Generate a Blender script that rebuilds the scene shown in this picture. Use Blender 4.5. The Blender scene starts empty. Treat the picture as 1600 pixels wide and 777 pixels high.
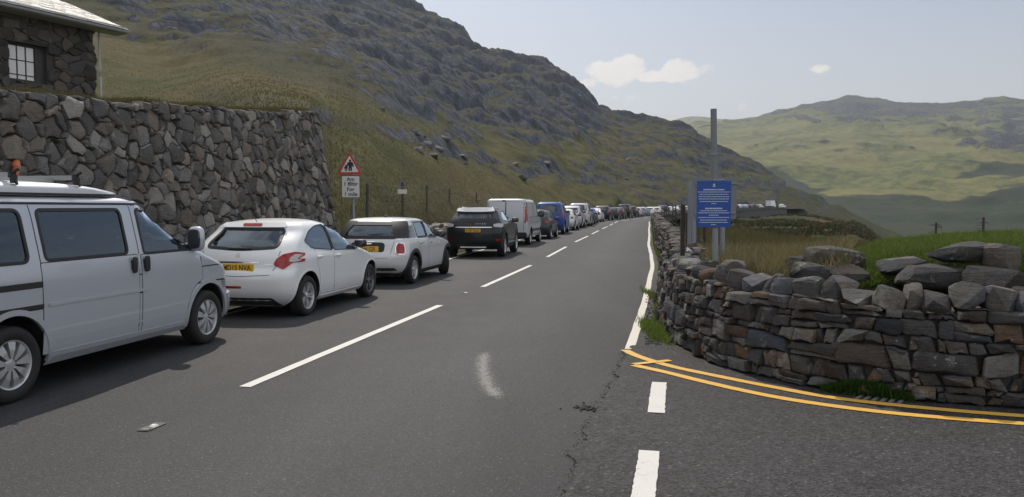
import bpy, bmesh, math, random
import numpy as np
from mathutils import Vector, Matrix, Euler, kdtree
from mathutils.bvhtree import BVHTree
from mathutils.geometry import delaunay_2d_cdt
random.seed(7)
RNG = np.random.default_rng(11)
S = bpy.context.scene
COL = S.collection
R = math.radians

# ---------------------------------------------------------------- camera, sky, sun, exposure
CAM_H, FPX, CYP, HOR = 1.66, 1232.0, 388.5, 322.0
PITCH = math.atan((CYP - HOR) / FPX)
cam = bpy.data.cameras.new("camera")
cam.sensor_width = 36.0
cam.lens = 36.0 * FPX / 1600.0
cam.clip_start = 0.05
cam.clip_end = 20000
camo = bpy.data.objects.new("camera", cam)
camo.location = (0, 0, CAM_H)
camo.rotation_euler = (math.pi / 2 - PITCH, 0, 0)
COL.objects.link(camo)
S.camera = camo

SUN_AZ, SUN_EL = -13.0, 48.0          # degrees from +Y towards +X, above the horizon
S.view_settings.view_transform = 'Standard'
S.view_settings.look = 'None'
S.view_settings.exposure = 0.0
S.view_settings.gamma = 1.0
S.render.film_transparent = False
S.cycles.use_denoising = True
S.cycles.max_bounces = 6
S.cycles.diffuse_bounces = 3
S.cycles.glossy_bounces = 3
S.cycles.transmission_bounces = 4
S.cycles.transparent_max_bounces = 10
S.cycles.volume_bounces = 0
S.cycles.caustics_reflective = False
S.cycles.caustics_refractive = False


class NT:
    """small helper round a node tree"""
    def __init__(self, tree):
        self.t = tree
        self.n = tree.nodes
        self.l = tree.links

    def node(self, typ, ins=None, **kw):
        nd = self.n.new(typ)
        for k, v in kw.items():
            setattr(nd, k, v)
        for k, v in (ins or {}).items():
            self.put(nd.inputs[k], v)
        return nd

    def put(self, sock, v):
        if isinstance(v, bpy.types.NodeSocket):
            self.l.new(v, sock)
        elif v is not None:
            if isinstance(v, (tuple, list)) and len(v) == 3 and sock.type == 'RGBA':
                v = (*v, 1.0)
            sock.default_value = v

    def math(self, op, a, b=0.0, c=None, clamp=False):
        nd = self.n.new('ShaderNodeMath')
        nd.operation = op
        nd.use_clamp = clamp
        self.put(nd.inputs[0], a)
        self.put(nd.inputs[1], b)
        if c is not None:
            self.put(nd.inputs[2], c)
        return nd.outputs[0]

    def mix(self, f, a, b, blend='MIX'):
        nd = self.n.new('ShaderNodeMix')
        nd.data_type = 'RGBA'
        nd.blend_type = blend
        self.put(nd.inputs[0], f)
        self.put(nd.inputs[6], a)
        self.put(nd.inputs[7], b)
        return nd.outputs[2]

    def ramp(self, f, stops):
        nd = self.n.new('ShaderNodeValToRGB')
        el = nd.color_ramp.elements
        while len(el) < len(stops):
            el.new(0.5)
        for e, (p, c) in zip(el, stops):
            e.position = p
            e.color = (*c, 1) if len(c) == 3 else c
        self.put(nd.inputs[0], f)
        return nd.outputs[0]

    def smooth(self, v, a, b, lo=0.0, hi=1.0):
        nd = self.n.new('ShaderNodeMapRange')
        nd.interpolation_type = 'SMOOTHSTEP'
        self.put(nd.inputs[0], v)
        for i, x in enumerate((a, b, lo, hi)):
            nd.inputs[1 + i].default_value = x
        return nd.outputs[0]

    def noise(self, vec, scale, detail=4.0, rough=0.55, dist=0.0):
        nd = self.node('ShaderNodeTexNoise', {'Scale': scale, 'Detail': detail, 'Roughness': rough, 'Distortion': dist})
        if vec is not None:
            self.l.new(vec, nd.inputs['Vector'])
        return nd.outputs[0]

    def voro(self, vec, scale, feature='F1', out=0):
        nd = self.node('ShaderNodeTexVoronoi', {'Scale': scale}, feature=feature)
        if vec is not None:
            self.l.new(vec, nd.inputs['Vector'])
        return nd.outputs[out]

    def mapping(self, vec, scale=(1, 1, 1), rot=(0, 0, 0)):
        nd = self.node('ShaderNodeMapping')
        nd.inputs['Scale'].default_value = scale
        nd.inputs['Rotation'].default_value = rot
        self.l.new(vec, nd.inputs['Vector'])
        return nd.outputs[0]

    def bump(self, h, strength, dist=0.01, normal=None):
        nd = self.node('ShaderNodeBump', {'Height': h, 'Strength': strength, 'Distance': dist})
        if normal is not None:
            self.l.new(normal, nd.inputs['Normal'])
        return nd.outputs[0]

    def coord(self, which='Object'):
        return self.node('ShaderNodeTexCoord').outputs[which]

    def pos(self):
        return self.node('ShaderNodeNewGeometry').outputs['Position']


# world: Nishita sky with a few fair-weather clouds
W = bpy.data.worlds.new("World")
S.world = W
W.use_nodes = True
wt = NT(W.node_tree)
wt.n.clear()
sky = wt.node('ShaderNodeTexSky', sky_type='NISHITA', sun_disc=False)
sky.sun_elevation = R(SUN_EL)
sky.sun_rotation = R(SUN_AZ)
sky.altitude = 350
sky.air_density = 1.0
sky.dust_density = 2.2
sky.ozone_density = 1.2
SKY_STR = 0.090
wc = wt.coord('Generated')
sep = wt.node('ShaderNodeSeparateXYZ')
wt.l.new(wc, sep.inputs[0])
dx, dy, dz = sep.outputs
front = wt.math('GREATER_THAN', dy, 0.1)
dyc = wt.math('MAXIMUM', dy, 0.1)
n1 = wt.noise(wc, 34.0, 8.0, 0.62)
n2 = wt.noise(wc, 9.0, 3.0, 0.5)
u = wt.math('DIVIDE', dx, dyc)
v = wt.math('DIVIDE', dz, dyc)
mask = None
for (px, py, a, b, amp) in ((958, 118, 44, 20, 1.0), (980, 110, 30, 22, 1.0), (920, 131, 26, 10, .8), (1010, 122, 30, 11, .75),
                            (1062, 112, 34, 19, .95), (1040, 122, 40, 10, .8), (1098, 110, 20, 12, .6), (985, 154, 90, 8, .42),
                            (930, 152, 60, 9, .42), (1283, 109, 24, 10, .62), (1180, 135, 60, 10, .26), (1130, 165, 150, 10, .28)):
    cu, cv = (px - 800) / FPX, (HOR - py) / FPX
    e = wt.math('ADD', wt.math('POWER', wt.math('ABSOLUTE', wt.math('DIVIDE', wt.math('SUBTRACT', u, cu), a / FPX)), 2.0),
                wt.math('POWER', wt.math('ABSOLUTE', wt.math('DIVIDE', wt.math('SUBTRACT', v, cv), b / FPX)), 2.0))
    e = wt.math('MULTIPLY', wt.math('SUBTRACT', 1.0, wt.math('MULTIPLY', e, 0.55)), amp)
    mask = e if mask is None else wt.math('MAXIMUM', mask, e)
mask = wt.math('ADD', mask, wt.math('MULTIPLY', wt.math('SUBTRACT', n1, 0.5), 1.5))
mask = wt.math('MULTIPLY', wt.smooth(mask, 0.38, 0.70), front)
# scattered cloud over the rest of the sky (reflected in the car windows)
gen = wt.mapping(wc, (2.2, 2.2, 5.0))
n3 = wt.noise(gen, 1.6, 7.0, 0.58)
gm = wt.math('MULTIPLY', wt.smooth(n3, 0.36, 0.56), wt.smooth(dy, 0.80, 0.25))
gm = wt.math('MULTIPLY', gm, wt.smooth(dz, 0.0, 0.12))
mask = wt.math('MULTIPLY', mask, 0.92)
hazy = wt.smooth(dz, 0.38, 0.03)      # milky air towards the horizon, all round
skyc = wt.mix(wt.math('MULTIPLY', hazy, 0.78), sky.outputs[0], (7.3, 7.15, 7.15))
cloudc = wt.mix(n1, (8.4, 8.0, 7.6), (10.8, 10.2, 9.4))
skyc = wt.mix(mask, skyc, cloudc)
skyc = wt.mix(wt.math('MULTIPLY', gm, 0.9), skyc, wt.mix(n2, (9.0, 9.2, 9.8), (14.5, 14.3, 14.0)))     # sunlit cumulus over the unseen sky, set brighter to fill shaded car sides
bg = wt.node('ShaderNodeBackground', {'Color': skyc, 'Strength': SKY_STR})
wo = wt.node('ShaderNodeOutputWorld')
wt.l.new(bg.outputs[0], wo.inputs[0])

sl = bpy.data.lights.new("sun", 'SUN')
sl.energy = 3.0
sl.angle = R(0.5)
sl.color = (1.0, 0.92, 0.80)
so = bpy.data.objects.new("sun", sl)
COL.objects.link(so)
sd = Vector((math.sin(R(SUN_AZ)) * math.cos(R(SUN_EL)), math.cos(R(SUN_AZ)) * math.cos(R(SUN_EL)), math.sin(R(SUN_EL))))
so.rotation_euler = sd.to_track_quat('Z', 'Y').to_euler()
so.location = sd * 50

# ---------------------------------------------------------------- generic helpers
def pray(px, py):
    r = (px - 800) / FPX
    up = (CYP - py) / FPX
    c, s_ = math.cos(PITCH), math.sin(PITCH)
    return Vector((r, c + up * s_, -s_ + up * c))

def gpt(px, py, z=0.0):
    d = pray(px, py)
    return Vector((0, 0, CAM_H)) + d * ((z - CAM_H) / d.z)

def dpt(px, py, Y):
    d = pray(px, py)
    return Vector((0, 0, CAM_H)) + d * (Y / d.y)

def _h(ix, iy, iz):
    np.seterr(over='ignore')
    n = (ix.astype(np.int64) * 374761393 + iy.astype(np.int64) * 668265263 + iz.astype(np.int64) * 2147483647 + 1013904223) & 0xFFFFFFFF
    n = ((n ^ (n >> 13)) * 1274126177) & 0xFFFFFFFF
    n = ((n ^ (n >> 16)) * 2246822519) & 0xFFFFFFFF
    return ((n ^ (n >> 15)) & 0xFFFFFF) / float(0xFFFFFF)

def vnoise(x, y, seed=0):
    x = np.asarray(x, float); y = np.asarray(y, float)
    ix = np.floor(x).astype(np.int64); iy = np.floor(y).astype(np.int64)
    fx = x - ix; fy = y - iy
    fx = fx * fx * fx * (fx * (fx * 6 - 15) + 10); fy = fy * fy * fy * (fy * (fy * 6 - 15) + 10)
    sz = np.full(ix.shape, seed, np.int64)
    a = _h(ix, iy, sz); b = _h(ix + 1, iy, sz); c = _h(ix, iy + 1, sz); d = _h(ix + 1, iy + 1, sz)
    return (a + (b - a) * fx) * (1 - fy) + (c + (d - c) * fx) * fy

def fbm(x, y, octv=5, seed=0, gain=0.5, lac=2.03, ridged=False):
    out = 0.0; amp = 1.0; tot = 0.0
    for o in range(octv):
        n = vnoise(x, y, seed + o * 17)
        if ridged:
            n = 1.0 - np.abs(2 * n - 1)
        out = out + amp * n; tot += amp
        amp *= gain
        x = x * lac + 13.7; y = y * lac - 7.3
    return out / tot

def smooth(x, a, b):
    t = np.clip((np.asarray(x, float) - a) / (b - a), 0, 1)
    return t * t * (3 - 2 * t)

def pchip(xs, ys, q):
    """monotone cubic through a table"""
    xs = np.asarray(xs, float); ys = np.asarray(ys, float); q = np.asarray(q, float)
    h = np.diff(xs); d = np.diff(ys) / h
    m = np.zeros(len(xs))
    for i in range(1, len(xs) - 1):
        if d[i - 1] * d[i] > 0:
            w1 = 2 * h[i] + h[i - 1]; w2 = h[i] + 2 * h[i - 1]
            m[i] = (w1 + w2) / (w1 / d[i - 1] + w2 / d[i])
    m[0] = d[0]; m[-1] = d[-1]
    i = np.clip(np.searchsorted(xs, q) - 1, 0, len(xs) - 2)
    t = np.clip((q - xs[i]) / h[i], 0, 1)
    t2, t3 = t * t, t * t * t
    return (2 * t3 - 3 * t2 + 1) * ys[i] + (t3 - 2 * t2 + t) * h[i] * m[i] + (-2 * t3 + 3 * t2) * ys[i + 1] + (t3 - t2) * h[i] * m[i + 1]

def tag(o, label=None, cat=None, group=None, kind=None):
    if label: o['label'] = label
    if cat: o['category'] = cat
    if group: o['group'] = group
    if kind: o['kind'] = kind
    return o

def link(o, parent=None):
    COL.objects.link(o)
    if parent is not None:
        o.parent = parent
    return o

def empty(name, loc=(0, 0, 0), rz=0.0, label=None, cat=None, group=None):
    o = bpy.data.objects.new(name, None)
    o.location = loc
    o.rotation_euler = (0, 0, rz)
    o.empty_display_size = 0.2
    link(o)
    return tag(o, label, cat, group)

def meshobj(name, verts, faces, mat=None, parent=None, smooth_shade=True, sharp=None, mats=None, midx=None):
    me = bpy.data.meshes.new(name)
    me.from_pydata([tuple(v) for v in verts], [], [tuple(f) for f in faces])
    if mats:
        for m in mats: me.materials.append(m)
        if midx is not None:
            me.polygons.foreach_set('material_index', midx)
    elif mat:
        me.materials.append(mat)
    if smooth_shade:
        me.polygons.foreach_set('use_smooth', [True] * len(me.polygons))
        if sharp: me.set_sharp_from_angle(angle=R(sharp))
    me.update()
    return link(bpy.data.objects.new(name, me), parent)

def gridobj(name, P, mat, parent=None, attrs=None):
    """P: (rows, cols, 3) array -> one sheet"""
    r, c, _ = P.shape
    me = bpy.data.meshes.new(name)
    idx = np.arange(r * c).reshape(r, c)
    q = np.stack([idx[:-1, :-1], idx[:-1, 1:], idx[1:, 1:], idx[1:, :-1]], -1).reshape(-1, 4)
    a_ = P[1:, :-1] - P[:-1, :-1]; b_ = P[:-1, 1:] - P[:-1, :-1]
    if np.sum(b_[..., 0] * a_[..., 1] - b_[..., 1] * a_[..., 0]) < 0: q = q[:, ::-1]
    me.vertices.add(r * c)
    me.vertices.foreach_set('co', P.reshape(-1).astype(np.float32))
    me.loops.add(q.size); me.loops.foreach_set('vertex_index', q.reshape(-1).astype(np.int32))
    me.polygons.add(len(q)); me.polygons.foreach_set('loop_start', np.arange(0, q.size, 4, dtype=np.int32))
    me.update(calc_edges=True)
    me.polygons.foreach_set('use_smooth', [True] * len(me.polygons))
    for k, a in (attrs or {}).items():
        at = me.attributes.new(k, 'FLOAT', 'POINT')
        at.data.foreach_set('value', a.reshape(-1).astype(np.float32))
    me.materials.append(mat)
    me.validate()
    return link(bpy.data.objects.new(name, me), parent)

class MB:
    """collects simple solids and links them as ONE mesh object"""
    def __init__(self):
        self.v = []; self.f = []

    def add(self, verts, faces, M=None):
        o = len(self.v)
        for p in verts:
            p = Vector(p)
            self.v.append(M @ p if M else p)
        self.f += [tuple(i + o for i in f) for f in faces]
        return self

    def box(self, c, s, M=None, taper=1.0):
        x, y, z = s[0] / 2, s[1] / 2, s[2] / 2
        t = taper
        vs = [(-x, -y, -z), (x, -y, -z), (x, y, -z), (-x, y, -z), (-x * t, -y * t, z), (x * t, -y * t, z), (x * t, y * t, z), (-x * t, y * t, z)]
        vs = [Vector(p) + Vector(c) for p in vs]
        return self.add(vs, [(0, 3, 2, 1), (4, 5, 6, 7), (0, 1, 5, 4), (1, 2, 6, 5), (2, 3, 7, 6), (3, 0, 4, 7)], M)

    def tube(self, pts, r, n=8, cap=True, M=None):
        pts = [Vector(p) for p in pts]
        rs = r if isinstance(r, (list, tuple)) else [r] * len(pts)
        vs = []; fs = []
        up = Vector((0, 0, 1))
        for i, p in enumerate(pts):
            t = (pts[min(i + 1, len(pts) - 1)] - pts[max(i - 1, 0)]).normalized()
            a = t.cross(up)
            if a.length < 1e-3: a = t.cross(Vector((1, 0, 0)))
            a.normalize(); b = t.cross(a)
            for k in range(n):
                an = 2 * math.pi * k / n
                vs.append(p + (a * math.cos(an) + b * math.sin(an)) * rs[i])
        for i in range(len(pts) - 1):
            for k in range(n):
                k2 = (k + 1) % n
                fs.append((i * n + k, i * n + k2, (i + 1) * n + k2, (i + 1) * n + k))
        if cap:
            fs.append(tuple(range(n))[::-1])
            fs.append(tuple((len(pts) - 1) * n + k for k in range(n)))
        return self.add(vs, fs, M)

    def lathe(self, prof, n=32, axis='y', M=None, a0=0.0, a1=2 * math.pi, closed=False):
        """prof: (radius, along) pairs turned about the axis"""
        vs = []; fs = []
        full = abs(a1 - a0 - 2 * math.pi) < 1e-6
        m = n if full else n + 1
        for k in range(m):
            an = a0 + (a1 - a0) * k / n
            for (r, h) in prof:
                if axis == 'y': vs.append((r * math.cos(an), h, r * math.sin(an)))
                else: vs.append((r * math.cos(an), r * math.sin(an), h))
        L = len(prof)
        for k in range(n):
            k2 = (k + 1) % m
            for j in range(L - 1 + (1 if closed else 0)):
                j2 = (j + 1) % L
                fs.append((k * L + j, k * L + j2, k2 * L + j2, k2 * L + j))
        return self.add(vs, fs, M)

    def prism(self, poly, d0, d1, M=None):
        """2-D polygon in local XY extruded from z=d0 to d1"""
        n = len(poly)
        vs = [(p[0], p[1], d0) for p in poly] + [(p[0], p[1], d1) for p in poly]
        fs = [tuple(range(n))[::-1], tuple(range(n, 2 * n))] + [(i, (i + 1) % n, n + (i + 1) % n, n + i) for i in range(n)]
        return self.add(vs, fs, M)

    def blob(self, c, s, e=0.6, n=14, m=8, M=None):
        """superellipsoid"""
        f = lambda w, k: math.copysign(abs(w) ** k, w)
        vs = []; fs = []
        for i in range(m + 1):
            ph = -math.pi / 2 + math.pi * i / m
            for k in range(n):
                th = 2 * math.pi * k / n
                cp = f(math.cos(ph), e)
                vs.append((c[0] + s[0] * cp * f(math.cos(th), e), c[1] + s[1] * cp * f(math.sin(th), e), c[2] + s[2] * f(math.sin(ph), e)))
        for i in range(m):
            for k in range(n):
                k2 = (k + 1) % n
                fs.append((i * n + k, i * n + k2, (i + 1) * n + k2, (i + 1) * n + k))
        return self.add(vs, fs, M)

    def mesh(self, name, mat=None, sharp=35):
        me = bpy.data.meshes.new(name)
        me.from_pydata([tuple(p) for p in self.v], [], self.f)
        bm = bmesh.new(); bm.from_mesh(me)
        bmesh.ops.remove_doubles(bm, verts=bm.verts, dist=1e-5)
        bmesh.ops.recalc_face_normals(bm, faces=bm.faces)
        bm.to_mesh(me); bm.free()
        if mat: me.materials.append(mat)
        me.polygons.foreach_set('use_smooth', [True] * len(me.polygons))
        me.set_sharp_from_angle(angle=R(sharp))
        return me

    def build(self, name, mat, parent=None, sharp=35):
        return link(bpy.data.objects.new(name, self.mesh(name, mat, sharp)), parent)

# ---------------------------------------------------------------- materials
def new_mat(name):
    m = bpy.data.materials.new(name)
    m.use_nodes = True
    t = NT(m.node_tree)
    b = t.n.get('Principled BSDF')
    return m, t, b

def plain(name, col, rough=0.5, metal=0.0, coat=0.0, var=0.06, scale=6.0, spec=None, bump=0.0):
    """one-colour material with slight procedural wear"""
    m, t, b = new_mat(name)
    co = t.coord('Object')
    n = t.noise(co, scale, 5.0)
    f = t.math('ADD', t.math('MULTIPLY', n, 2 * var), 1.0 - var)
    c = t.mix(1.0, (*col, 1), f, 'MULTIPLY')
    t.put(b.inputs['Base Color'], c)
    t.put(b.inputs['Roughness'], t.math('ADD', t.math('MULTIPLY', t.math('SUBTRACT', n, 0.5), 0.15), rough, clamp=True))
    b.inputs['Metallic'].default_value = metal
    if coat:
        b.inputs['Coat Weight'].default_value = coat
        b.inputs['Coat Roughness'].default_value = 0.05
    if spec is not None: b.inputs['Specular IOR Level'].default_value = spec
    if bump:
        t.put(b.inputs['Normal'], t.bump(t.noise(co, scale * 12, 4.0), bump, 0.01))
    return m
# ---------------------------------------------------------------- road line (plan), metres
RC = [(-5.6, -12), (-4.6, -5), (-3.75, 0.7), (-2.45, 7.15), (-1.20, 13.1), (-.60, 16.1), (.53, 22), (1.15, 25.6), (2.2, 32), (2.95, 36.5), (4.2, 43.5),
      (6.0, 54), (8.3, 67), (10.2, 78), (11.5, 85), (14.8, 97), (21, 119), (27.5, 139), (40, 170), (58, 215), (75, 258), (88, 285), (102, 304), (114, 320),
      (121, 340), (122, 365), (118, 390)]
def catmull(P, n):
    P = [Vector((p[0], p[1], 0)) for p in P]
    P = [P[0] * 2 - P[1]] + P + [P[-1] * 2 - P[-2]]
    out = []
    for i in range(1, len(P) - 2):
        p0, p1, p2, p3 = P[i - 1:i + 3]
        for k in range(n):
            t = k / n
            out.append(0.5 * ((2 * p1) + (p2 - p0) * t + (2 * p0 - 5 * p1 + 4 * p2 - p3) * t * t + (3 * p1 - p0 - 3 * p2 + p3) * t ** 3))
    out.append(P[-2])
    return out
_c = catmull(RC, 24)
_c = np.array([(p.x, p.y) for p in _c])
# light smoothing of the traced points
for _ in range(60):
    _c[1:-1] = 0.25 * _c[:-2] + 0.5 * _c[1:-1] + 0.25 * _c[2:]
_s = np.concatenate([[0], np.cumsum(np.hypot(*np.diff(_c, axis=0).T))])
ROAD_LEN = _s[-1]
def road_pt(s, off=0.0):
    """plan point at arc length s, off metres to the right of the centre line"""
    s = np.asarray(s, float)
    x = np.interp(s, _s, _c[:, 0]); y = np.interp(s, _s, _c[:, 1])
    d = 0.5
    tx = np.interp(s + d, _s, _c[:, 0]) - np.interp(s - d, _s, _c[:, 0])
    ty = np.interp(s + d, _s, _c[:, 1]) - np.interp(s - d, _s, _c[:, 1])
    l = np.hypot(tx, ty) + 1e-9
    return x + off * ty / l, y - off * tx / l
def road_dir(s):
    x0, y0 = road_pt(s - 1.0); x1, y1 = road_pt(s + 1.0)
    return math.atan2(float(y1 - y0), float(x1 - x0))
def road_z(s):
    return 0.75 * smooth(s, 130, 300)
def s_at_y(Y):
    return float(np.interp(Y, _c[:700, 1], _s[:700])) if Y < 315 else float(np.interp(Y, _c[:, 1], _s))
ROAD_KD = kdtree.KDTree(len(_c))
for i, p in enumerate(_c): ROAD_KD.insert((p[0], p[1], 0), i)
ROAD_KD.balance()
def road_off(x, y):
    """(arc length, signed offset to the right) of a plan point"""
    co, i, d = ROAD_KD.find((x, y, 0))
    j = min(max(i, 1), len(_c) - 2)
    t = _c[j + 1] - _c[j - 1]
    sgn = (x - co[0]) * t[1] - (y - co[1]) * t[0]
    return _s[i], math.copysign(d, sgn)
def ribbon(name, s0, s1, offs, zoff, mat, parent=None, step=1.0, wob=None, zf=None):
    n = max(2, int((s1 - s0) / step) + 1)
    ss = np.linspace(s0, s1, n)
    P = np.zeros((n, len(offs), 3))
    for j, o in enumerate(offs):
        oo = o + (wob(ss, j) if wob else 0.0)
        x, y = road_pt(ss, oo)
        P[:, j, 0] = x; P[:, j, 1] = y
        P[:, j, 2] = road_z(ss) + (zf(ss, oo) if zf else 0.0) + zoff
    return gridobj(name, P, mat, parent)

# ---------------------------------------------------------------- ground materials
def asphalt(name, base, coarse, track=False):
    m, t, b = new_mat(name)
    co = t.pos()
    agg = t.voro(co, 95.0 if not coarse else 60.0, out=1)
    sp = t.node('ShaderNodeSeparateColor'); t.l.new(agg, sp.inputs[0])
    big = t.noise(co, 0.22, 5.0, 0.6)
    mid = t.noise(co, 1.7, 6.0, 0.65)
    fine = t.noise(co, 38.0, 3.0, 0.7)
    g = t.math('ADD', t.math('MULTIPLY', t.math('SUBTRACT', sp.outputs[0], 0.5), 1.5 if coarse else 0.75), 1.0)
    g = t.math('MULTIPLY', g, t.math('ADD', 0.62, t.math('MULTIPLY', big, 0.76)))
    g = t.math('MULTIPLY', g, t.math('ADD', 0.58, t.math('MULTIPLY', mid, 0.84)))
    g = t.math('MULTIPLY', g, t.math('ADD', 0.55, t.math('MULTIPLY', fine, 0.9)))
    if track:
        stk = t.noise(t.mapping(co, (1.5, .09, 1), (0, 0, R(10))), 1.0, 5.0, 0.6)
        g = t.math('MULTIPLY', g, t.math('ADD', 0.72, t.math('MULTIPLY', stk, 0.56)))
        at = t.node('ShaderNodeAttribute', attribute_name='wear').outputs['Fac']
        g = t.math('MULTIPLY', g, t.math('ADD', 0.9, t.math('MULTIPLY', at, 0.45)))
    if coarse:     # dark bald patches where the dressing has worn off
        pt = t.smooth(t.noise(t.mapping(co, (0.5, 1.4, 1)), 2.2, 6.0, 0.7), 0.54, 0.68)
        g = t.math('MULTIPLY', g, t.math('SUBTRACT', 1.0, t.math('MULTIPLY', pt, 0.42)))
    col = t.mix(1.0, (*base, 1), g, 'MULTIPLY')
    # odd pale chippings
    pale = t.math('GREATER_THAN', sp.outputs[1], 0.985)
    col = t.mix(t.math('MULTIPLY', pale, 0.35), col, (0.22, 0.21, 0.20))
    t.put(b.inputs['Base Color'], col)
    t.put(b.inputs['Roughness'], t.math('ADD', 0.66, t.math('MULTIPLY', mid, 0.2)))
    b.inputs['Specular IOR Level'].default_value = 0.32
    h = t.math('ADD', t.voro(co, 95.0 if not coarse else 60.0), t.math('MULTIPLY', fine, 0.6))
    t.put(b.inputs['Normal'], t.bump(h, 0.55 if coarse else 0.32, 0.012))
    return m
M_ROAD = asphalt('road_asphalt', (0.0365, 0.0367, 0.0392), False, True)
M_SIDE = asphalt('side_road_asphalt', (0.033, 0.032, 0.034), True)

def paint(name, col, wear=0.35):
    m, t, b = new_mat(name)
    co = t.pos()
    n = t.noise(co, 26.0, 6.0, 0.7)
    n2 = t.noise(co, 3.0, 4.0, 0.6)
    f = t.smooth(t.math('ADD', n, t.math('MULTIPLY', t.math('SUBTRACT', n2, 0.5), 0.5)), 0.62 - 0.1 * wear, 0.86)
    c = t.mix(t.math('MULTIPLY', f, wear), (*col, 1), (0.10, 0.10, 0.10, 1))
    c = t.mix(t.math('MULTIPLY', n2, 0.25), c, tuple(x * 0.62 for x in col))
    t.put(b.inputs['Base Color'], c)
    b.inputs['Roughness'].default_value = 0.6
    t.put(b.inputs['Normal'], t.bump(t.voro(co, 90.0), 0.25, 0.008))
    return m
M_WHITE = paint('white_road_paint', (0.62, 0.61, 0.58), 0.6)
M_CREAM = paint('edge_line_paint', (0.66, 0.63, 0.55), 0.5)
M_YELLOW = paint('yellow_road_paint', (0.70, 0.40, 0.06), 0.4)

def grassy(name, cols, rock=(0.15, 0.15, 0.16), rscale=0.35, bumpy=0.6, gs=1.0, flat=0.74):
    """grass, bracken (painted shade on the mountain) and rock by masks kept on the mesh"""
    m, t, b = new_mat(name)
    co = t.pos()
    rk = t.node('ShaderNodeAttribute', attribute_name='rock').outputs['Fac']
    br = t.node('ShaderNodeAttribute', attribute_name='bracken').outputs['Fac']
    big = t.noise(co, 0.03 * gs, 5.0, 0.6)
    mid = t.noise(t.mapping(co, (1, 1, 2.2)), 0.22 * gs, 6.0, 0.65)
    fin = t.noise(co, 2.4 * gs, 5.0, 0.7)
    g = t.mix(t.smooth(mid, 0.40, 0.60), cols[0], cols[1])
    g = t.mix(t.math('MULTIPLY', t.smooth(big, 0.42, 0.62), 0.7), g, cols[2])
    g = t.mix(t.math('MULTIPLY', t.smooth(t.math('ADD', br, t.math('MULTIPLY', t.math('SUBTRACT', mid, 0.5), 0.9)), 0.35, 0.75), 0.85), g, cols[3])
    g = t.mix(1.0, g, t.math('ADD', 0.45, t.math('MULTIPLY', fin, 1.1)), 'MULTIPLY')
    # rock
    st = t.noise(t.mapping(co, (1, 1, 0.5), (0.3, 0.2, 0.4)), rscale, 8.0, 0.68, 0.6)
    cr = t.voro(t.mapping(co, (1, 1, 0.45)), rscale * 1.6, 'DISTANCE_TO_EDGE')
    r = t.mix(t.smooth(st, 0.3, 0.72), tuple(x * 0.68 for x in rock), tuple(x * 1.15 for x in rock))
    r = t.mix(1.0, r, t.math('ADD', 0.68, t.math('MULTIPLY', t.smooth(cr, 0.0, 0.10), 0.32)), 'MULTIPLY')
    r = t.mix(t.math('MULTIPLY', t.smooth(mid, 0.5, 0.7), 0.55), r, tuple(x * 0.8 for x in cols[1]))
    gn = t.node('ShaderNodeSeparateXYZ'); t.l.new(t.node('ShaderNodeNewGeometry').outputs['Normal'], gn.inputs[0])
    steep = t.smooth(gn.outputs[2], flat + .09, flat - .10)
    if len(cols) > 4: g = t.mix(t.math('MULTIPLY', t.smooth(rk, .15, .8), .75), g, t.mix(fin, tuple(x * .6 for x in cols[4]), tuple(x * 1.4 for x in cols[4])))
    rm = t.smooth(t.math('ADD', t.math('MULTIPLY', rk, t.math('ADD', .35, t.math('MULTIPLY', steep, .9))), t.math('MULTIPLY', t.math('SUBTRACT', st, 0.5), 1.1)), 0.42, 0.58)
    c = t.mix(rm, g, r)
    t.put(b.inputs['Base Color'], c)
    b.inputs['Roughness'].default_value = 0.95
    b.inputs['Specular IOR Level'].default_value = 0.08
    h = t.math('ADD', t.math('MULTIPLY', fin, 0.35), t.math('MULTIPLY', t.math('ADD', st, t.math('MULTIPLY', cr, 0.8)), t.math('MULTIPLY', rm, 2.2)))
    t.put(b.inputs['Normal'], t.bump(h, bumpy, 0.8 / gs))
    return m
M_HILL = grassy('hill_grass', [(0.084, 0.080, 0.036), (0.054, 0.060, 0.026), (0.102, 0.088, 0.041), (0.076, 0.060, 0.033), (0.054, 0.055, 0.041)], (0.088, 0.098, 0.120), 0.35, 0.6, 1.0, 0.80)
M_SLOPE = grassy('valley_grass', [(0.042, 0.047, 0.019), (0.022, 0.033, 0.013), (0.052, 0.047, 0.021), (0.090, 0.060, 0.028)], (0.08, 0.08, 0.085), 0.9, 0.5, 2.0, .85)
M_FAR = grassy('mountain_grass', [(0.155, 0.158, 0.050), (0.070, 0.088, 0.030), (0.205, 0.184, 0.068), (0.018, 0.028, 0.018), (0.078, 0.085, 0.038)], (0.105, 0.105, 0.115), 0.06, 1.0, 0.22, .90)  # darkest green is the cloud shadow painted on the lower slopes

def verge(name, g0, g1, dirt):
    m, t, b = new_mat(name)
    co = t.pos()
    n = t.noise(co, 1.6, 6.0, 0.65); f = t.noise(co, 30.0, 4.0, 0.7)
    c = t.mix(t.smooth(n, 0.40, 0.62), dirt, t.mix(f, g0, g1))
    c = t.mix(1.0, c, t.math('ADD', 0.5, f), 'MULTIPLY')
    t.put(b.inputs['Base Color'], c)
    b.inputs['Roughness'].default_value = 0.95
    b.inputs['Specular IOR Level'].default_value = 0.1
    t.put(b.inputs['Normal'], t.bump(f, 0.7, 0.03))
    return m
M_VERGE = verge('verge_soil', (0.05, 0.075, 0.018), (0.10, 0.10, 0.03), (0.055, 0.05, 0.042))

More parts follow.
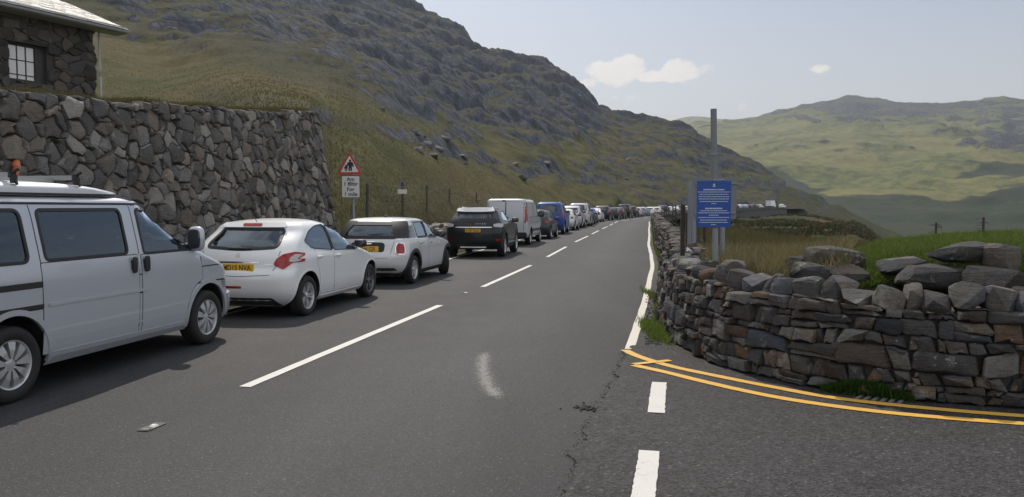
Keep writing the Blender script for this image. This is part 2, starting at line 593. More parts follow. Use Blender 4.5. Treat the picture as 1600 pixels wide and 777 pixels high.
# ---------------------------------------------------------------- ground, road, side road
def plainsheet(name, x0, x1, y0, y1, z, mat, nx=40, ny=40):
    xs = np.linspace(x0, x1, nx); ys = np.linspace(y0, y1, ny)
    X, Y = np.meshgrid(xs, ys)
    return gridobj(name, np.stack([X, Y, np.full_like(X, z)], -1), mat)
tag(plainsheet('ground', -120, 90, -160, 11.0, -0.06, M_VERGE), kind='structure')
tag(ribbon('verge', s_at_y(2), ROAD_LEN - 5, [-9.0, -7.5, -6.0, -4.6, -2.9], -0.018, M_VERGE, step=1.5), kind='structure')
tag(ribbon('verge', s_at_y(9.6), ROAD_LEN - 40, [3.0, 3.5, 4.0, 4.5], -0.014, M_VERGE, step=1.0,
           zf=lambda s, o: np.where(o > 3.9, -0.1, 0.0)), kind='structure')
EDGE = [-3.25, -2.7, -2.1, -1.5, -0.8, 0.0, 0.8, 1.5, 2.1, 2.7, 3.2, 3.52]
road = ribbon('road', 0, ROAD_LEN, EDGE, 0.0, M_ROAD, step=0.8,
              wob=lambda s, j: (0.16 * (fbm(s * 0.9, s * 0 + 3, 4, 5) - 0.5) if j in (0, len(EDGE) - 1) else 0.0))
tag(road, kind='structure')
wear = []
for k in range(len(road.data.vertices)):
    j = k % len(EDGE)
    o = EDGE[j]
    wear.append(math.exp(-((abs(o) - 1.6) / 0.85) ** 2))
at = road.data.attributes.new('wear', 'FLOAT', 'POINT')
at.data.foreach_set('value', wear)

# side road joins from the right: coarse old surface with a ragged edge against the main road
edge_px = [(985, 541), (962, 580), (945, 612), (926, 640), (912, 668), (898, 706), (880, 760), (862, 800), (828, 880), (760, 1040), (640, 1400), (400, 2600)]
ep = [gpt(x, y) for x, y in edge_px]
ep2 = []
for i in range(len(ep) - 1):
    n = max(4, int((ep[i + 1] - ep[i]).length / 0.02))
    for k in range(n):
        p = ep[i].lerp(ep[i + 1], k / n)
        w = (float(fbm(p.y * 4.0, p.x * 0 + 1.0, 4, 31)) - 0.5) * 0.16 + (float(vnoise(np.array(p.y * 26), np.array(2.0), 7)) - 0.5) * 0.035
        p.x += w
        ep2.append(p)
nb = 10
P = np.zeros((len(ep2), nb + 2, 3))
for i, p in enumerate(ep2):
    # far boundary of the side road: along the foot of the curved wall, far off to the right
    for j in range(nb + 2):
        f = (j / (nb + 1)) ** 2.2
        P[i, j] = (p.x + (40 - p.x) * f, p.y, 0.011 if j else -0.012)
P[:, 1, 0] = P[:, 0, 0] + 0.012
side_road = tag(gridobj('side_road', P, M_SIDE), kind='structure')
side_road.data.polygons.foreach_set('use_smooth', [False] * len(side_road.data.polygons))
# the apron behind the double yellow lines up to the wall foot
ap = tag(plainsheet('side_road', 1.42, 40, 0.0, 9.95, 0.003, M_SIDE, 60, 30), kind='structure')

# ---------------------------------------------------------------- road markings (painted sheets, each a piece of the road)
def dash(s0, s1, off, w, mat=M_WHITE, name='centre_dash', parent=road):
    jit = lambda s, j: 0.006 * (vnoise(s * 9, s * 0 + j, 3) - 0.5)
    return ribbon(name, s0, s1, [off - w / 2, off, off + w / 2], 0.006, mat, parent, step=0.25, wob=jit)
for (y0, y1) in ((7.15, 13.1), (16.1, 22.0), (25.6, 32.0), (36.3, 43.4), (46.5, 53), (57, 63.5), (67, 73.5), (77, 84), (87, 94), (97, 104), (108, 115), (119, 126), (130, 137)):
    dash(s_at_y(y0), s_at_y(y1), 0.0, 0.115)
for k in range(2):   # behind the camera the line goes on
    dash(s_at_y(-2.2 - 9 * k), s_at_y(3.8 - 9 * k), 0.0, 0.115)
ribbon('edge_line', s_at_y(9.75), s_at_y(160), [3.28, 3.335, 3.39], 0.006, M_CREAM, road, step=0.5,
       wob=lambda s, j: 0.03 * (vnoise(s * 0.35, s * 0, 9) - 0.5) + 0.012 * (vnoise(s * 5, s * 0 + j, 3) - 0.5))
ribbon('edge_line', s_at_y(3), s_at_y(160), [-2.95, -2.9, -2.85], 0.006, M_CREAM, road, step=0.7)

def strip_px(name, pts, w, mat, parent, z=0.017, taper=False):
    """flat painted line through ground points given in the photograph, real width w"""
    P0 = [gpt(x, y) for x, y in pts]
    Q = []
    pp = [P0[0] * 2 - P0[1]] + P0 + [P0[-1] * 2 - P0[-2]]
    for i in range(1, len(pp) - 2):
        for k in range(12):
            t_ = k / 12
            p0, p1, p2, p3 = pp[i - 1:i + 3]
            Q.append(0.5 * ((2 * p1) + (p2 - p0) * t_ + (2 * p0 - 5 * p1 + 4 * p2 - p3) * t_ ** 2 + (3 * p1 - p0 - 3 * p2 + p3) * t_ ** 3))
    Q.append(P0[-1])
    A = np.zeros((len(Q), 3, 3))
    for i, q in enumerate(Q):
        d = (Q[min(i + 1, len(Q) - 1)] - Q[max(i - 1, 0)]).normalized()
        n = Vector((d.y, -d.x, 0))
        for j, o in enumerate((-1, 0, 1)):
            ww = w / 2 * (1 + 0.10 * (random.random() - 0.5))
            p = q + n * (o * ww)
            A[i, j] = (p.x, p.y, z)
    return gridobj(name, A, mat, parent)
strip_px('yellow_line', [(976, 549), (1000, 560), (1050, 575), (1120, 590), (1200, 606), (1300, 624), (1420, 638), (1600, 653), (1800, 662), (2400, 676)], 0.105, M_YELLOW, side_road)
strip_px('yellow_line', [(990, 573), (1040, 584), (1100, 599), (1200, 621), (1300, 637), (1420, 651), (1600, 665), (1800, 675), (2400, 690)], 0.105, M_YELLOW, side_road)
strip_px('yellow_end_bar', [(990, 572), (1018, 569), (1047, 566)], 0.085, M_YELLOW, side_road, 0.021)
for (a, b_) in (((1030, 600), (1025, 648)), ((1015, 708), (1002, 800))):
    strip_px('give_way_dash', [a, ((a[0] + b_[0]) / 2, (a[1] + b_[1]) / 2), b_], 0.135, M_WHITE, side_road)
# next dashes of the mouth of the junction, behind the camera
for k in range(3):
    p0 = Vector((0.62 - 0.36 * k, 3.3 - 1.75 * k, 0)); p1 = p0 + Vector((-0.21, -1.05, 0))
    A = np.zeros((4, 2, 3))
    for i in range(4):
        q = p0.lerp(p1, i / 3)
        A[i, 0] = (q.x - 0.07, q.y, 0.017); A[i, 1] = (q.x + 0.07, q.y, 0.017)
    gridobj('give_way_dash', A, M_WHITE, side_road)

# worn pale arc of old surface in the lane: a thin scuff of chalky dust
def scuff_mat():
    m, t, b = new_mat('tyre_scuff')
    co = t.pos()
    n = t.noise(co, 9.0, 6.0, 0.7); f = t.voro(co, 85.0, out=1)
    sp = t.node('ShaderNodeSeparateColor'); t.l.new(f, sp.inputs[0])
    at = t.node('ShaderNodeAttribute', attribute_name='fade').outputs['Fac']
    a = t.smooth(t.math('ADD', t.math('MULTIPLY', at, 1.0), t.math('MULTIPLY', t.math('ADD', n, sp.outputs[0]), 0.5)), 0.85, 1.5)
    t.put(b.inputs['Base Color'], (0.30, 0.295, 0.28, 1))
    b.inputs['Roughness'].default_value = 0.9
    t.put(b.inputs['Alpha'], t.math('MULTIPLY', a, 0.75))
    return m
pts = [(768, 543), (757, 556), (755, 572), (757, 588), (764, 604), (775, 618), (786, 632)]
o = strip_px('tyre_scuff', pts, 0.30, scuff_mat(), road, 0.005)
nv = len(o.data.vertices)
fade = np.zeros(nv)
rows = nv // 3
for i in range(rows):
    e = min(1, min(i, rows - 1 - i) / 14)
    fade[i * 3:(i + 1) * 3] = (0.05 * e, e, 0.15 * e)
o.data.attributes.new('fade', 'FLOAT', 'POINT').data.foreach_set('value', fade)

# ---------------------------------------------------------------- terrain
def wall_line_y(u):            # plan line of the retaining wall face, met by the sight line of slope u
    return (-6.6 - 2.22) / (u - 0.185)
LEFT_S = np.linspace(8, ROAD_LEN - 2, 900)
LX, LY = road_pt(LEFT_S, -5.2)
_ok = LY > 8
LEFT_S, LX, LY = LEFT_S[_ok], LX[_ok], LY[_ok]
LU = LX / LY
LUm = np.maximum.accumulate(LU)
def terrain_left():
    cols = np.concatenate([np.linspace(-900, -20, 110), np.linspace(-16, 1226, 556)])
    nr = 330
    tt = np.linspace(0, 1, nr)
    ctl_px = [-900, -400, 0, 300, 470, 560, 620, 660, 700, 740, 756, 800, 850, 895, 914, 936, 960, 990, 1020, 1050, 1085, 1120, 1150, 1185, 1215, 1242]
    ctl_y = [-200, -330, -290, -170, -75, -30, 0, 17, 40, 66, 80, 85, 100, 120, 140, 164, 172, 182, 189, 194, 205, 229, 240, 255, 276, 297]
    ctl_D = [150, 220, 260, 300, 320, 330, 335, 340, 345, 350, 352, 360, 370, 380, 385, 390, 395, 405, 410, 420, 430, 440, 445, 445, 445, 440]
    yr = np.interp(cols, ctl_px, ctl_y); Yr = np.interp(cols, ctl_px, ctl_D)
    uu = (cols - 800) / FPX
    P = np.zeros((nr + 40, len(cols), 3)); RK = np.zeros(P.shape[:2]); BR = np.zeros(P.shape[:2])
    yroad_all = np.interp(uu, LUm, LY)
    for _ in range(40): yroad_all[1:-1] = np.where(cols[1:-1] > 900, (yroad_all[:-2] + 2 * yroad_all[1:-1] + yroad_all[2:]) / 4, yroad_all[1:-1])
    for c, (px, u) in enumerate(zip(cols, uu)):
        yw = wall_line_y(u)
        zw = 3.05 + 0.082 * (yw - 9.85)
        yroad = float(yroad_all[c])
        k = float(smooth(px, 486, 522))
        Yb = yw * (1 - k) + yroad * k if px < 530 else yroad
        zb = zw * (1 - k) + 0.05 * k
        if px >= 530:
            zb = 0.05 + float(road_z(np.interp(u, LUm, LEFT_S)))
        tw = 14.0 * (1 - float(smooth(px, 220, 430)))
        zr = CAM_H + (HOR - yr[c]) / FPX * Yr[c]
        s = tt ** 1.75
        Y = Yb + (Yr[c] - Yb) * s
        q = np.clip((Y - Yb - tw) / (Yr[c] - Yb - tw), 0, 1)
        bank = 0.9 * (1 - np.exp(-np.maximum(Y - Yb, 0) / 1.6)) * k      # verge bank behind the low wall
        z = zb + bank * (1 - q) + 3.9 * (1 - np.exp(-np.maximum(Y - Yb, 0) / 16.0)) * (1 - q) * k * (1 - float(smooth(px, 540, 800))) + (zr - zb) * (0.52 * q + 0.48 * q ** 2.3)
        # crest and back slope
        sb = np.linspace(0.0, 1, 41)[1:]
        Yk = Yr[c] + 130 * sb
        zk = zr - (zr + 25) * (0.25 * sb + 0.75 * sb ** 2)
        if zr < 8: zk = zr - 40 * sb
        P[:nr, c, 0] = u * Y; P[:nr, c, 1] = Y; P[:nr, c, 2] = z
        P[nr:, c, 0] = u * Yk; P[nr:, c, 1] = Yk; P[nr:, c, 2] = zk
        qq = np.concatenate([q, np.ones(40)])
        # where bare rock shows: crags above, a scree band below them
        yi = HOR - (P[:, c, 2] - CAM_H) / P[:, c, 1] * FPX
        cl = np.interp(px, [-900, 200, 280, 420, 520, 620, 700, 760, 850, 920, 1000, 1100, 1240], [0, 60, 92, 125, 150, 186, 205, 222, 240, 215, 215, 240, 290])
        strength = np.interp(px, [-900, 150, 330, 700, 880, 960, 1020, 1100, 1240], [.6, .5, .85, .98, .92, .75, .62, .6, .7])
        rk = smooth(yi, cl + 22, cl - 40) * strength
        band = np.interp(px, [300, 420, 600, 760, 900, 1000], [150, 165, 205, 250, 275, 290])
        rk = np.maximum(rk, 0.62 * np.exp(-((yi - band) / 17.0) ** 2) * float(smooth(px, 270, 340) * smooth(px, 1060, 960)))
        rk = np.maximum(rk, (0.34 + 0.22 * fbm(yi / 14.0 + px / 40.0, yi * 0 + px / 60.0, 3, 87)) * float(smooth(px, 840, 1000)))
        RK[:, c] = rk
        BR[:, c] = 0.18 + 0.35 * np.exp(-((px - 720) / 170.0) ** 2) * smooth(yi, 190, 290)
    X, Y, Z = P[..., 0], P[..., 1], P[..., 2]
    dist = smooth(np.hypot(X, Y), 22, 110)
    fade0 = np.ones_like(X); fade0[:nr] = smooth(tt, 0.0, 0.12)[:, None]
    rk = RK
    n_big = fbm(X / 46, Y / 46, 5, 3, ridged=True) - 0.62
    n_mid = fbm(X / 13, Y / 13 + Z / 9, 5, 23, ridged=True) - 0.6
    n_sm = fbm(X / 3.3, Y / 3.3, 4, 41) - 0.5
    foot = fbm(X / 22, Y / 22, 4, 61) - 0.5
    # the crags stand in terraces: steep faces and ledges
    st = Z / 11.0 + 0.9 * fbm(X / 30, Y / 30, 4, 77)
    terr = (st - np.floor(st)); terr = smooth(terr, 0.18, 0.62) - terr
    st2 = Z / 3.6 + 1.1 * fbm(X / 11, Y / 11, 4, 79); terr2 = st2 - np.floor(st2); terr2 = smooth(terr2, 0.2, 0.5) - terr2
    dz = fade0 * (dist * rk * (5.5 * n_big + 3.6 * n_mid + 1.3 * n_sm + 5.2 * terr + 2.0 * terr2) + (1 - rk) * (dist * 3.0 * foot + (0.25 + 0.5 * dist) * n_sm * 1.4 + dist * 1.3 * n_mid * (0.3 + rk)))
    dz = dz * np.clip((yr * 0 + (CAM_H + (HOR - yr) / FPX * Yr) - 1) / 30.0, 0.05, 1)[None, :]
    P[..., 2] = Z + dz
    RK = np.clip(rk + 0.35 * dist * (n_mid > 0.12) * (rk > .1), 0, 1)
    return tag(gridobj('hillside', P[:, ::-1], M_HILL, attrs={'rock': RK[:, ::-1], 'bracken': BR[:, ::-1]}), kind='structure')
hill = terrain_left()

ZT_PX = [1000, 1150, 1240, 1330, 1400, 1500, 1600, 1900, 2300]
ZT_Y = [5.0, 7.5, 8.25, 8.75, 9.3, 11, 16, 25, 40, 80, 160, 340]
ZT = np.array([[.3, .5, .55, .6, .62, .62, .5, .3, 0, -.5, -1.3, -2.2],
               [.3, .55, .65, .72, .75, .7, .6, .4, .1, -.6, -1.5, -2.7],
               [.3, .55, .65, .72, .75, .75, .6, .3, -.2, -1.1, -2.0, -2.1],
               [.4, .62, .70, .84, .94, .96, .7, .25, -.4, -1.7, -3.0, -4.9],
               [.4, .66, .74, 1.02, 1.12, 1.14, .8, .1, -1, -3.4, -7.0, -14.5],
               [.4, .66, .74, 1.10, 1.19, 1.21, .85, -.3, -3, -9, -20, -40],
               [.4, .66, .74, 1.14, 1.22, 1.24, .85, -.5, -4, -12, -26, -48],
               [.4, .66, .74, 1.14, 1.24, 1.27, 1.0, -.5, -5, -14, -30, -52],
               [.4, .66, .74, 1.14, 1.24, 1.27, 1.0, -.5, -5, -14, -30, -54]])
def z_right(x, y):
    px = 800 + x / np.maximum(y, 0.1) * FPX
    fi = np.interp(px, ZT_PX, np.arange(len(ZT_PX)))
    fj = np.interp(np.log(np.maximum(y, 1)), np.log(ZT_Y), np.arange(len(ZT_Y)))
    i = np.clip(np.floor(fi).astype(int), 0, len(ZT_PX) - 2); j = np.clip(np.floor(fj).astype(int), 0, len(ZT_Y) - 2)
    a = fi - i; b = fj - j
    a = a * a * (3 - 2 * a); b = b * b * (3 - 2 * b) * .6 + b * .4
    return (ZT[i, j] * (1 - a) + ZT[i + 1, j] * a) * (1 - b) + (ZT[i, j + 1] * (1 - a) + ZT[i + 1, j + 1] * a) * b

# foot of the curved dry-stone wall (outer face), from the main road round into the side road
CW = [gpt(1029, 462), gpt(1031, 482), gpt(1036, 505), gpt(1050, 532), gpt(1085, 556), gpt(1130, 574), gpt(1190, 590), gpt(1250, 603), gpt(1330, 617), gpt(1420, 627), gpt(1520, 635), gpt(1620, 642)]
CW = CW + [Vector((5.6, 6.12, 0)), Vector((8.0, 5.85, 0)), Vector((11.0, 5.6, 0))]
CWP = catmull([(p.x, p.y) for p in CW], 10)
def behind_wall(x, y):
    """True where a plan point is on the field side of both walls"""
    out = np.zeros(x.shape, bool)
    cx = np.array([p.x for p in CWP]); cy = np.array([p.y for p in CWP])
    yy = np.interp(x, cx, cy, left=1e9)
    out = (y > yy + 0.25)
    return out

def terrain_right():
    cols = np.concatenate([np.linspace(1000, 1460, 300), np.linspace(1463, 2300, 140)])
    nr = 300
    Yl = np.exp(np.linspace(math.log(5.2), math.log(345), nr))
    uu = (cols - 800) / FPX
    X = uu[None, :] * Yl[:, None]; Y = np.repeat(Yl[:, None], len(cols), 1)
    Z = z_right(X, Y)
    amp = smooth(Y, 12, 60)
    Z = Z + amp * 1.8 * (fbm(X / 14, Y / 17, 5, 91) - 0.5) + amp * 1.2 * (fbm(X / 6 + Y / 14, Y / 30, 4, 93, ridged=True) - .6) + (0.10 + 0.35 * smooth(Y, 20, 60)) * (fbm(X / 2.2, Y / 2.2, 4, 95) - 0.5)
    for i in range(nr):
        for j in range(len(cols)):
            s, o = road_off(X[i, j], Y[i, j])
            rz = 0.75 * min(max((s - 130) / 170, 0), 1)
            if o < 3.95:
                Z[i, j] = min(Z[i, j], -0.6)
            elif Y[i, j] > 60:
                Z[i, j] = min(Z[i, j], rz - 1.3 - 0.01 * Y[i, j] * 0.2)
    out = ~behind_wall(X, Y)
    Z = np.where(out, np.minimum(Z, -0.4), Z)
    px = 800 + X / Y * FPX
    BR = 0.2 + 0.45 * np.exp(-((px - 1300) / 50) ** 2) * smooth(Y, 60, 120) + .3 * smooth(Y, 15, 9) * (px < 1300)
    n = fbm(X / 9, Y / 9, 4, 15, ridged=True)
    RK = 0.45 * smooth(n, .70, .80) + 0.25 * smooth(Y, 60, 200)
    return tag(gridobj('valley_slope', np.stack([X, Y, Z], -1)[:, ::-1], M_SLOPE, attrs={'rock': RK[:, ::-1], 'bracken': BR[:, ::-1]}), kind='structure')
terrain_right()

def terrain_spur():
    """the shoulder beyond the bend where the slope runs down to the right"""
    cols = np.linspace(1214, 1620, 166)
    nr = 120
    cp = [1195, 1242, 1262, 1285, 1296, 1310, 1330, 1365, 1400, 1412, 1500, 1620]
    yr = np.interp(cols, cp, [282, 297, 304, 309, 322, 321, 333, 349, 363, 370, 420, 470])
    Yr = np.interp(cols, cp, [440, 440, 440, 440, 425, 445, 445, 440, 430, 430, 420, 400])
    Yb = np.interp(cols, [1195, 1225, 1300, 1620], [322, 325, 338, 330])
    uu = (cols - 800) / FPX
    tt = np.linspace(0, 1, nr)
    P = np.zeros((nr + 20, len(cols), 3))
    for c in range(len(cols)):
        w_ = float(smooth(cols[c], 1222, 1320))
        zb = (float(z_right(np.array(uu[c] * 335.0), np.array(335.0))) - 0.8) * w_ + 0.2 * (1 - w_)
        zr = CAM_H + (HOR - yr[c]) / FPX * Yr[c]
        Y = Yb[c] + (Yr[c] - Yb[c]) * tt
        P[:nr, c, 0] = uu[c] * Y; P[:nr, c, 1] = Y; P[:nr, c, 2] = zb + (zr - zb) * (0.7 * tt + 0.3 * tt ** 2)
        tb = np.linspace(0, 1, 21)[1:]
        Y = Yr[c] + 90 * tb
        P[nr:, c, 0] = uu[c] * Y; P[nr:, c, 1] = Y; P[nr:, c, 2] = zr - 70 * tb
    pre = np.zeros((16, len(cols), 3))
    for i in range(16):
        f = i / 16
        pre[i, :, 1] = P[0, :, 1] - 70 * (1 - f); pre[i, :, 0] = uu * pre[i, :, 1]; pre[i, :, 2] = P[0, :, 2] - 9.5 * (1 - f) ** 1.2
    P = np.concatenate([pre, P], 0)
    X, Y, Z = P[..., 0], P[..., 1], P[..., 2]
    rk = np.clip(0.70 * smooth(800 + X / Y * FPX, 1350, 1270) + 0.2, 0, 1)
    P[..., 2] += 4.0 * rk * (fbm(X / 16, Y / 16, 5, 8, ridged=True) - 0.6) + 1.2 * (fbm(X / 9, Y / 9, 4, 12) - .5)
    return tag(gridobj('hillside', P[:, ::-1], M_SLOPE, attrs={'rock': rk[:, ::-1], 'bracken': (0.3 + 0 * rk)[:, ::-1]}), kind='structure')
terrain_spur()

def terrain_far():
    cols = np.linspace(880, 2250, 520)
    px_c = [880, 1000, 1060, 1090, 1130, 1180, 1230, 1270, 1310, 1330, 1370, 1420, 1480, 1520, 1535, 1562, 1580, 1600, 1700, 1900, 2250]
    y_c = [215, 205, 196, 193, 192, 186, 175, 165, 155, 151, 154, 157, 158, 156, 151, 152, 158, 160, 163, 150, 170]
    yr = np.interp(cols, px_c, y_c)
    Ys = np.array([560, 760, 900, 1000, 1150, 1350, 1600, 1900, 2250, 2600])
    yi = np.array([420, 395, 362, 333, 300, 268, 240, 214, 188, 160.])
    uu = (cols - 800) / FPX
    nr = 300
    Yl = np.exp(np.linspace(math.log(560), math.log(2600), nr))
    base = np.interp(Yl, Ys, yi)
    X = uu[None] * Yl[:, None]; Y = np.repeat(Yl[:, None], len(cols), 1)
    k = smooth(Yl, 900, 2600)[:, None]
    yy = base[:, None] + k * (yr[None, :] - 160)
    yy = yy + smooth(1180 - cols, 0, 140)[None] * 0
    Z = CAM_H + (HOR - yy) / FPX * Y
    mk = smooth(Yl, 700, 1200)[:, None] * (1 - 0.55 * smooth(Yl, 2300, 2600)[:, None])
    n1 = fbm(X / 420, Y / 420, 6, 201) - 0.5
    n2 = fbm(X / 130, Y / 130, 6, 211, ridged=True) - 0.6
    n3 = fbm(X / 30, Y / 30, 4, 221) - 0.5
    pxm = 800 + X / Y * FPX
    crag = np.exp(-((pxm - 1590) / 85) ** 2 - ((yy - 222) / 26) ** 2) + 0.5 * np.exp(-((pxm - 1350) / 130) ** 2 - ((yy - 168) / 14) ** 2)
    st = Z / 26.0 + 1.2 * n1
    terr = st - np.floor(st); terr = smooth(terr, 0.2, 0.6) - terr
    rk = np.clip(0.62 * smooth(yy, 215, 165) + 0.9 * crag + 0.5 * smooth(n2, 0.08, 0.22) * smooth(yy, 262, 235), 0, 1)
    Z = Z + mk * (60 * n1 + (16 + 30 * rk) * n2 + 7 * n3 + (7 + 16 * crag) * terr) + (1 - mk) * (5 * n2 + 2 * n3) * smooth(Yl, 700, 900)[:, None]
    low = smooth(yy + 62 * (fbm(X / 210, Y / 150, 6, 231) - .5) * 2, 268, 292)  # mask of the cloud shadow painted across the lower slopes
    back = np.zeros((30, len(cols), 3))
    tb = np.linspace(0, 1, 31)[1:]
    back[..., 1] = 2600 + 900 * tb[:, None]; back[..., 0] = uu[None] * back[..., 1]
    back[..., 2] = Z[-1][None] - 500 * tb[:, None] ** 1.3
    P = np.concatenate([np.stack([X, Y, Z], -1), back], 0)
    RK = np.concatenate([rk, np.zeros((30, len(cols)))], 0)
    BR = np.concatenate([0.12 + 0.95 * low, np.zeros((30, len(cols)))], 0)  # bracken mask carries the painted cloud shadow here, not plants
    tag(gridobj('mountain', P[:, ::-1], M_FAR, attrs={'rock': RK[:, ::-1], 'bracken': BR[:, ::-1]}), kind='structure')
    # a paler hill farther off still
    cols = np.linspace(900, 1420, 160)
    yr = np.interp(cols, [900, 1000, 1040, 1060, 1078, 1100, 1120, 1150, 1170, 1200, 1260, 1420], [215, 205, 193, 186, 183, 184, 187, 189, 186, 192, 200, 240])
    uu = (cols - 800) / FPX
    Yl = np.linspace(3700, 4600, 60)
    X = uu[None] * Yl[:, None]; Y = np.repeat(Yl[:, None], len(cols), 1)
    tq = ((Yl - 3700) / 900)[:, None]
    Z = CAM_H + (HOR - (250 + (yr[None] - 250) * tq)) / FPX * Y + 40 * (fbm(X / 300, Y / 300, 5, 301) - .5) * (1 - tq)
    back = np.stack([uu[None] * (Y[-1:] + 600), Y[-1:] + 600, Z[-1:] - 500], -1)
    P = np.concatenate([np.stack([X, Y, Z], -1), back], 0)
    z0 = np.zeros(P.shape[:2])
    tag(gridobj('distant_hill', P[:, ::-1], M_FAR, attrs={'rock': (z0 + .2)[:, ::-1], 'bracken': (z0 + .15)[:, ::-1]}), kind='structure')
terrain_far()
xs = np.linspace(-900, 2600, 40); ys = np.linspace(330, 2000, 40)
Xv, Yv = np.meshgrid(xs, ys)
z0 = np.zeros_like(Xv)
tag(gridobj('valley_floor', np.stack([Xv, Yv, z0 - 75], -1), M_FAR, attrs={'rock': z0, 'bracken': z0 + .6}), kind='structure')
# ---------------------------------------------------------------- stone
def stone_mat(name, cols, lichen=0.25, bump=0.7, scale=1.0):
    m, t, b = new_mat(name)
    co = t.pos()
    oi = t.node('ShaderNodeObjectInfo').outputs['Random']
    isl = t.node('ShaderNodeNewGeometry').outputs['Random Per Island']
    rnd = t.math('FRACT', t.math('ADD', oi, isl))
    n = t.noise(co, 7.0 * scale, 7.0, 0.68)
    f = t.noise(co, 42.0 * scale, 4.0, 0.7)
    k = len(cols)
    base = t.ramp(rnd, [(i / k, c) for i, c in enumerate(cols)])
    t.n[-1].color_ramp.interpolation = 'CONSTANT' if False else 'LINEAR'
    v = t.math('FRACT', t.math('MULTIPLY', rnd, 7.31))
    base = t.mix(1.0, base, t.math('ADD', 0.62, t.math('MULTIPLY', v, 0.76)), 'MULTIPLY')
    base = t.mix(1.0, base, t.math('ADD', 0.45, t.math('MULTIPLY', n, 1.1)), 'MULTIPLY')
    base = t.mix(1.0, base, t.math('ADD', 0.6, t.math('MULTIPLY', f, 0.8)), 'MULTIPLY')
    li = t.smooth(t.math('ADD', t.noise(co, 3.2 * scale, 7.0, 0.7), t.math('MULTIPLY', t.math('SUBTRACT', v, 0.5), 0.12)), 0.60, 0.68)
    base = t.mix(t.math('MULTIPLY', li, lichen), base, (0.34, 0.34, 0.30))
    sp2 = t.smooth(t.math('ADD', t.noise(co, 15.0 * scale, 5.0, 0.65), t.math('MULTIPLY', t.math('SUBTRACT', t.noise(co, 1.7, 2.0), 0.5), 0.5)), 0.66, 0.72)
    base = t.mix(t.math('MULTIPLY', sp2, min(1.0, lichen * 1.5)), base, (0.30, 0.30, 0.27))
    t.put(b.inputs['Base Color'], base)
    b.inputs['Roughness'].default_value = 0.9
    b.inputs['Specular IOR Level'].default_value = 0.22
    lay = t.noise(t.mapping(co, (2.0, 2.0, 26.0), (.15, .1, 0)), 1.6 * scale, 4.0, 0.6)
    h = t.math('ADD', t.math('ADD', t.math('MULTIPLY', n, 1.0), t.math('MULTIPLY', f, 0.45)), t.math('MULTIPLY', lay, 0.5))
    t.put(b.inputs['Normal'], t.bump(h, bump, 0.05))
    return m
M_STONE_L = stone_mat('retaining_stone', [(.165, .157, .148), (.13, .127, .126), (.22, .195, .165), (.17, .165, .16), (.105, .103, .104), (.185, .16, .135), (.30, .285, .26), (.14, .135, .13)], 0.5, 1.0)
M_STONE_R = stone_mat('wall_stone', [(.086, .084, .080), (.052, .057, .069), (.130, .110, .086), (.050, .050, .054), (.125, .084, .058), (.094, .094, .097), (.17, .165, .152), (.064, .062, .062)], 0.5, 0.9)
M_STONE_TOP = stone_mat('coping_stone', [(.14, .135, .125), (.095, .094, .092), (.14, .122, .10), (.085, .087, .095)], 0.5)
M_STONE_B = stone_mat('bank_rock', [(.062, .060, .058), (.048, .050, .056), (.075, .066, .056), (.055, .054, .054)], .35, .9)
M_STONE_H = stone_mat('house_stone', [(.085, .078, .072), (.075, .070, .068), (.10, .088, .076), (.08, .076, .076)], 0.15)
M_CORE = plain('wall_core', (0.06, 0.057, 0.052), 0.95, var=0.3, bump=0.5)

def darts(w, h, radii, asp, seed, tries=220, sp=0.66):
    """variable-size random packing over a w x h strip; asp stretches stones along the wall"""
    rg = random.Random(seed)
    pts = []
    cell = {}
    g = max(radii) * 2.2
    hh = h * asp
    for r in radii:
        for _ in range(int(tries * w * hh / (r * r) / 55)):
            x, y = rg.uniform(-r * .3, w + r * .3), rg.uniform(0, hh)
            rr = r * rg.uniform(0.85, 1.15)
            cx, cy = int(x // g), int(y // g)
            ok = True
            for i in (-1, 0, 1):
                for j in (-1, 0, 1):
                    for (a, b, c) in cell.get((cx + i, cy + j), ()):
                        if (a - x) ** 2 + (b - y) ** 2 < (sp * (rr + c)) ** 2:
                            ok = False; break
                    if not ok: break
                if not ok: break
            if ok:
                cell.setdefault((cx, cy), []).append((x, y, rr)); pts.append((x, y, rr))
    return pts

def clip(poly, n, d):
    out = []
    m = len(poly)
    for i in range(m):
        p, q = poly[i], poly[(i + 1) % m]
        a = p[0] * n[0] + p[1] * n[1] - d
        b = q[0] * n[0] + q[1] * n[1] - d
        if a <= 0: out.append(p)
        if a * b < 0:
            t = a / (a - b)
            out.append((p[0] + (q[0] - p[0]) * t, p[1] + (q[1] - p[1]) * t))
    return out

def power_cells(pts, w, h, asp):
    kd = kdtree.KDTree(len(pts))
    for i, p in enumerate(pts): kd.insert((p[0], p[1], 0), i)
    kd.balance()
    cells = []
    for i, (x, y, r) in enumerate(pts):
        poly = [(0, 0), (w, 0), (w, h * asp), (0, h * asp)]
        R_ = 5 * r + 0.6
        poly = clip(poly, (1, 0), x + R_); poly = clip(poly, (-1, 0), -(x - R_)) if poly else poly
        for co, j, d in kd.find_n((x, y, 0), 26):
            if j == i or len(poly) < 3: continue
            qx, qy, qr = pts[j]
            n = (qx - x, qy - y)
            dd = (qx * qx + qy * qy - qr * qr - x * x - y * y + r * r) / 2
            poly = clip(poly, n, dd)
        if len(poly) >= 3:
            cells.append([(px, py / asp) for px, py in poly])
        else:
            cells.append(None)
    return cells

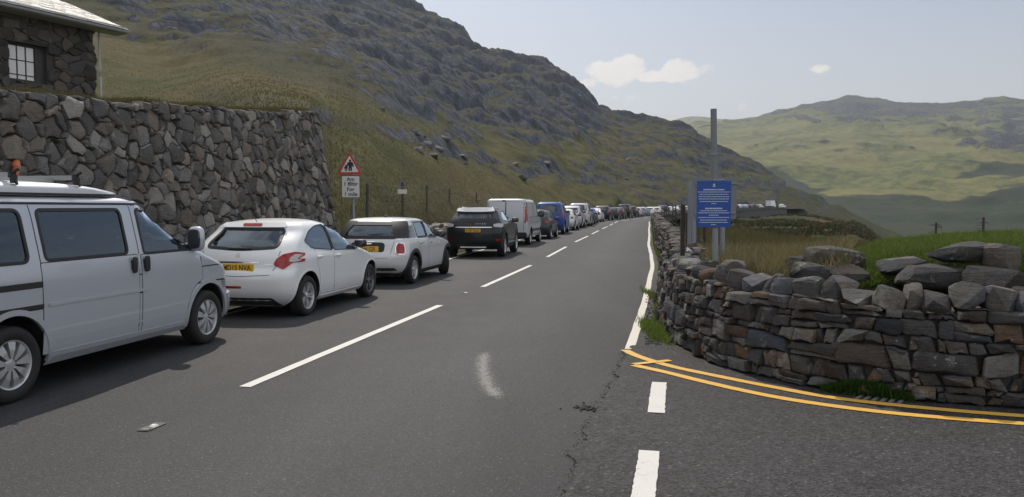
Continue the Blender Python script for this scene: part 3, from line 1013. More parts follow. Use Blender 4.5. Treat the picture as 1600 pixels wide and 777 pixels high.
def warp(c):
    """bends the joints so that neighbouring stones still meet but no outline stays a clean cell"""
    if not c: return c
    P = []
    for i, p in enumerate(c):
        q = c[(i + 1) % len(c)]
        P.append(p)
        if math.hypot(q[0] - p[0], q[1] - p[1]) > .15: P.append(((p[0] + q[0]) / 2, (p[1] + q[1]) / 2))
    A = np.array(P)
    x = A[:, 0] + .13 * (vnoise(A[:, 0] * 5, A[:, 1] * 5, 71) - .5) + .07 * (vnoise(A[:, 0] * 13, A[:, 1] * 13, 72) - .5)
    y = A[:, 1] + .13 * (vnoise(A[:, 0] * 5, A[:, 1] * 5, 73) - .5) + .07 * (vnoise(A[:, 0] * 13, A[:, 1] * 13, 74) - .5)
    return list(zip(x.tolist(), y.tolist()))

def stone_geo(poly, joint, bulge, fmap, rg, back=0.10, prv=0.035):
    """a wall stone from its outline in wall coordinates; returns verts (world), faces, area"""
    cx = sum(p[0] for p in poly) / len(poly); cy = sum(p[1] for p in poly) / len(poly)
    A = 0.5 * abs(sum(poly[i][0] * poly[(i + 1) % len(poly)][1] - poly[(i + 1) % len(poly)][0] * poly[i][1] for i in range(len(poly))))
    if A < 0.0012: return None
    # merge short edges, then cut every corner
    Q = []
    for p in poly:
        if not Q or (p[0] - Q[-1][0]) ** 2 + (p[1] - Q[-1][1]) ** 2 > 0.0009: Q.append(p)
    if len(Q) < 3: return None
    poly = Q
    out = []
    for i, p in enumerate(poly):
        a, b = poly[i - 1], poly[(i + 1) % len(poly)]
        k = rg.uniform(0.06, 0.17)
        if len(poly) > 8:
            out.append(p); continue
        out.append((p[0] + (a[0] - p[0]) * k, p[1] + (a[1] - p[1]) * k))
        out.append((p[0] + (b[0] - p[0]) * k, p[1] + (b[1] - p[1]) * k))
    sz = math.sqrt(A)
    def inset(P, d):
        r = []
        for p in P:
            v = (cx - p[0], cy - p[1]); l = math.hypot(*v) + 1e-6
            k = min(d / l, 0.45)
            r.append((p[0] + v[0] * k, p[1] + v[1] * k))
        return r
    o0 = inset(out, joint)
    o0 = [(p[0] + rg.gauss(0, 0.03) * sz, p[1] + rg.gauss(0, 0.03) * sz) for p in o0]
    pr = rg.uniform(-0.02, prv)
    tx, ty = rg.gauss(0, 0.12), rg.gauss(0, 0.12)
    def dep(p, d): return d + pr + tx * (p[0] - cx) + ty * (p[1] - cy)
    n = len(o0)
    o1 = inset(o0, 0.06 * sz); o2 = inset(o0, 0.20 * sz)
    V = [fmap(p[0], p[1], -back) for p in o0]
    V += [fmap(p[0], p[1], dep(p, -bulge * .45)) for p in o0]
    V += [fmap(p[0], p[1], dep(p, bulge * rg.uniform(.4, .8))) for p in o1]
    V += [fmap(p[0], p[1], dep(p, bulge * rg.uniform(.85, 1.2))) for p in o2]
    V.append(fmap(cx, cy, dep((cx, cy), bulge * rg.uniform(0.95, 1.25))))
    F = []
    for k in range(3):
        for i in range(n):
            j = (i + 1) % n
            F.append((k * n + i, k * n + j, (k + 1) * n + j, (k + 1) * n + i))
    for i in range(n): F.append((3 * n + i, 3 * n + (i + 1) % n, 4 * n))
    return V, F, A

def put_stones(parent, geos, mat, limit=300, name='stone', score=None):
    """largest in the picture as stones of their own, the rest joined"""
    geos.sort(key=score or (lambda g: -g[2]))
    inv = parent.matrix_world.inverted() if parent else Matrix()
    P0 = parent.location.copy() if parent else Vector()
    for (V, F, A) in geos[:limit]:
        c = sum(V, Vector()) / len(V)
        o = meshobj(name, [v - c for v in V], F, mat, parent, True, 36)
        o.location = c - P0
    rest = geos[limit:]
    if rest:
        vs, fs = [], []
        for (V, F, A) in rest:
            k = len(vs); vs += [v - P0 for v in V]; fs += [tuple(i + k for i in f) for f in F]
        o = meshobj('rubble_stone', vs, fs, mat, parent, True, 48)
        o['kind'] = 'stuff'

def px_score(g):
    c = g[0][-1]
    if c.y < 1 or not (-0.68 < c.x / c.y < 0.68): return 0.0
    return -g[2] / (c.y * c.y)

# ---- the tall battered retaining wall on the left
RW_O = Vector((-6.0 + 0.185 * (5.5 - 12), 5.5, 0)); RW_D = Vector((0.182, 0.983, 0)).normalized(); RW_N = Vector((RW_D.y, -RW_D.x, 0))
RW_L = 15.25
def rw_top(a): return 2.72 + 0.085 * a + 0.10 * float(vnoise(np.array(a * 1.1), np.array(0.5), 4)) - 0.05
def rw_map(a, b, d):
    a2 = a - 0.125 * max(b, 0) * max(0, (a - RW_L + 4)) / 4          # the end leans back too
    return RW_O + RW_D * a2 + RW_N * (d - 0.10 * b) + Vector((0, 0, b))
rwall = empty('retaining_wall', tuple(RW_O), 0, 'tall leaning random-rubble stone retaining wall below the cottage', 'wall')
pts = darts(RW_L, 4.2, [0.20, 0.15, 0.11, 0.08, 0.05], 1.12, 3)
cells = [warp(c) for c in power_cells(pts, RW_L, 4.2, 1.12)]
rg = random.Random(5)
geos = []
for c in cells:
    if not c: continue
    cx = sum(p[0] for p in c) / len(c)
    top = rw_top(cx)
    c = clip(c, (0, 1), top)
    if len(c) < 3: continue
    c = clip(c, (0, -1), 0.02)
    if len(c) < 3: continue
    g = stone_geo(c, 0.008, rg.uniform(0.015, 0.05), rw_map, rg, 0.14)
    if g: geos.append(g)
put_stones(rwall, geos, M_STONE_L, 300, 'stone', px_score)
# core and cap behind the face stones
vs, fs = [], []
na = 40
for i in range(na + 1):
    a = RW_L * i / na - (0.03 if i == na else 0)
    tp = rw_top(a) - 0.07
    for (b, d) in ((-0.1, -0.06), (tp, -0.06), (tp, -1.1), (-0.1, -1.1)):
        vs.append(rw_map(a, b, d) - RW_O)
for i in range(na):
    for k in range(4):
        fs.append((i * 4 + k, i * 4 + (k + 1) % 4, i * 4 + 4 + (k + 1) % 4, i * 4 + 4 + k))
fs += [(0, 1, 2, 3), tuple(na * 4 + k for k in (3, 2, 1, 0))]
meshobj('mortar_core', vs, fs, M_CORE, rwall, False)

# ---- lumps of rock: angular blocks cut by convex hulls
def rock_mesh(seed, sub=1, ex=0.75, amp=0.06, npts=22):
    rg = random.Random(seed)
    bm = bmesh.new()
    for i in range(npts):
        v = Vector((rg.gauss(0, 1), rg.gauss(0, 1), rg.gauss(0, 1))).normalized()
        v = Vector([math.copysign(abs(c) ** ex, c) for c in v]) * rg.uniform(0.86, 1.05)
        bm.verts.new(v)
    r = bmesh.ops.convex_hull(bm, input=bm.verts)
    bmesh.ops.delete(bm, geom=[g for g in r['geom_interior'] if isinstance(g, bmesh.types.BMVert)], context='VERTS')
    for f in [f for f in bm.faces if f.calc_area() < 1e-6]: pass
    if sub:
        bmesh.ops.subdivide_edges(bm, edges=bm.edges, cuts=sub, use_grid_fill=True, smooth=0.16)
        bmesh.ops.triangulate(bm, faces=bm.faces)
        for v in bm.verts:
            p = v.co
            n = float(fbm(np.array(p.x * 1.9 + seed), np.array(p.y * 1.9 + p.z * 2.3), 3, seed)) - 0.5
            n2 = float(fbm(np.array(p.x * 6.3 + seed), np.array(p.y * 6.3 + p.z * 7.7), 3, seed + 5)) - 0.5
            v.co = p * (1 + 2 * amp * n + (0.09 * n2 if sub > 2 else 0))
    me = bpy.data.meshes.new('rock')
    mx = max(max(abs(c) for c in v.co) for v in bm.verts)
    for v in bm.verts: v.co /= mx
    bm.to_mesh(me); bm.free()
    me.polygons.foreach_set('use_smooth', [True] * len(me.polygons))
    me.set_sharp_from_angle(angle=R(26))
    return me
ROCKS = [rock_mesh(s, 0, 0.62, npts=20) for s in range(14)]
BIGROCKS = [rock_mesh(100 + s, 3, 0.50, 0.07, 20) for s in range(12)]
def with_mat(me, mat):
    k = me.name + '_' + mat.name
    if k in bpy.data.meshes: return bpy.data.meshes[k]
    m2 = me.copy(); m2.name = k; m2.materials.clear(); m2.materials.append(mat)
    return m2
def place_rock(name, me, mat, loc, half, rot, parent=None):
    o = bpy.data.objects.new(name, with_mat(me, mat))
    o.location = loc; o.scale = half; o.rotation_euler = rot
    return link(o, parent)
def join_rocks(name, items, mat, parent=None, origin=Vector()):
    vs, fs = [], []
    for (me, loc, half, rot) in items:
        M = Matrix.Translation(loc) @ Euler(rot).to_matrix().to_4x4() @ Matrix.Diagonal((*half, 1))
        k = len(vs)
        vs += [M @ v.co - origin for v in me.vertices]
        fs += [tuple(i + k for i in p.vertices) for p in me.polygons]
    o = meshobj(name, vs, fs, mat, parent, True, 30)
    o['kind'] = 'stuff'
    return o

# ---- the curved dry-stone wall at the junction
CA = np.array([(p.x, p.y) for p in CWP])
CS = np.concatenate([[0], np.cumsum(np.hypot(*np.diff(CA, axis=0).T))])
CWL = CS[-1]
def cw_frame(a):
    x = float(np.interp(a, CS, CA[:, 0])); y = float(np.interp(a, CS, CA[:, 1]))
    dx = float(np.interp(a + .12, CS, CA[:, 0]) - np.interp(a - .12, CS, CA[:, 0])); dy = float(np.interp(a + .12, CS, CA[:, 1]) - np.interp(a - .12, CS, CA[:, 1]))
    l = math.hypot(dx, dy)
    return Vector((x, y, 0)), Vector((dx / l, dy / l, 0)), Vector((dy / l, -dx / l, 0))      # outward normal: towards the road
def cw_map(a, b, d):
    p, t, n = cw_frame(min(max(a, 0.0), CWL))
    return p + n * (d - 0.13 * b) + Vector((0, 0, b))
def cw_top(a): return float(np.interp(a, [0, 2.5, 4, 6, 8.5, 20], [0.80, 0.80, 0.80, 0.80, 0.76, 0.76])) + 0.09 * (float(vnoise(np.array(a * 2.1), np.array(1.5), 14)) - .5)
cwall = empty('stone_wall', (3.0, 7.0, 0), 0, 'dark curved dry-stone wall with rough coping rounding the corner of the side road', 'wall')
rg = random.Random(15)
geos = []
# rough courses: uneven beds, long flat blocks and fillers
beds = [0.02]
while beds[-1] < 0.86: beds.append(beds[-1] + rg.choice((.10, .13, .15, .17, .20)))
def bed(k, a): return beds[k] + (0.10 if 0 < k else 0.0) * (float(vnoise(np.array(a * 1.6 + k * 5.3), np.array(k * 3.1), 44)) - .5) + (0.03 if k else 0) * (float(vnoise(np.array(a * 5.1), np.array(k * 1.7), 45)) - .5)
for k in range(len(beds) - 1):
    a = -rg.uniform(0, .2)
    h_ = beds[k + 1] - beds[k]
    while a < CWL:
        w_ = h_ * rg.choice((.7, .9, 1.1, 1.4, 1.7, 2.1, 2.6)) * rg.uniform(.85, 1.15)
        w_ = min(max(w_, .07), .50)
        a0, a1 = max(a, 0), min(a + w_, CWL)
        a += w_
        if a1 - a0 < .04: continue
        sl = rg.uniform(-.055, .055)
        def quad(f0, f1, x0, x1):
            P = []
            n_ = 3
            for i in range(n_): x = x0 + (x1 - x0) * i / (n_ - 1); P.append((x + rg.uniform(-.008, .008), bed(k, x) + (bed(k + 1, x) - bed(k, x)) * f0 + rg.uniform(-.006, .006)))
            for i in range(n_): x = x1 + (x0 - x1) * i / (n_ - 1); P.append((x + sl + rg.uniform(-.012, .012), bed(k, x) + (bed(k + 1, x) - bed(k, x)) * f1 + rg.uniform(-.008, .008)))
            return P
        parts_ = [(0, 1, a0, a1)]
        if h_ > .12 and rg.random() < .25: f = rg.uniform(.4, .65); parts_ = [(0, f, a0, a1), (f, 1, a0, a1)]
        elif w_ > .2 and rg.random() < .15: parts_ = [(0, 1, a0, a0 + w_ * .72), (0, .55, a0 + w_ * .72, a1), (.55, 1, a0 + w_ * .72, a1)]
        for q_ in parts_:
            if q_[3] - q_[2] < .03: continue
            c = clip(quad(*q_), (0, 1), cw_top((a0 + a1) / 2) + .02)
            if len(c) < 3: continue
            g = stone_geo(c, 0.004, rg.uniform(0.008, 0.035), cw_map, rg, 0.12, 0.04)
            if g: geos.append(g)
put_stones(cwall, geos, M_STONE_R, 240, 'stone', px_score)
vs, fs = [], []
na = 120
for i in range(na + 1):
    a = CWL * i / na
    tp = cw_top(a) - 0.03
    for (b, d) in ((-0.1, -0.055), (tp, -0.055), (tp, -0.62), (-0.1, -0.62)):
        vs.append(cw_map(a, b, d) - cwall.location)
for i in range(na):
    for k in range(4):
        fs.append((i * 4 + k, i * 4 + (k + 1) % 4, i * 4 + 4 + (k + 1) % 4, i * 4 + 4 + k))
fs += [(0, 1, 2, 3), tuple(na * 4 + k for k in (3, 2, 1, 0))]
meshobj('wall_core', vs, fs, M_CORE, cwall, False)
# coping: upright blocks along the top, each its own stone
a = 0.15
k = 0
rg = random.Random(77)
while a < CWL - 0.2:
    p, t, n = cw_frame(a)
    big = 4.7 < a < 10.0
    wdt = rg.uniform(0.16, 0.30) if big else rg.uniform(0.26, 0.52)
    hgt = rg.uniform(0.15, 0.25) if big else rg.uniform(0.09, 0.15)
    tp = cw_top(a + wdt / 2)
    c = cw_map(a + wdt / 2, tp + hgt * 0.36, -0.20 + rg.uniform(-.06, .06))
    place_rock('coping_stone', BIGROCKS[k % 12] if rg.random() < .8 else ROCKS[k % 14], M_STONE_TOP if (big and rg.random() < 0.6) else M_STONE_R, c - cwall.location,
               (wdt * 0.55, rg.uniform(0.15, 0.24), hgt * 0.60), (rg.uniform(-.2, .2), rg.uniform(-.22, .22), math.atan2(t.y, t.x) + rg.uniform(-.25, .25) + (math.pi if rg.random() < .5 else 0)), cwall)
    a += wdt * rg.uniform(0.92, 1.08); k += 1

# ---- low walls of loose rubble along the main road
def rubble_wall(name, label, s0, s1, off, h, th, size, nparts, seed, mat, side, hz=None, base_z=None):
    """a dry wall of separate blocks; side = +1 when its road face looks left"""
    rg = random.Random(seed)
    x0, y0 = road_pt(s0, off)
    w = empty(name, (float(x0), float(y0), 0), 0, label, 'wall')
    items = []
    s = s0
    while s < s1:
        p = Vector((*[float(q) for q in road_pt(s, off)], float(road_z(s)))); th_ = road_dir(s)
        nrm = Vector((math.sin(th_), -math.cos(th_), 0)) * (-side)      # towards the road
        hh = h * (1 + 0.22 * (float(vnoise(np.array(s * 0.35), np.array(2.0), seed)) - 0.5))
        k = 1.0 + 0.012 * max(0, p.y - 30)
        sz = size * k
        nrow = max(2, int(hh / (sz * 0.62)))
        for r in range(nrow):
            z = (r + 0.45) * hh / nrow
            f = 1 - 0.25 * z / hh
            for d in ((1, -1) if r == nrow - 1 else (1,)):
                items.append((ROCKS[rg.randrange(14)], p + nrm * (d * th / 2 * f + rg.uniform(-.04, .04)) + Vector((math.cos(th_), math.sin(th_), 0)) * rg.uniform(-.1, .1) * sz + Vector((0, 0, z)),
                              (sz * rg.uniform(.42, .72), sz * rg.uniform(.4, .6), hh / nrow * rg.uniform(.5, .72)), (rg.uniform(-.25, .25), rg.uniform(-.25, .25), th_ + rg.uniform(-.4, .4))))
        if True:
            items.append((ROCKS[rg.randrange(14)], p + Vector((0, 0, hh + 0.02)), (sz * rg.uniform(.45, .8), th * rg.uniform(.4, .62), sz * rg.uniform(.2, .42)),
                          (rg.uniform(-.3, .3), rg.uniform(-.3, .3), th_ + rg.uniform(-.5, .5))))
        s += sz * 0.92
    o0 = w.location.copy()
    items.sort(key=lambda it: it[1].length / (it[2][0] + it[2][2]))
    for it in items[:nparts]:
        place_rock('stone', it[0], mat, it[1] - o0, it[2], it[3], w)
    if items[nparts:]:
        join_rocks('rubble_stone', items[nparts:], mat, w, o0)
    n = max(2, int((s1 - s0) / 1.0))
    vs, fs = [], []
    for i in range(n + 1):
        ss = s0 + (s1 - s0) * i / n
        for (oo, z) in ((-th * .42, -0.3), (-th * .34, h * .86), (th * .34, h * .86), (th * .42, -0.3)):
            x, y = road_pt(ss, off + oo)
            vs.append(Vector((float(x), float(y), float(road_z(ss)) + z)) - o0)
    for i in range(n):
        for k in range(4): fs.append((i * 4 + k, i * 4 + (k + 1) % 4, i * 4 + 4 + (k + 1) % 4, i * 4 + 4 + k))
    fs += [(0, 1, 2, 3), tuple(n * 4 + k for k in (3, 2, 1, 0))]
    meshobj('wall_core', vs, fs, M_CORE, w, False)
    return w
rubble_wall('stone_wall', 'low loose dry-stone wall running along the right edge of the main road', s_at_y(13.2), s_at_y(165), 4.02, 0.78, 0.55, 0.28, 150, 21, M_STONE_R, 1)
rubble_wall('stone_wall', 'low overgrown dry-stone wall behind the parked cars on the left verge', s_at_y(20.6), s_at_y(118), -5.0, 0.85, 0.5, 0.36, 120, 22, M_STONE_L, -1)

# ---- the retaining wall that carries the far road
s0, s1 = s_at_y(175), s_at_y(303)
n = 240
vs, fs = [], []
ss = np.linspace(s0, s1, n + 1)
dep = np.interp(ss, [s0, s0 + 40, s1 - 50, s1], [4.5, 6.0, 6.0, 5.0])
for i in range(n + 1):
    for j in range(9):
        f = j / 8
        x, y = road_pt(ss[i], 4.1 + 0.5 * f + 0.12 * (float(vnoise(np.array(i * 1.7), np.array(j * 1.9), 6)) - 0.5))
        vs.append((float(x), float(y), float(road_z(ss[i])) + 0.42 - (0.42 + dep[i]) * f))
    x, y = road_pt(ss[i], 3.7); vs.append((float(x), float(y), float(road_z(ss[i])) + 0.40))
    x, y = road_pt(ss[i], 3.6); vs.append((float(x), float(y), float(road_z(ss[i])) - 0.3))
for i in range(n):
    for j in range(8): fs.append((i * 11 + j, i * 11 + 11 + j, i * 11 + 12 + j, i * 11 + 1 + j))
    fs.append((i * 11, i * 11 + 9, i * 11 + 20, i * 11 + 11)); fs.append((i * 11 + 9, i * 11 + 10, i * 11 + 21, i * 11 + 20))
tag(meshobj('retaining_wall', vs, fs, stone_mat('far_wall_stone', [(.045, .05, .045), (.06, .062, .06), (.04, .042, .045)], .1, .8, .4), None, False), 'long dark retaining wall carrying the far end of the road round the hillside', 'wall')

# ---- boulders lying on the bank behind the curved wall (photograph position, depth, half sizes in metres)
BL = [
    (1302, 404, 9.3, .36, .26, .155, 3, .10, 'large flat grey boulder propped at the left end of the bank'),
    (1268, 428, 8.7, .20, .20, .125, 1, .15, 'squarish mottled boulder under the large flat grey boulder'),
    (1243, 412, 9.2, .11, .16, .090, 5, -.3, 'small dark bluish block left of the large flat grey boulder'),
    (1283, 396, 9.6, .09, .12, .07, 7, .5, 'small pale stone perched beside the large flat grey boulder'),
    (1322, 430, 8.7, .25, .2, .11, 8, -.1, 'dark rounded boulder just behind the coping below the grass edge'),
    (1408, 414, 8.6, .24, .24, .070, 2, -.18, 'thin tilted grey slab poking out under the turf'),
    (1450, 433, 8.3, .40, .3, .135, 4, .04, 'long brownish slab of rock lying behind the coping'),
    (1503, 394, 8.4, .37, .3, .115, 6, -.02, 'broad dark boulder bedded into the top of the grass bank'),
    (1564, 404, 8.1, .165, .2, .165, 9, .35, 'pale pointed triangular boulder standing on the bank'),
    (1556, 440, 7.9, .34, .3, .14, 10, .06, 'wide dark grey rock below the pale pointed boulder'),
    (1598, 473, 7.0, .16, .18, .14, 11, .3, 'slate blue block leaning on the wall at the right edge'),
]
for (px, py, Y, sx, sy, sz, k, rz, lab) in BL:
    o = place_rock('boulder', BIGROCKS[k], M_STONE_TOP if k in (3, 9, 7) else M_STONE_B, dpt(px, py, Y), (sx, sy, sz), (0.08, rz * .6 if k != 9 else .1, rz))
    tag(o, lab, 'boulder')
tag(place_rock('pebble', BIGROCKS[2], plain('quartz', (.62, .61, .59), .7), gpt(1487, 619) + Vector((0, 0, .03)), (.045, .04, .035), (0, 0, 0)), 'small white quartz pebble at the foot of the curved wall', 'stone')

# ---- cottage on the terrace above the retaining wall
HC = Vector((-10.45, 20.0, 0)); HD = Vector((0.447, 0.894, 0)); HN = Vector((0.894, -0.447, 0))
def on_facade(px, py, off=0.0):
    P = HC + HN * off
    d = pray(px, py); C0 = Vector((0, 0, CAM_H))
    q = C0 + d * ((P - C0).dot(HN) / d.dot(HN))
    return (HC - q).dot(HD), q.z          # distance back from the corner, height
Z0, ZE = 3.2, 6.22
house = empty('cottage', tuple(HC + Vector((0, 0, Z0))), 0, 'small stone cottage with slate roof above the retaining wall', 'house')
HO = house.location.copy()
def h_map(a, b, d): return HC - HD * a + HN * d + Vector((0, 0, b))
wa1, wz1 = on_facade(18, 64); wa0, wz0 = on_facade(76, 126)
WX0, WX1, WZ0, WZ1 = wa0, wa1 + 0.05, wz0 - .1, wz1
pts = darts(4.6, 2.2, [0.20, 0.14, 0.10, 0.07], 1.35, 31)
cells = [warp(c) for c in power_cells(pts, 4.6, 2.2, 1.35)]
geos = []
rg = random.Random(3)
for (sx, sy, _), c in zip(pts, cells):
    if not c: continue
    cx, cz = sx, sy / 1.35 + 4.05
    c = [(p[0], p[1] + 4.05) for p in c]
    if WX0 < cx < WX1 and WZ0 < cz < WZ1: continue
    # keep clear of the window opening
    dl, dr, db, dtp = WX0 - cx, cx - WX1, WZ0 - cz, cz - WZ1
    m = max(dl, dr, db, dtp)
    if m == dl: c = clip(c, (1, 0), WX0)
    elif m == dr: c = clip(c, (-1, 0), -WX1)
    elif m == db: c = clip(c, (0, 1), WZ0)
    else: c = clip(c, (0, -1), -WZ1)
    if len(c) < 3: continue
    g = stone_geo(c, 0.004, rg.uniform(0.004, 0.014), h_map, rg, 0.08, 0.004)
    if g: geos.append(g)
put_stones(house, geos, M_STONE_H, 160, 'stone', px_score)
# body of the house, with the window opening left in the front
LEN, DEP = 9.5, 6.0
mb = MB()
def hb(a0, a1, d0, d1, z0, z1):
    P = [h_map(a, b, d) - HO for b in (z0, z1) for (a, d) in ((a0, d0), (a1, d0), (a1, d1), (a0, d1))]
    mb.add(P, [(0, 3, 2, 1), (4, 5, 6, 7), (0, 1, 5, 4), (1, 2, 6, 5), (2, 3, 7, 6), (3, 0, 4, 7)])
hb(0.02, WX0, -0.05, -0.5, Z0, ZE); hb(WX1, LEN, -0.05, -0.5, Z0, ZE); hb(WX0, WX1, -0.05, -0.5, Z0, WZ0); hb(WX0, WX1, -0.05, -0.5, WZ1, ZE)
hb(0.02, LEN, -0.5, -DEP, Z0, ZE)
mb.build('wall', M_CORE, house)
# gable triangle
tp = math.tan(R(21.5))
RID = DEP / 2
mb = MB()
mb.add([h_map(0.03, ZE, -0.06) - HO, h_map(0.03, ZE, -DEP) - HO, h_map(0.03, ZE + RID * tp, -RID) - HO, h_map(0.4, ZE, -0.06) - HO, h_map(0.4, ZE, -DEP) - HO, h_map(0.4, ZE + RID * tp, -RID) - HO],
       [(0, 1, 2), (5, 4, 3), (0, 3, 4, 1), (1, 4, 5, 2), (2, 5, 3, 0)])
mb.build('gable', M_STONE_H, house)
# window: frame, glazing bars, panes in a pale glossy colour
M_DARKWOOD = plain('dark_painted_wood', (0.035, 0.033, 0.032), 0.6)
M_PANE = plain('glossy_pale_glazing', (0.62, 0.62, 0.62), 0.12, coat=1.0, var=0.03)
wf = MB()
def wb(mbx, a0, a1, z0, z1, d0, d1):
    P = [h_map(a, b, d) - HO for b in (z0, z1) for (a, d) in ((a0, d0), (a1, d0), (a1, d1), (a0, d1))]
    mbx.add(P, [(0, 3, 2, 1), (4, 5, 6, 7), (0, 1, 5, 4), (1, 2, 6, 5), (2, 3, 7, 6), (3, 0, 4, 7)])
WO0 = WX0 + 0.20
wb(wf, WO0, WO0 + .04, WZ0, WZ1, -.12, -.2); wb(wf, WX1 - .04, WX1, WZ0, WZ1, -.12, -.2); wb(wf, WO0, WX1, WZ1 - .05, WZ1, -.121, -.2); wb(wf, WO0, WX1, WZ0, WZ0 + .05, -.121, -.2)
window = wf.build('window', M_DARKWOOD, house)
wd = MB(); wb(wd, WX0, WO0, WZ0, WZ1, -.13, -.3); wd.build('reveal', M_DARKWOOD, window)
cw_, rows_ = (WX1 - WO0 - .08) / 3, [WZ0 + .05, WZ0 + .05 + (WZ1 - WZ0 - .1) * .14, WZ0 + .05 + (WZ1 - WZ0 - .1) * .57, WZ1 - .05]
for i in range(3):
    for j in range(3):
        q = MB(); wb(q, WO0 + .04 + cw_ * i + .011, WO0 + .04 + cw_ * (i + 1) - .011, rows_[j] + .011, rows_[j + 1] - .011, -.155, -.165)
        q.build('pane', M_PANE, window)
gb = MB()
for i in (1, 2): wb(gb, WO0 + .04 + cw_ * i - .011, WO0 + .04 + cw_ * i + .011, WZ0 + .05, WZ1 - .05, -.140, -.17)
for j in (1, 2): wb(gb, WO0 + .04, WX1 - .04, rows_[j] - .011, rows_[j] + .011, -.143, -.168)
gb.build('glazing_bar', M_DARKWOOD, window)
ln = MB(); wb(ln, WX0 - .12, WX1 + .12, WZ1, WZ1 + .09, 0.01, -.3); ln.build('lintel', M_STONE_H, house)
# roof of slates on a deck, gutter, soffit, drainpipe
M_SLATE = stone_mat('roof_slate', [(.085, .088, .098), (.07, .072, .082), (.10, .10, .11)], 0.2, 0.25, 2.0)
for nd in M_SLATE.node_tree.nodes:
    if nd.type == 'BSDF_PRINCIPLED': nd.inputs['Roughness'].default_value = 0.34; nd.inputs['Specular IOR Level'].default_value = 0.6
OV, VE = 0.40, 0.62        # eave and verge overhang
def r_map(a, q, h): # a back from corner, q up the slope from the eave edge, h above the deck
    c, s_ = math.cos(R(21.5)), math.sin(R(21.5))
    return h_map(a, ZE + (q - OV / c) * s_ + h * c, OV - q * c + h * s_)
SLP = (RID + OV) / math.cos(R(21.5))
dk = MB()
P = [r_map(a, q, h) - HO for h in (0.0, 0.07) for (a, q) in ((-VE, 0), (LEN, 0), (LEN, SLP), (-VE, SLP))]
dk.add(P, [(0, 3, 2, 1), (4, 5, 6, 7), (0, 1, 5, 4), (1, 2, 6, 5), (2, 3, 7, 6), (3, 0, 4, 7)])
def r_map2(a, q, h):
    p = r_map(a, q, h); d = (p - HC).dot(HN)
    return p + HN * (2 * (-RID - d) )
P = [r_map2(a, q, h) - HO for h in (0.0, 0.07) for (a, q) in ((-VE, 0), (LEN, 0), (LEN, SLP), (-VE, SLP))]
dk.add(P, [(0, 3, 2, 1), (4, 5, 6, 7), (0, 1, 5, 4), (1, 2, 6, 5), (2, 3, 7, 6), (3, 0, 4, 7)])
roof = dk.build('roof', M_SLATE, house)
rg = random.Random(9)
q = -0.03; row = 0
while q < SLP - .1:
    a = -VE - 0.02 - (0.14 if row % 2 else 0)
    while a < 5.2:
        w = 0.28
        a0, a1 = max(a, -VE - .03) + .004, a + w - .004
        h = 0.085 + rg.uniform(-.004, .006)
        if a1 > a0 + .05 and (q < 2.4):
            P = [r_map(x, y, z) - HO for z in (0, .012) for (x, y) in ((a0, q), (a1, q), (a1, q + .42), (a0, q + .42))]
            # lower edge rests on the course beneath
            P = [r_map(x, y, (h if y == q else 0.071) + z) - HO for z in (0, .012) for (x, y) in ((a0, q), (a1, q), (a1, q + .42), (a0, q + .42))]
            c = sum(P, Vector()) / 8
            o = meshobj('slate', [p - c for p in P], [(0, 3, 2, 1), (4, 5, 6, 7), (0, 1, 5, 4), (1, 2, 6, 5), (2, 3, 7, 6), (3, 0, 4, 7)], M_SLATE, roof, False)
            o.location = c
        a += w
    q += 0.23; row += 1
M_GUT = plain('grey_gutter', (0.34, 0.36, 0.39), 0.5)
g = MB()
gr = []
for k in range(9):
    an = math.pi * k / 8
    gr.append((0.06 * math.cos(an), -0.06 * math.sin(an)))
vs = []
for a in (-VE, LEN):
    base = r_map(a, 0, 0.03)
    for (x, z) in gr: vs.append(base + HN * (x + .055) + Vector((0, 0, z)) - HO)
    for (x, z) in gr[::-1]: vs.append(base + HN * (x * .86 + .055) + Vector((0, 0, z * .86)) - HO)
m = 18
g.add(vs, [(k, (k + 1) % m, m + (k + 1) % m, m + k) for k in range(m)] + [tuple(range(m))[::-1], tuple(range(m, 2 * m))])
g.build('gutter', M_GUT, house)
sf = MB()
P = [h_map(a, ZE + z, d) - HO for z in (-.20, -.02) for (a, d) in ((-VE + .02, 0.0), (LEN, 0.0), (LEN, OV), (-VE + .02, OV))]
sf.add(P, [(0, 3, 2, 1), (4, 5, 6, 7), (0, 1, 5, 4), (1, 2, 6, 5), (2, 3, 7, 6), (3, 0, 4, 7)])
sf.build('soffit', M_GUT, house)
MB().tube([h_map(-.05, ZE - .1, .10) - HO, h_map(-.05, 5.1, .10) - HO, h_map(-.04, 4.9, .12) - HO, h_map(-.06, 3.3, .10) - HO], 0.030, 8).build('drainpipe', plain('pale_drainpipe', (.42, .42, .41), .6), house)
# bent orange pipe end out of the retaining wall
op = [onp for onp in ()]
def on_rw(px, py, off=0.0):
    d = pray(px, py); C0 = Vector((0, 0, CAM_H)); P = RW_O + RW_N * (off - .22)
    return C0 + d * ((P - C0).dot(RW_N) / d.dot(RW_N))
p1, p2, p3, p4 = on_rw(25, 254, .03), on_rw(26, 262, .12), on_rw(24, 276, .12), on_rw(18, 296, .08)
tag(MB().tube([on_rw(22, 255, -.1), p1, p2, p3, p4], [.05, .05, .05, .05, .052], 10).build('drain_pipe', plain('orange_plastic', (.48, .15, .07), .6)), 'bent orange plastic pipe end sticking out of the retaining wall', 'pipe')
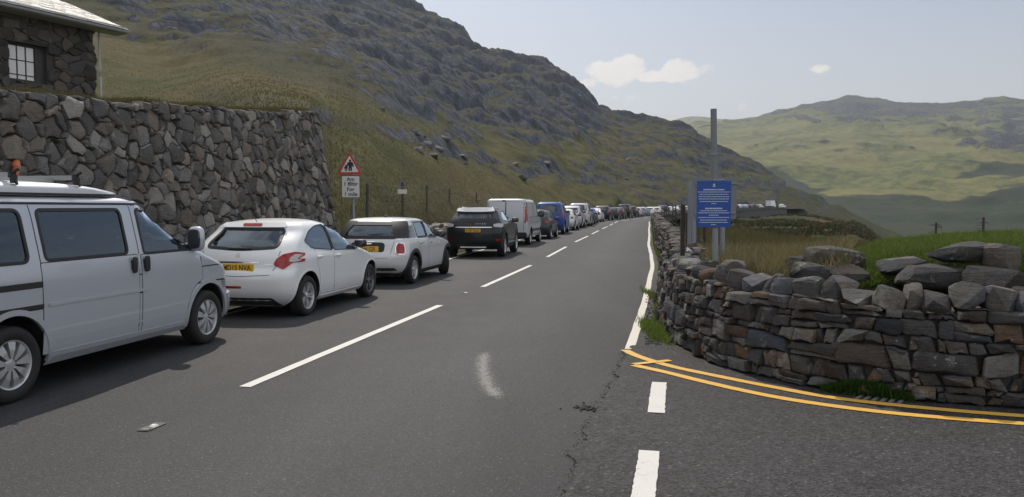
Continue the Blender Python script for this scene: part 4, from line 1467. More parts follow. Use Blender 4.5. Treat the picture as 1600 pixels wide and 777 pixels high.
# ---------------------------------------------------------------- vehicle materials
def car_paint(name, col, metal=0.0, rough=0.32, dirt=None):
    dirt = dirt if dirt is not None else (0.25 if max(col) > .3 else 0.07)
    m, t, b = new_mat(name)
    co = t.coord('Object')
    n = t.noise(co, 2.2, 5.0, 0.6)
    sep_ = t.node('ShaderNodeSeparateXYZ'); t.l.new(co, sep_.inputs[0])
    low = t.smooth(t.math('ADD', sep_.outputs[2], t.math('MULTIPLY', n, 0.35)), 0.75, 0.25)     # road film along the sills
    c = t.mix(t.math('MULTIPLY', low, dirt), (*col, 1), (0.16, 0.145, 0.125, 1))
    t.put(b.inputs['Base Color'], c)
    b.inputs['Metallic'].default_value = metal
    t.put(b.inputs['Roughness'], t.math('ADD', rough, t.math('ADD', t.math('MULTIPLY', n, 0.08), t.math('MULTIPLY', low, 0.25)), clamp=True))
    b.inputs['Coat Weight'].default_value = 0.8 if max(col) > .3 else 0.35
    b.inputs['Specular IOR Level'].default_value = 0.5 if max(col) > .3 else 0.3
    t.put(b.inputs['Coat Roughness'], t.math('ADD', 0.05, t.math('MULTIPLY', low, 0.4)))
    return m
P_SILVER = car_paint('silver_paint', (.50, .53, .585), .28, .32)
P_WHITE = car_paint('white_paint', (.85, .86, .87))
P_SILVERW = car_paint('pale_silver_paint', (.66, .67, .68), .2)
P_BLACK = car_paint('black_paint', (.012, .013, .015))
P_GREYV = car_paint('light_grey_paint', (.52, .535, .56), .15)
P_BLUE = car_paint('royal_blue_paint', (.02, .07, .30), .2)
P_BRIGHT = car_paint('bright_blue_paint', (.03, .13, .42), .2)
P_DKGREY = car_paint('dark_grey_paint', (.045, .048, .052), .4)
P_NAVY = car_paint('navy_paint', (.012, .018, .045), .2)
P_SKY = car_paint('pale_blue_paint', (.30, .40, .52), .3)
P_RED = car_paint('red_paint', (.28, .02, .02))
P_PLAST = plain('black_plastic', (0.018, 0.018, 0.019), 0.55)
P_RUBBER = plain('tyre_rubber', (0.022, 0.021, 0.021), 0.8, var=0.2, bump=0.15)
P_ALLOY = plain('alloy', (.62, .63, .64), .32, .6)
P_DALLOY = plain('grey_alloy', (.20, .20, .205), .38, .7)
P_CHROME = plain('chrome', (.75, .75, .76), .12, 1.0, var=.02)
P_SEAT = plain('seat_cloth', (.030, .030, .034), .9)
P_CABIN = plain('cabin_trim', (.035, .035, .038), .85)
P_GAP = plain('shut_line', (.012, .012, .013), .8)
P_WELL = plain('wheel_well', (.014, .014, .014), .95)
P_YPLATE = plain('yellow_plate', (.72, .42, .02), .4, var=.03)
P_LET = plain('plate_lettering', (.012, .012, .012), .6)
P_CLADD = plain('black_cladding', (.030, .030, .032), .6)
P_WCAP = car_paint('pop_top_white', (.62, .64, .68), 0.1, .4)
def lens(name, col, em=None):
    m, t, b = new_mat(name)
    co = t.coord('Object')
    v = t.voro(co, 60.0)
    t.put(b.inputs['Base Color'], t.mix(t.smooth(v, 0.2, 0.7), tuple(c * 0.7 for c in col), col))
    b.inputs['Roughness'].default_value = 0.2
    b.inputs['Coat Weight'].default_value = 0.3
    b.inputs['Coat Roughness'].default_value = 0.05
    return m
P_TAIL = lens('tail_lens', (.42, .007, .004)); P_CLEAR = lens('clear_lens', (.55, .55, .56)); P_AMBER = lens('amber_lens', (.7, .25, .03)); P_DTAIL = lens('dark_tail_lens', (.22, .012, .012))
def glass_mat(name, tint):
    m = bpy.data.materials.new(name); m.use_nodes = True
    t = NT(m.node_tree); t.n.clear()
    fr = t.node('ShaderNodeFresnel', {'IOR': 1.52})
    n = t.noise(t.coord('Object'), 1.5, 3.0)
    tr = t.node('ShaderNodeBsdfTransparent', {'Color': (*tint, 1)})
    gl = t.node('ShaderNodeBsdfGlossy', {'Color': (.74, .87, 1, 1)})
    t.put(gl.inputs['Roughness'], t.math('MULTIPLY', n, 0.04))
    mx = t.node('ShaderNodeMixShader')
    t.put(mx.inputs[0], t.math('ADD', t.math('MULTIPLY', fr.outputs[0], 2.1), 0.0, clamp=True))
    t.l.new(tr.outputs[0], mx.inputs[1]); t.l.new(gl.outputs[0], mx.inputs[2])
    o = t.node('ShaderNodeOutputMaterial'); t.l.new(mx.outputs[0], o.inputs[0])
    return m
G_CLEAR = glass_mat('clear_glass', (.62, .66, .66)); G_TINT = glass_mat('tinted_glass', (.30, .32, .34)); G_DARK = glass_mat('privacy_glass', (.10, .105, .115))
def dark_glass():
    m, t, b = new_mat('dark_glass')
    n = t.noise(t.coord('Object'), 1.2, 3.0)
    t.put(b.inputs['Base Color'], t.mix(n, (.012, .014, .017), (.035, .04, .045)))
    b.inputs['Roughness'].default_value = .04
    b.inputs['Coat Weight'].default_value = 0.6
    b.inputs['Specular IOR Level'].default_value = .8
    return m
G_OPAQUE = dark_glass()

# ---------------------------------------------------------------- vehicle bodies
class Body:
    """closed car body stacked from level outlines between its rear and front profiles"""
    def __init__(self, rear, front, width, plan, rr=(.25, .22), rf=(.45, .40), bow=(.05, .10), nlev=46, nside=26):
        self.rear, self.front, self.width, self.plan = rear, front, width, plan
        self.rr, self.rf, self.bow, self.nside = rr, rf, bow, nside
        self.z0, self.z1 = width[0][0], width[-1][0]
        z = np.linspace(self.z0, self.z1, 1500)
        a, b, c = self.P(rear, z), self.P(front, z), self.P(width, z)
        step = np.sqrt(np.diff(z) ** 2 + np.maximum.reduce([np.diff(a) ** 2, .6 * np.diff(b) ** 2, np.diff(c) ** 2]))
        cum = np.concatenate([[0], np.cumsum(step)])
        self.levels = np.interp(np.linspace(0, cum[-1], nlev), cum, z)

    @staticmethod
    def P(tab, q): return pchip([t[0] for t in tab], [t[1] for t in tab], q)

    def taper(self, x): return float(self.P(self.plan, np.array(x)))

    def outline(self, z, ins=0.0, xmin=None, xmax=None):
        xr = float(self.P(self.rear, np.array(z))) + ins; xf = float(self.P(self.front, np.array(z))) - ins
        if xmin is not None: xr = max(xr, xmin)
        if xmax is not None: xf = min(xf, xmax)
        w = max(float(self.P(self.width, np.array(z))) - ins, 0.02)
        L = max(xf - xr, 0.05)
        ax, ay = min(self.rr[0], .42 * L), min(self.rr[1], .8 * w)
        bx, by = min(self.rf[0], .42 * L), min(self.rf[1], .8 * w)
        h = []
        for k in range(4): h.append((xr, (w - ay) * k / 4))
        for k in range(8):
            an = math.pi / 2 * k / 8
            h.append((xr + ax * (1 - math.cos(an)), w - ay + ay * math.sin(an)))
        xa, xb = xr + ax, xf - bx
        for k in range(self.nside + 1): h.append((xa + (xb - xa) * k / self.nside, w))
        for k in range(1, 9):
            an = math.pi / 2 * k / 8
            h.append((xf - bx * (1 - math.sin(an)), w - by + by * math.cos(an)))
        for k in range(1, 5): h.append((xf, (w - by) * (1 - k / 4)))
        out = []
        for (x, y) in h:
            q = (y / w) ** 2
            x2 = x + self.bow[0] * q * max(0, 1 - (x - xr) / .5) - self.bow[1] * q * max(0, 1 - (xf - x) / .7)
            out.append((x2, y * self.taper(x2)))
        return out + [(x, -y) for (x, y) in out[-2:0:-1]]

    def solid(self, ins=0.0, za=None, zb=None, xmin=None, xmax=None, n=None):
        lv = self.levels if za is None else np.linspace(za, zb, n or 14)
        vs, fs = [], []
        for z in lv: vs += [(x, y, z) for (x, y) in self.outline(float(z), ins, xmin, xmax)]
        m = len(vs) // len(lv)
        for i in range(len(lv) - 1):
            for k in range(m):
                k2 = (k + 1) % m
                fs.append((i * m + k, i * m + k2, (i + 1) * m + k2, (i + 1) * m + k)[::-1])
        for (i, flip) in ((0, False), (len(lv) - 1, True)):
            c = len(vs)
            xs = [vs[i * m + k][0] for k in range(m)]
            vs.append(((min(xs) + max(xs)) / 2, 0, float(lv[i]) + (0.004 if flip and ins == 0 else 0)))
            for k in range(m):
                f = (i * m + k, i * m + (k + 1) % m, c)
                fs.append(f[::-1] if flip else f)
        return vs, fs

def to_obj(vs, fs, mat):
    me = bpy.data.meshes.new('cut')
    me.from_pydata(vs, [], fs)
    bm = bmesh.new(); bm.from_mesh(me)
    bmesh.ops.recalc_face_normals(bm, faces=bm.faces); bm.to_mesh(me); bm.free()
    me.materials.append(mat)
    o = bpy.data.objects.new('cut', me); COL.objects.link(o)
    return o

def carve(vs, fs, mat, cutters):
    """body minus its openings; returns a mesh"""
    b = to_obj(vs, fs, mat)
    for c in cutters:
        m = b.modifiers.new('b', 'BOOLEAN'); m.operation = 'DIFFERENCE'; m.solver = 'EXACT'; m.object = c; m.material_mode = 'TRANSFER'
    dg = bpy.context.evaluated_depsgraph_get(); dg.update()
    me = bpy.data.meshes.new_from_object(b.evaluated_get(dg))
    for o in [b] + cutters:
        d = o.data; bpy.data.objects.remove(o); bpy.data.meshes.remove(d)
    me.polygons.foreach_set('use_smooth', [True] * len(me.polygons))
    me.set_sharp_from_angle(angle=R(32))
    return me

def roundpoly(P, r, n=5):
    out = []
    m = len(P)
    rs = r if isinstance(r, (list, tuple)) else [r] * m
    for i, p in enumerate(P):
        p = Vector(p); a = Vector(P[i - 1]) - p; b = Vector(P[(i + 1) % m]) - p
        k = min(rs[i], a.length * .45, b.length * .45)
        if k < 1e-4: out.append((p.x, p.y)); continue
        A, B = p + a.normalized() * k, p + b.normalized() * k
        for j in range(n + 1):
            t = j / n
            q = A * (1 - t) ** 2 + p * 2 * t * (1 - t) + B * t * t
            out.append((q.x, q.y))
    return out

def prism_cut(poly, view, d0, d1, mat):
    """opening cutter: polygon in a side (x,z) or end (y,z) view pushed through the body"""
    n = len(poly)
    if view == 's': V = [(x, d, z) for d in (d0, d1) for (x, z) in poly]
    else: V = [(d, y, z) for d in (d0, d1) for (y, z) in poly]
    F = [tuple(range(n)), tuple(range(n, 2 * n))[::-1]] + [(i, n + i, n + (i + 1) % n, (i + 1) % n) for i in range(n)]
    return to_obj(V, F, mat)

def cyl_cut(x, r, z, y0, y1, mat, n=40):
    V = [(x + r * math.cos(2 * math.pi * k / n), y, z + r * math.sin(2 * math.pi * k / n)) for y in (y0, y1) for k in range(n)]
    F = [tuple(range(n)), tuple(range(n, 2 * n))[::-1]] + [(i, n + i, n + (i + 1) % n, (i + 1) % n) for i in range(n)]
    return to_obj(V, F, mat)

class Skin:
    """projects flat outlines on to a body so that glass, lamps and panels follow its surface"""
    def __init__(self, vs, fs): self.t = BVHTree.FromPolygons([Vector(v) for v in vs], fs)

    def hit(self, view, a, b):
        k, s = view[0], (view[1] if len(view) > 1 else 1)
        if k == 's': o, d = Vector((a, s * 4, b)), Vector((0, -s, 0))
        elif k == 'r': o, d = Vector((-6, a, b)), Vector((1, 0, 0))
        elif k == 'f': o, d = Vector((10, a, b)), Vector((-1, 0, 0))
        elif k == 't': o, d = Vector((a, b, 5)), Vector((0, 0, -1))
        else:     # rear corner, seen at 45 degrees
            d = Vector((.7071, -s * .7071, 0)); o = Vector((.7071, s * .7071, 0)) * a + Vector((0, 0, b)) - d * 6
        p, n, i, _ = self.t.ray_cast(o, d)
        if p is None:
            p, n, i, _ = self.t.find_nearest(o + d * (4 if k == 's' else 6))
        if n.dot(d) > 0: n = -n
        return p, n

    def patch(self, name, poly, view, off, mat, parent=None, thick=0.012, res=0.07):
        B = []
        m = len(poly)
        for i in range(m):
            p, q = Vector(poly[i]), Vector(poly[(i + 1) % m])
            k = max(1, int((q - p).length / res))
            for j in range(k): B.append(p.lerp(q, j / k))
        nb = len(B)
        xs = [p.x for p in B]; ys = [p.y for p in B]
        I = []
        nx, ny = int((max(xs) - min(xs)) / res), int((max(ys) - min(ys)) / res)
        for i in range(1, nx + 1):
            for j in range(1, ny + 1):
                p = Vector((min(xs) + (i - .5) * res, min(ys) + (j - .5) * res))
                ins = False
                for k in range(nb):
                    a, b = B[k], B[k - 1]
                    if (a.y > p.y) != (b.y > p.y) and p.x < (b.x - a.x) * (p.y - a.y) / (b.y - a.y) + a.x: ins = not ins
                if ins and min((p - b).length for b in B) > res * .35: I.append(p)
        r = delaunay_2d_cdt(B + I, [(i, (i + 1) % nb) for i in range(nb)], [list(range(nb))], 1, 1e-5)
        V2, E, F = r[0], r[1], r[2]
        vs = []; base = []
        for p in V2:
            h, n = self.hit(view, p.x, p.y)
            vs.append(h + n * off); base.append(h + n * (off - thick))
        fs = [tuple(f) for f in F]
        # skirt back into the body
        cnt = {}
        for f in fs:
            for i in range(len(f)):
                e = (f[i], f[(i + 1) % len(f)]); cnt[e] = 1
        o = len(vs); vs += base
        sk = [(a, o + a, o + b, b)[::-1] for (a, b) in cnt if (b, a) not in cnt]
        ref = self.hit(view, *V2[0])[1]
        used = sorted({i for f in fs + sk for i in f}); mp = {u_: i for i, u_ in enumerate(used)}
        vs = [vs[u_] for u_ in used]; fs = [tuple(mp[i] for i in f) for f in fs + sk]
        bm = bmesh.new()
        bv = [bm.verts.new(v) for v in vs]
        for f in fs:
            try: bm.faces.new([bv[i] for i in f])
            except ValueError: pass
        bmesh.ops.recalc_face_normals(bm, faces=bm.faces)
        # outward
        acc = 0.0
        for f in bm.faces: acc += f.normal.dot(ref) * f.calc_area()
        if acc < 0: bmesh.ops.reverse_faces(bm, faces=bm.faces)
        me = bpy.data.meshes.new(name); bm.to_mesh(me); bm.free()
        me.materials.append(mat)
        me.polygons.foreach_set('use_smooth', [True] * len(me.polygons)); me.set_sharp_from_angle(angle=R(40))
        return link(bpy.data.objects.new(name, me), parent)

    def strip(self, name, line, w, view, off, mat, parent=None, closed=False, thick=0.01, res=0.06):
        """narrow raised band (shut line, moulding, seal) along a line on the body"""
        L = [Vector(p) for p in line]
        Q = []
        m = len(L)
        for i in range(m if closed else m - 1):
            p, q = L[i], L[(i + 1) % m]
            k = max(1, int((q - p).length / res))
            for j in range(k): Q.append(p.lerp(q, j / k))
        if not closed: Q.append(L[-1])
        n = len(Q); vs = []; fs = []
        for i in range(n):
            a = Q[i - 1] if (closed or i > 0) else Q[i]; b = Q[(i + 1) % n] if (closed or i < n - 1) else Q[i]
            t = (b - a).normalized(); s_ = Vector((-t.y, t.x))
            for k, (o, f) in enumerate(((-1, -thick), (-1, 0), (1, 0), (1, -thick))):
                p = Q[i] + s_ * (o * w / 2)
                h, nn = self.hit(view, p.x, p.y)
                vs.append(h + nn * (off + f))
        for i in range(n if closed else n - 1):
            for k in range(3):
                fs.append((i * 4 + k, ((i + 1) % n) * 4 + k, ((i + 1) % n) * 4 + k + 1, i * 4 + k + 1))
        bm = bmesh.new(); bv = [bm.verts.new(v) for v in vs]
        for f in fs: bm.faces.new([bv[i] for i in f])
        bmesh.ops.recalc_face_normals(bm, faces=bm.faces)
        me = bpy.data.meshes.new(name); bm.to_mesh(me); bm.free(); me.materials.append(mat)
        me.polygons.foreach_set('use_smooth', [True] * len(me.polygons)); me.set_sharp_from_angle(angle=R(40))
        return link(bpy.data.objects.new(name, me), parent)

_WH = {}
WM = Matrix(((1, 0, 0, 0), (0, 0, -1, 0), (0, 1, 0, 0), (0, 0, 0, 1)))     # local xy -> wheel plane, extrude outwards (-y)
def wheel_meshes(Rw, w, style):
    key = (Rw, w, style)
    if key in _WH: return _WH[key]
    rr = Rw * (.655 if style != 'cap' else .64)
    h = w / 2
    t = MB().lathe([(rr, -h + .016), (rr * 1.05, -h + .004), (Rw * .82, -h - .006), (Rw * .93, -h + .002), (Rw * .975, -h + .018), (Rw, -h + .04), (Rw, -.035), (Rw - .008, -.032), (Rw - .008, -.022), (Rw, -.019),
                    (Rw, .019), (Rw - .008, .022), (Rw - .008, .032), (Rw, .035), (Rw, h - .04), (Rw * .96, h - .01), (Rw * .82, h + .004), (rr, h - .016)], 44, closed=True)
    tyre = t.mesh('tyre', P_RUBBER, 40)
    r = MB()
    r.lathe([(rr * .90, -h + .045), (rr * .955, -h + .012), (rr * 1.01, -h + .008), (rr * 1.015, -h + .03), (rr * .97, -h + .06), (rr * .93, h - .02), (rr * .90, h - .02), (rr * .88, -h + .07)], 44, closed=True)
    def spoke(an, r0, r1, w0, w1, d0, d1, skew=0.0):
        c, s = math.cos(an), math.sin(an)
        pts = [(r0, -w0), (r0, w0), (r1, w1 + skew), (r1, -w1 + skew)]
        P = [(x * c - y * s, x * s + y * c) for (x, y) in pts]
        # face slopes inwards from the hub
        vs = [(p[0], p[1], d) for p, d in zip(P, (d0, d0, d1, d1))]
        bk = [(p[0], p[1], h - .085) for p in P]
        r.add(vs + bk, [(0, 1, 2, 3), (7, 6, 5, 4), (0, 4, 5, 1), (1, 5, 6, 2), (2, 6, 7, 3), (3, 7, 4, 0)], WM)
    H = h
    if style == 'cap':
        for k in range(9):
            a = 2 * math.pi * k / 9
            spoke(a, rr * .24, rr * .60, rr * .045, rr * .135, H - .012, H - .008)
            spoke(a, rr * .60, rr * .965, rr * .135, rr * .20, H - .008, H - .020)
        hubr = .27
    elif style == 'five':
        for k in range(5):
            a = 2 * math.pi * k / 5 + .3
            spoke(a, rr * .10, rr * .93, rr * .17, rr * .14, H - .03, H - .022)
        hubr = .24
    elif style == 'ten':
        for k in range(10):
            a = 2 * math.pi * k / 10
            spoke(a, rr * .12, rr * .94, rr * .075, rr * .06, H - .03, H - .02)
        hubr = .22
    else:       # five pairs
        for k in range(5):
            a = 2 * math.pi * k / 5 + .2
            for q in (-1, 1):
                spoke(a + q * .14, rr * .16, rr * .94, rr * .07, rr * .085, H - .04, H - .022, q * rr * .05)
        hubr = .24
    r.lathe([(0.0001, -h + .022), (rr * hubr * .6, -h + .02), (rr * hubr, -h + .03), (rr * hubr, -h + .08)], 20)
    rim = r.mesh('rim', P_DALLOY if style == 'pairs_dark' else P_ALLOY, 30)
    d = MB().lathe([(0.0001, -h + .10), (rr * .93, -h + .10), (rr * .93, h - .03), (.0001, h - .03)], 28)
    disc = d.mesh('wheel', P_WELL, 30)
    _WH[key] = (disc, tyre, rim)
    return _WH[key]
def add_wheel(parent, x, y, Rw, w, style, steer=0.0):
    disc, tyre, rim = wheel_meshes(Rw, w, style)
    o = link(bpy.data.objects.new('wheel', disc), parent)
    o.location = (x, y, Rw)
    o.rotation_euler = (0, random.uniform(0, 1) if y < 0 else 0, (math.pi if y > 0 else 0) + steer)
    for nm, me in (('tyre', tyre), ('rim', rim)):
        link(bpy.data.objects.new(nm, me), o)
    return o

def text_mesh(s, size, mat, depth=0.0015, bold=0.0, name='lettering'):
    cu = bpy.data.curves.new(name, 'FONT')
    cu.body = s; cu.size = size; cu.align_x = 'CENTER'; cu.align_y = 'CENTER'; cu.extrude = depth; cu.offset = bold
    cu.resolution_u = 3
    o = bpy.data.objects.new(name, cu); COL.objects.link(o)
    dg = bpy.context.evaluated_depsgraph_get(); dg.update()
    me = bpy.data.meshes.new_from_object(o.evaluated_get(dg))
    bpy.data.objects.remove(o); bpy.data.curves.remove(cu)
    me.materials.clear(); me.materials.append(mat); me.name = name
    return me
REARM = Matrix(((0, 0, -1, 0), (-1, 0, 0, 0), (0, 1, 0, 0), (0, 0, 0, 1)))
def rear_plate(skin, parent, z, text, w=.52, h=.112, y=0.0, name='number_plate', sx=1.0):
    p, n = skin.hit('r', y, z)
    M = Matrix.Translation(p + Vector((-.008, 0, 0))) @ REARM
    o = MB().prism(roundpoly([(-w / 2, -h / 2), (w / 2, -h / 2), (w / 2, h / 2), (-w / 2, h / 2)], .012, 3), -.03, .006).build(name, P_YPLATE, parent)
    tilt = math.atan2(-n.z, -n.x) * 0
    o.matrix_local = M
    if text:
        t = link(bpy.data.objects.new('lettering', text_mesh(text, h * .98, P_LET, bold=.0006)), o)
        t.location = (0, -.002, .0075); t.scale = (sx, 1, 1)
    return o

def blob_obj(name, c, s, e, mat, parent): return MB().blob(c, s, e).build(name, mat, parent, 60)
def add_mirror(skin, parent, x, z, sgn, size, mat):
    p, n = skin.hit(('s', sgn), x, z)
    m = MB().blob((x + .02, p.y + sgn * (size[1] + .05), z + size[2] * .4), size, .62, 14, 8)
    m.tube([(x + .03, p.y - sgn * .01, z - .02), (x + .02, p.y + sgn * (size[1] * .8), z + .01)], .022, 6)
    o = m.build('wing_mirror', mat, parent, 50)
    g = MB().blob((x + .02 - size[0] * .93, p.y + sgn * (size[1] + .05), z + size[2] * .4), (.006, size[1] * .82, size[2] * .80), .6, 12, 6)
    g.build('mirror_glass', G_OPAQUE, o)
    return o
def add_seats(parent, xs, floor, yoff=.36, head=True, h=.58):
    for x in xs:
        for y in ((-yoff, yoff)):
            s = MB()
            s.blob((x + .22, y, floor + .12), (.27, .24, .10), .45)
            M = Matrix.Translation((x, y, floor + .15)) @ Matrix.Rotation(R(-16), 4, 'Y')
            s.blob((0, 0, h / 2), (.075, .23, h / 2), .5, M=M)
            if head: s.blob((-.02, 0, h + .10), (.055, .13, .085), .55, M=M)
            s.build('seat', P_SEAT, parent, 50)
def add_steering(parent, x, z, y):
    pts = []
    for k in range(25):
        a = 2 * math.pi * k / 24
        pts.append((x + .07 * math.sin(a), y + .185 * math.cos(a), z + .17 * math.sin(a)))
    m = MB().tube(pts, .014, 6); m.tube([(x, y - .18, z), (x, y + .18, z)], .016, 6); m.tube([(x, y, z), (x + .25, y, z - .14)], .025, 6)
    return m.build('steering_wheel', P_PLAST, parent, 60)
def sideboth(skin, fn):
    for s in (-1, 1): fn(('s', s))
def door(skin, root, poly, paint, gapw=.007, handle=None, hmat=None, view=('s', -1), hs=(.085, .014, .016), name='door'):
    """door skin standing a hair proud, its dark shut line, and its handle"""
    d = skin.patch(name, poly, view, .0025, paint, root, .006, .10)
    skin.strip('shut_line', poly, gapw, view, .0012, P_GAP, d, True, .004)
    if handle:
        p, n = skin.hit(view, *handle)
        m = MB().blob((p.x, p.y + n.y * .022, p.z), (hs[0], .012, hs[2]), .5, 12, 6)
        for q in (-.75, .75): m.box((p.x + hs[0] * q, p.y + n.y * .008, p.z), (.02, .03, hs[2] * 1.1))
        m.build('handle', hmat or paint, d, 50)
    return d
def arc(cx, cz, r, a0, a1, n=26): return [(cx + r * math.cos(R(a0 + (a1 - a0) * k / n)), cz + r * math.sin(R(a0 + (a1 - a0) * k / n))) for k in range(n + 1)]
def heading(px1, px2):
    a, b = gpt(*px1), gpt(*px2)
    return math.atan2(b.y - a.y, b.x - a.x), a
def place(root, contact, ang, track):
    """put a vehicle so that its right rear tyre stands at the given ground point"""
    n = Vector((math.sin(ang), -math.cos(ang), 0))
    p = contact - n * track
    root.location = (p.x, p.y, 0); root.rotation_euler = (0, 0, ang)

# ================================================================= silver camper van
def make_camper():
    B = Body(rear=[(.28, -.90), (.40, -.98), (.60, -1.0), (1.0, -.985), (1.20, -.965), (1.55, -.91), (1.68, -.86), (1.73, -.78), (1.765, -.6)],
             front=[(.24, 3.60), (.34, 3.69), (.46, 3.72), (.58, 3.71), (.62, 3.63), (.75, 3.62), (.90, 3.585), (.955, 3.50), (1.06, 3.22), (1.20, 2.84), (1.27, 2.67), (1.45, 2.40), (1.62, 2.17), (1.70, 2.05), (1.74, 1.94), (1.765, 1.7)],
             width=[(.24, .84), (.32, .885), (.45, .905), (.78, .920), (1.0, .918), (1.16, .900), (1.40, .852), (1.62, .800), (1.70, .765), (1.74, .70), (1.765, .5)],
             plan=[(-1.0, .96), (-.6, .985), (0, 1), (2.4, 1), (3.1, .99), (3.45, .965), (3.74, .90)], rr=(.16, .16), rf=(.30, .30), bow=(.03, .11), nlev=64, nside=40)
    vs, fs = B.solid()
    sk = Skin(vs, fs)
    root = empty('camper_van', label='silver pop-top camper van, nearest of the parked line, cut off by the left edge', cat='van', group='vehicles parked along the road')
    Rw, tr, wb = .325, .80, 2.92
    W_REAR = roundpoly([(-.80, 1.175), (.21, 1.175), (.21, 1.625), (-.74, 1.625)], .07)
    W_MID = roundpoly([(.40, 1.175), (1.50, 1.175), (1.50, 1.625), (.40, 1.625)], .06)
    W_FR = roundpoly([(1.745, 1.16), (2.68, 1.16), (2.12, 1.625), (1.745, 1.625)], [.05, .03, .10, .05])
    cut = [cyl_cut(x, .405, .335, s * .56, s * 1.3, P_WELL) for x in (0, wb) for s in (-1, 1)]
    cab = to_obj(*B.solid(.055, .62, 1.70, None, 2.62, 16), P_CABIN)
    cut.append(cab)
    for w in (W_REAR, W_MID, W_FR): cut.append(prism_cut(w, 's', -1.3, 1.3, P_PLAST))
    cut.append(prism_cut(roundpoly([(-.66, 1.16), (.66, 1.16), (.60, 1.60), (-.60, 1.60)], .08), 'r', -1.4, -.6, P_PLAST))
    ws = roundpoly([(-.74, 1.27), (.74, 1.27), (.66, 1.63), (-.66, 1.63)], .08)
    cut.append(prism_cut(ws, 'f', 1.7, 3.4, P_PLAST))
    body = link(bpy.data.objects.new('body', carve(vs, fs, P_SILVER, cut)), root)
    for s in (-1, 1):
        v = ('s', s)
        for w in (W_REAR, W_MID, W_FR):
            big = [(x + (.02 if x > 1 else -.02) * 0, z) for x, z in w]
            g = sk.patch('side_window', w, v, -.006, G_TINT, root, .004, .12)
            sk.strip('window_seal', w, .030, v, .004, P_PLAST, g, True)
        sk.strip('gutter', [(-.85, 1.700), (2.02, 1.690)], .016, v, .016, P_SILVER, root, thick=.02)
        sk.strip('gutter_shadow_seal', [(-.85, 1.683), (2.04, 1.674)], .012, v, .003, P_PLAST, root)
        sk.strip('side_moulding', [(-.55, .785), (.33, .785)], .032, v, .010, P_PLAST, root)
        sk.strip('side_moulding', [(.39, .785), (1.78, .782)], .026, v, .010, P_SILVER, root)
        sk.strip('crease', [(-.93, .955), (3.40, .945)], .013, v, .0016, P_GAP, root)  # dark strip paints in the shade of the body crease
        sk.strip('moulding_shadow', [(-.93, .765), (3.38, .757)], .016, v, .0016, P_GAP, root)
        sk.strip('sill_crease', [(.42, .462), (2.45, .455)], .012, v, .0035, P_SILVER, root)
        sk.strip('sill_moulding', [(.42, .335), (2.48, .325)], .045, v, .010, P_SILVER, root)
        for x in (0, wb):
            sk.strip('arch_lip', arc(x, .335, .428, -8, 188), .050, v, .013, P_SILVER, root, thick=.03)
    v = ('s', -1)
    sk.strip('door_rail', [(-.93, .975), (.335, .975)], .05, v, .004, P_PLAST, root)
    # sliding door and cab door on the near side
    door(sk, root, roundpoly([(.335, .345), (1.635, .335), (1.635, 1.665), (.335, 1.665)][:1] + [(1.635, .335), (1.635, 1.155), (.335, 1.155)], .02), P_SILVER, .016, (1.555, 1.055), P_PLAST, hs=(.035, .02, .085), name='sliding_door')
    for xs in (.335, 1.665):
        sk.strip('shut_line', [(xs, 1.155), (xs, 1.668)], .010, v, .0012, P_GAP, root)
    door(sk, root, roundpoly([(1.69, .335), (2.46, .330), (2.50, .56), (2.62, .74), (2.80, .80), (2.76, 1.15), (1.69, 1.15)], [.02, .03, .12, .12, .05, .02, .02]), P_SILVER, .016, (1.755, 1.055), P_PLAST, hs=(.04, .02, .085), name='cab_door')
    sk.strip('shut_line', [(2.78, 1.16), (2.16, 1.668), (1.70, 1.668)], .009, v, .0012, P_GAP, root)
    # nose: indicator, vent, bumper
    for s in (-1, 1):
        v2 = ('s', s)
        sk.patch('indicator', roundpoly([(3.36, .80), (3.50, .80), (3.46, .91), (3.36, .93)], .02), v2, .006, P_CLEAR, root, .012)
        for k in range(5):
            sk.strip('vent', [(3.22, .655 + k * .022), (3.37, .652 + k * .022)], .010, v2, .004, P_PLAST, root)
        sk.strip('bumper_top_line', [(3.33, .612), (3.66, .612)], .012, v2, .004, P_GAP, root)
        sk.patch('bumper', roundpoly([(3.375, .29), (3.60, .29), (3.64, .58), (3.345, .58)], .03), v2, .022, P_SILVER, root, .03, .05)
        add_mirror(sk, root, 2.64, 1.22, s, (.055, .10, .145), P_SILVER)
    sk.patch('headlamp', roundpoly([(-.80, .76), (-.48, .74), (-.48, .90), (-.78, .90)], .03), ('f',), .006, P_CLEAR, root, .012)
    sk.patch('headlamp', roundpoly([(.48, .74), (.80, .76), (.78, .90), (.48, .90)], .03), ('f',), .006, P_CLEAR, root, .012)
    sk.patch('windscreen', ws, ('f',), -.006, G_CLEAR, root, .004, .12)
    sk.patch('rear_window', roundpoly([(-.66, 1.16), (.66, 1.16), (.60, 1.60), (-.60, 1.60)], .08), ('r',), -.006, G_TINT, root, .004, .12)
    for s in (-1, 1): sk.patch('tail_lamp', roundpoly([(s * .70, .80), (s * .84, .80), (s * .80, 1.25), (s * .70, 1.25)], .02), ('r',), .006, P_TAIL, root, .012)
    # pop-top roof cap
    cap = Body(rear=[(1.755, -.86), (1.83, -.84), (1.872, -.74), (1.895, -.45)], front=[(1.755, 2.03), (1.79, 2.0), (1.82, 1.80), (1.865, 1.45), (1.885, 1.1), (1.895, .8)],
               width=[(1.755, .715), (1.82, .712), (1.865, .655), (1.888, .53), (1.895, .35)], plan=[(-.86, .97), (0, 1), (1.2, 1), (2.03, .90)], rr=(.12, .12), rf=(.5, .35), bow=(.03, .14), nlev=20, nside=20)
    cv, cf = cap.solid()
    meshobj('pop_top', cv, cf, P_WCAP, root, True, 30)
    sk2 = Skin(cv, cf)
    for s in (-1, 1): sk2.strip('pop_top_seal', [(-.80, 1.768), (1.85, 1.768)], .022, ('s', s), .006, P_PLAST, root)
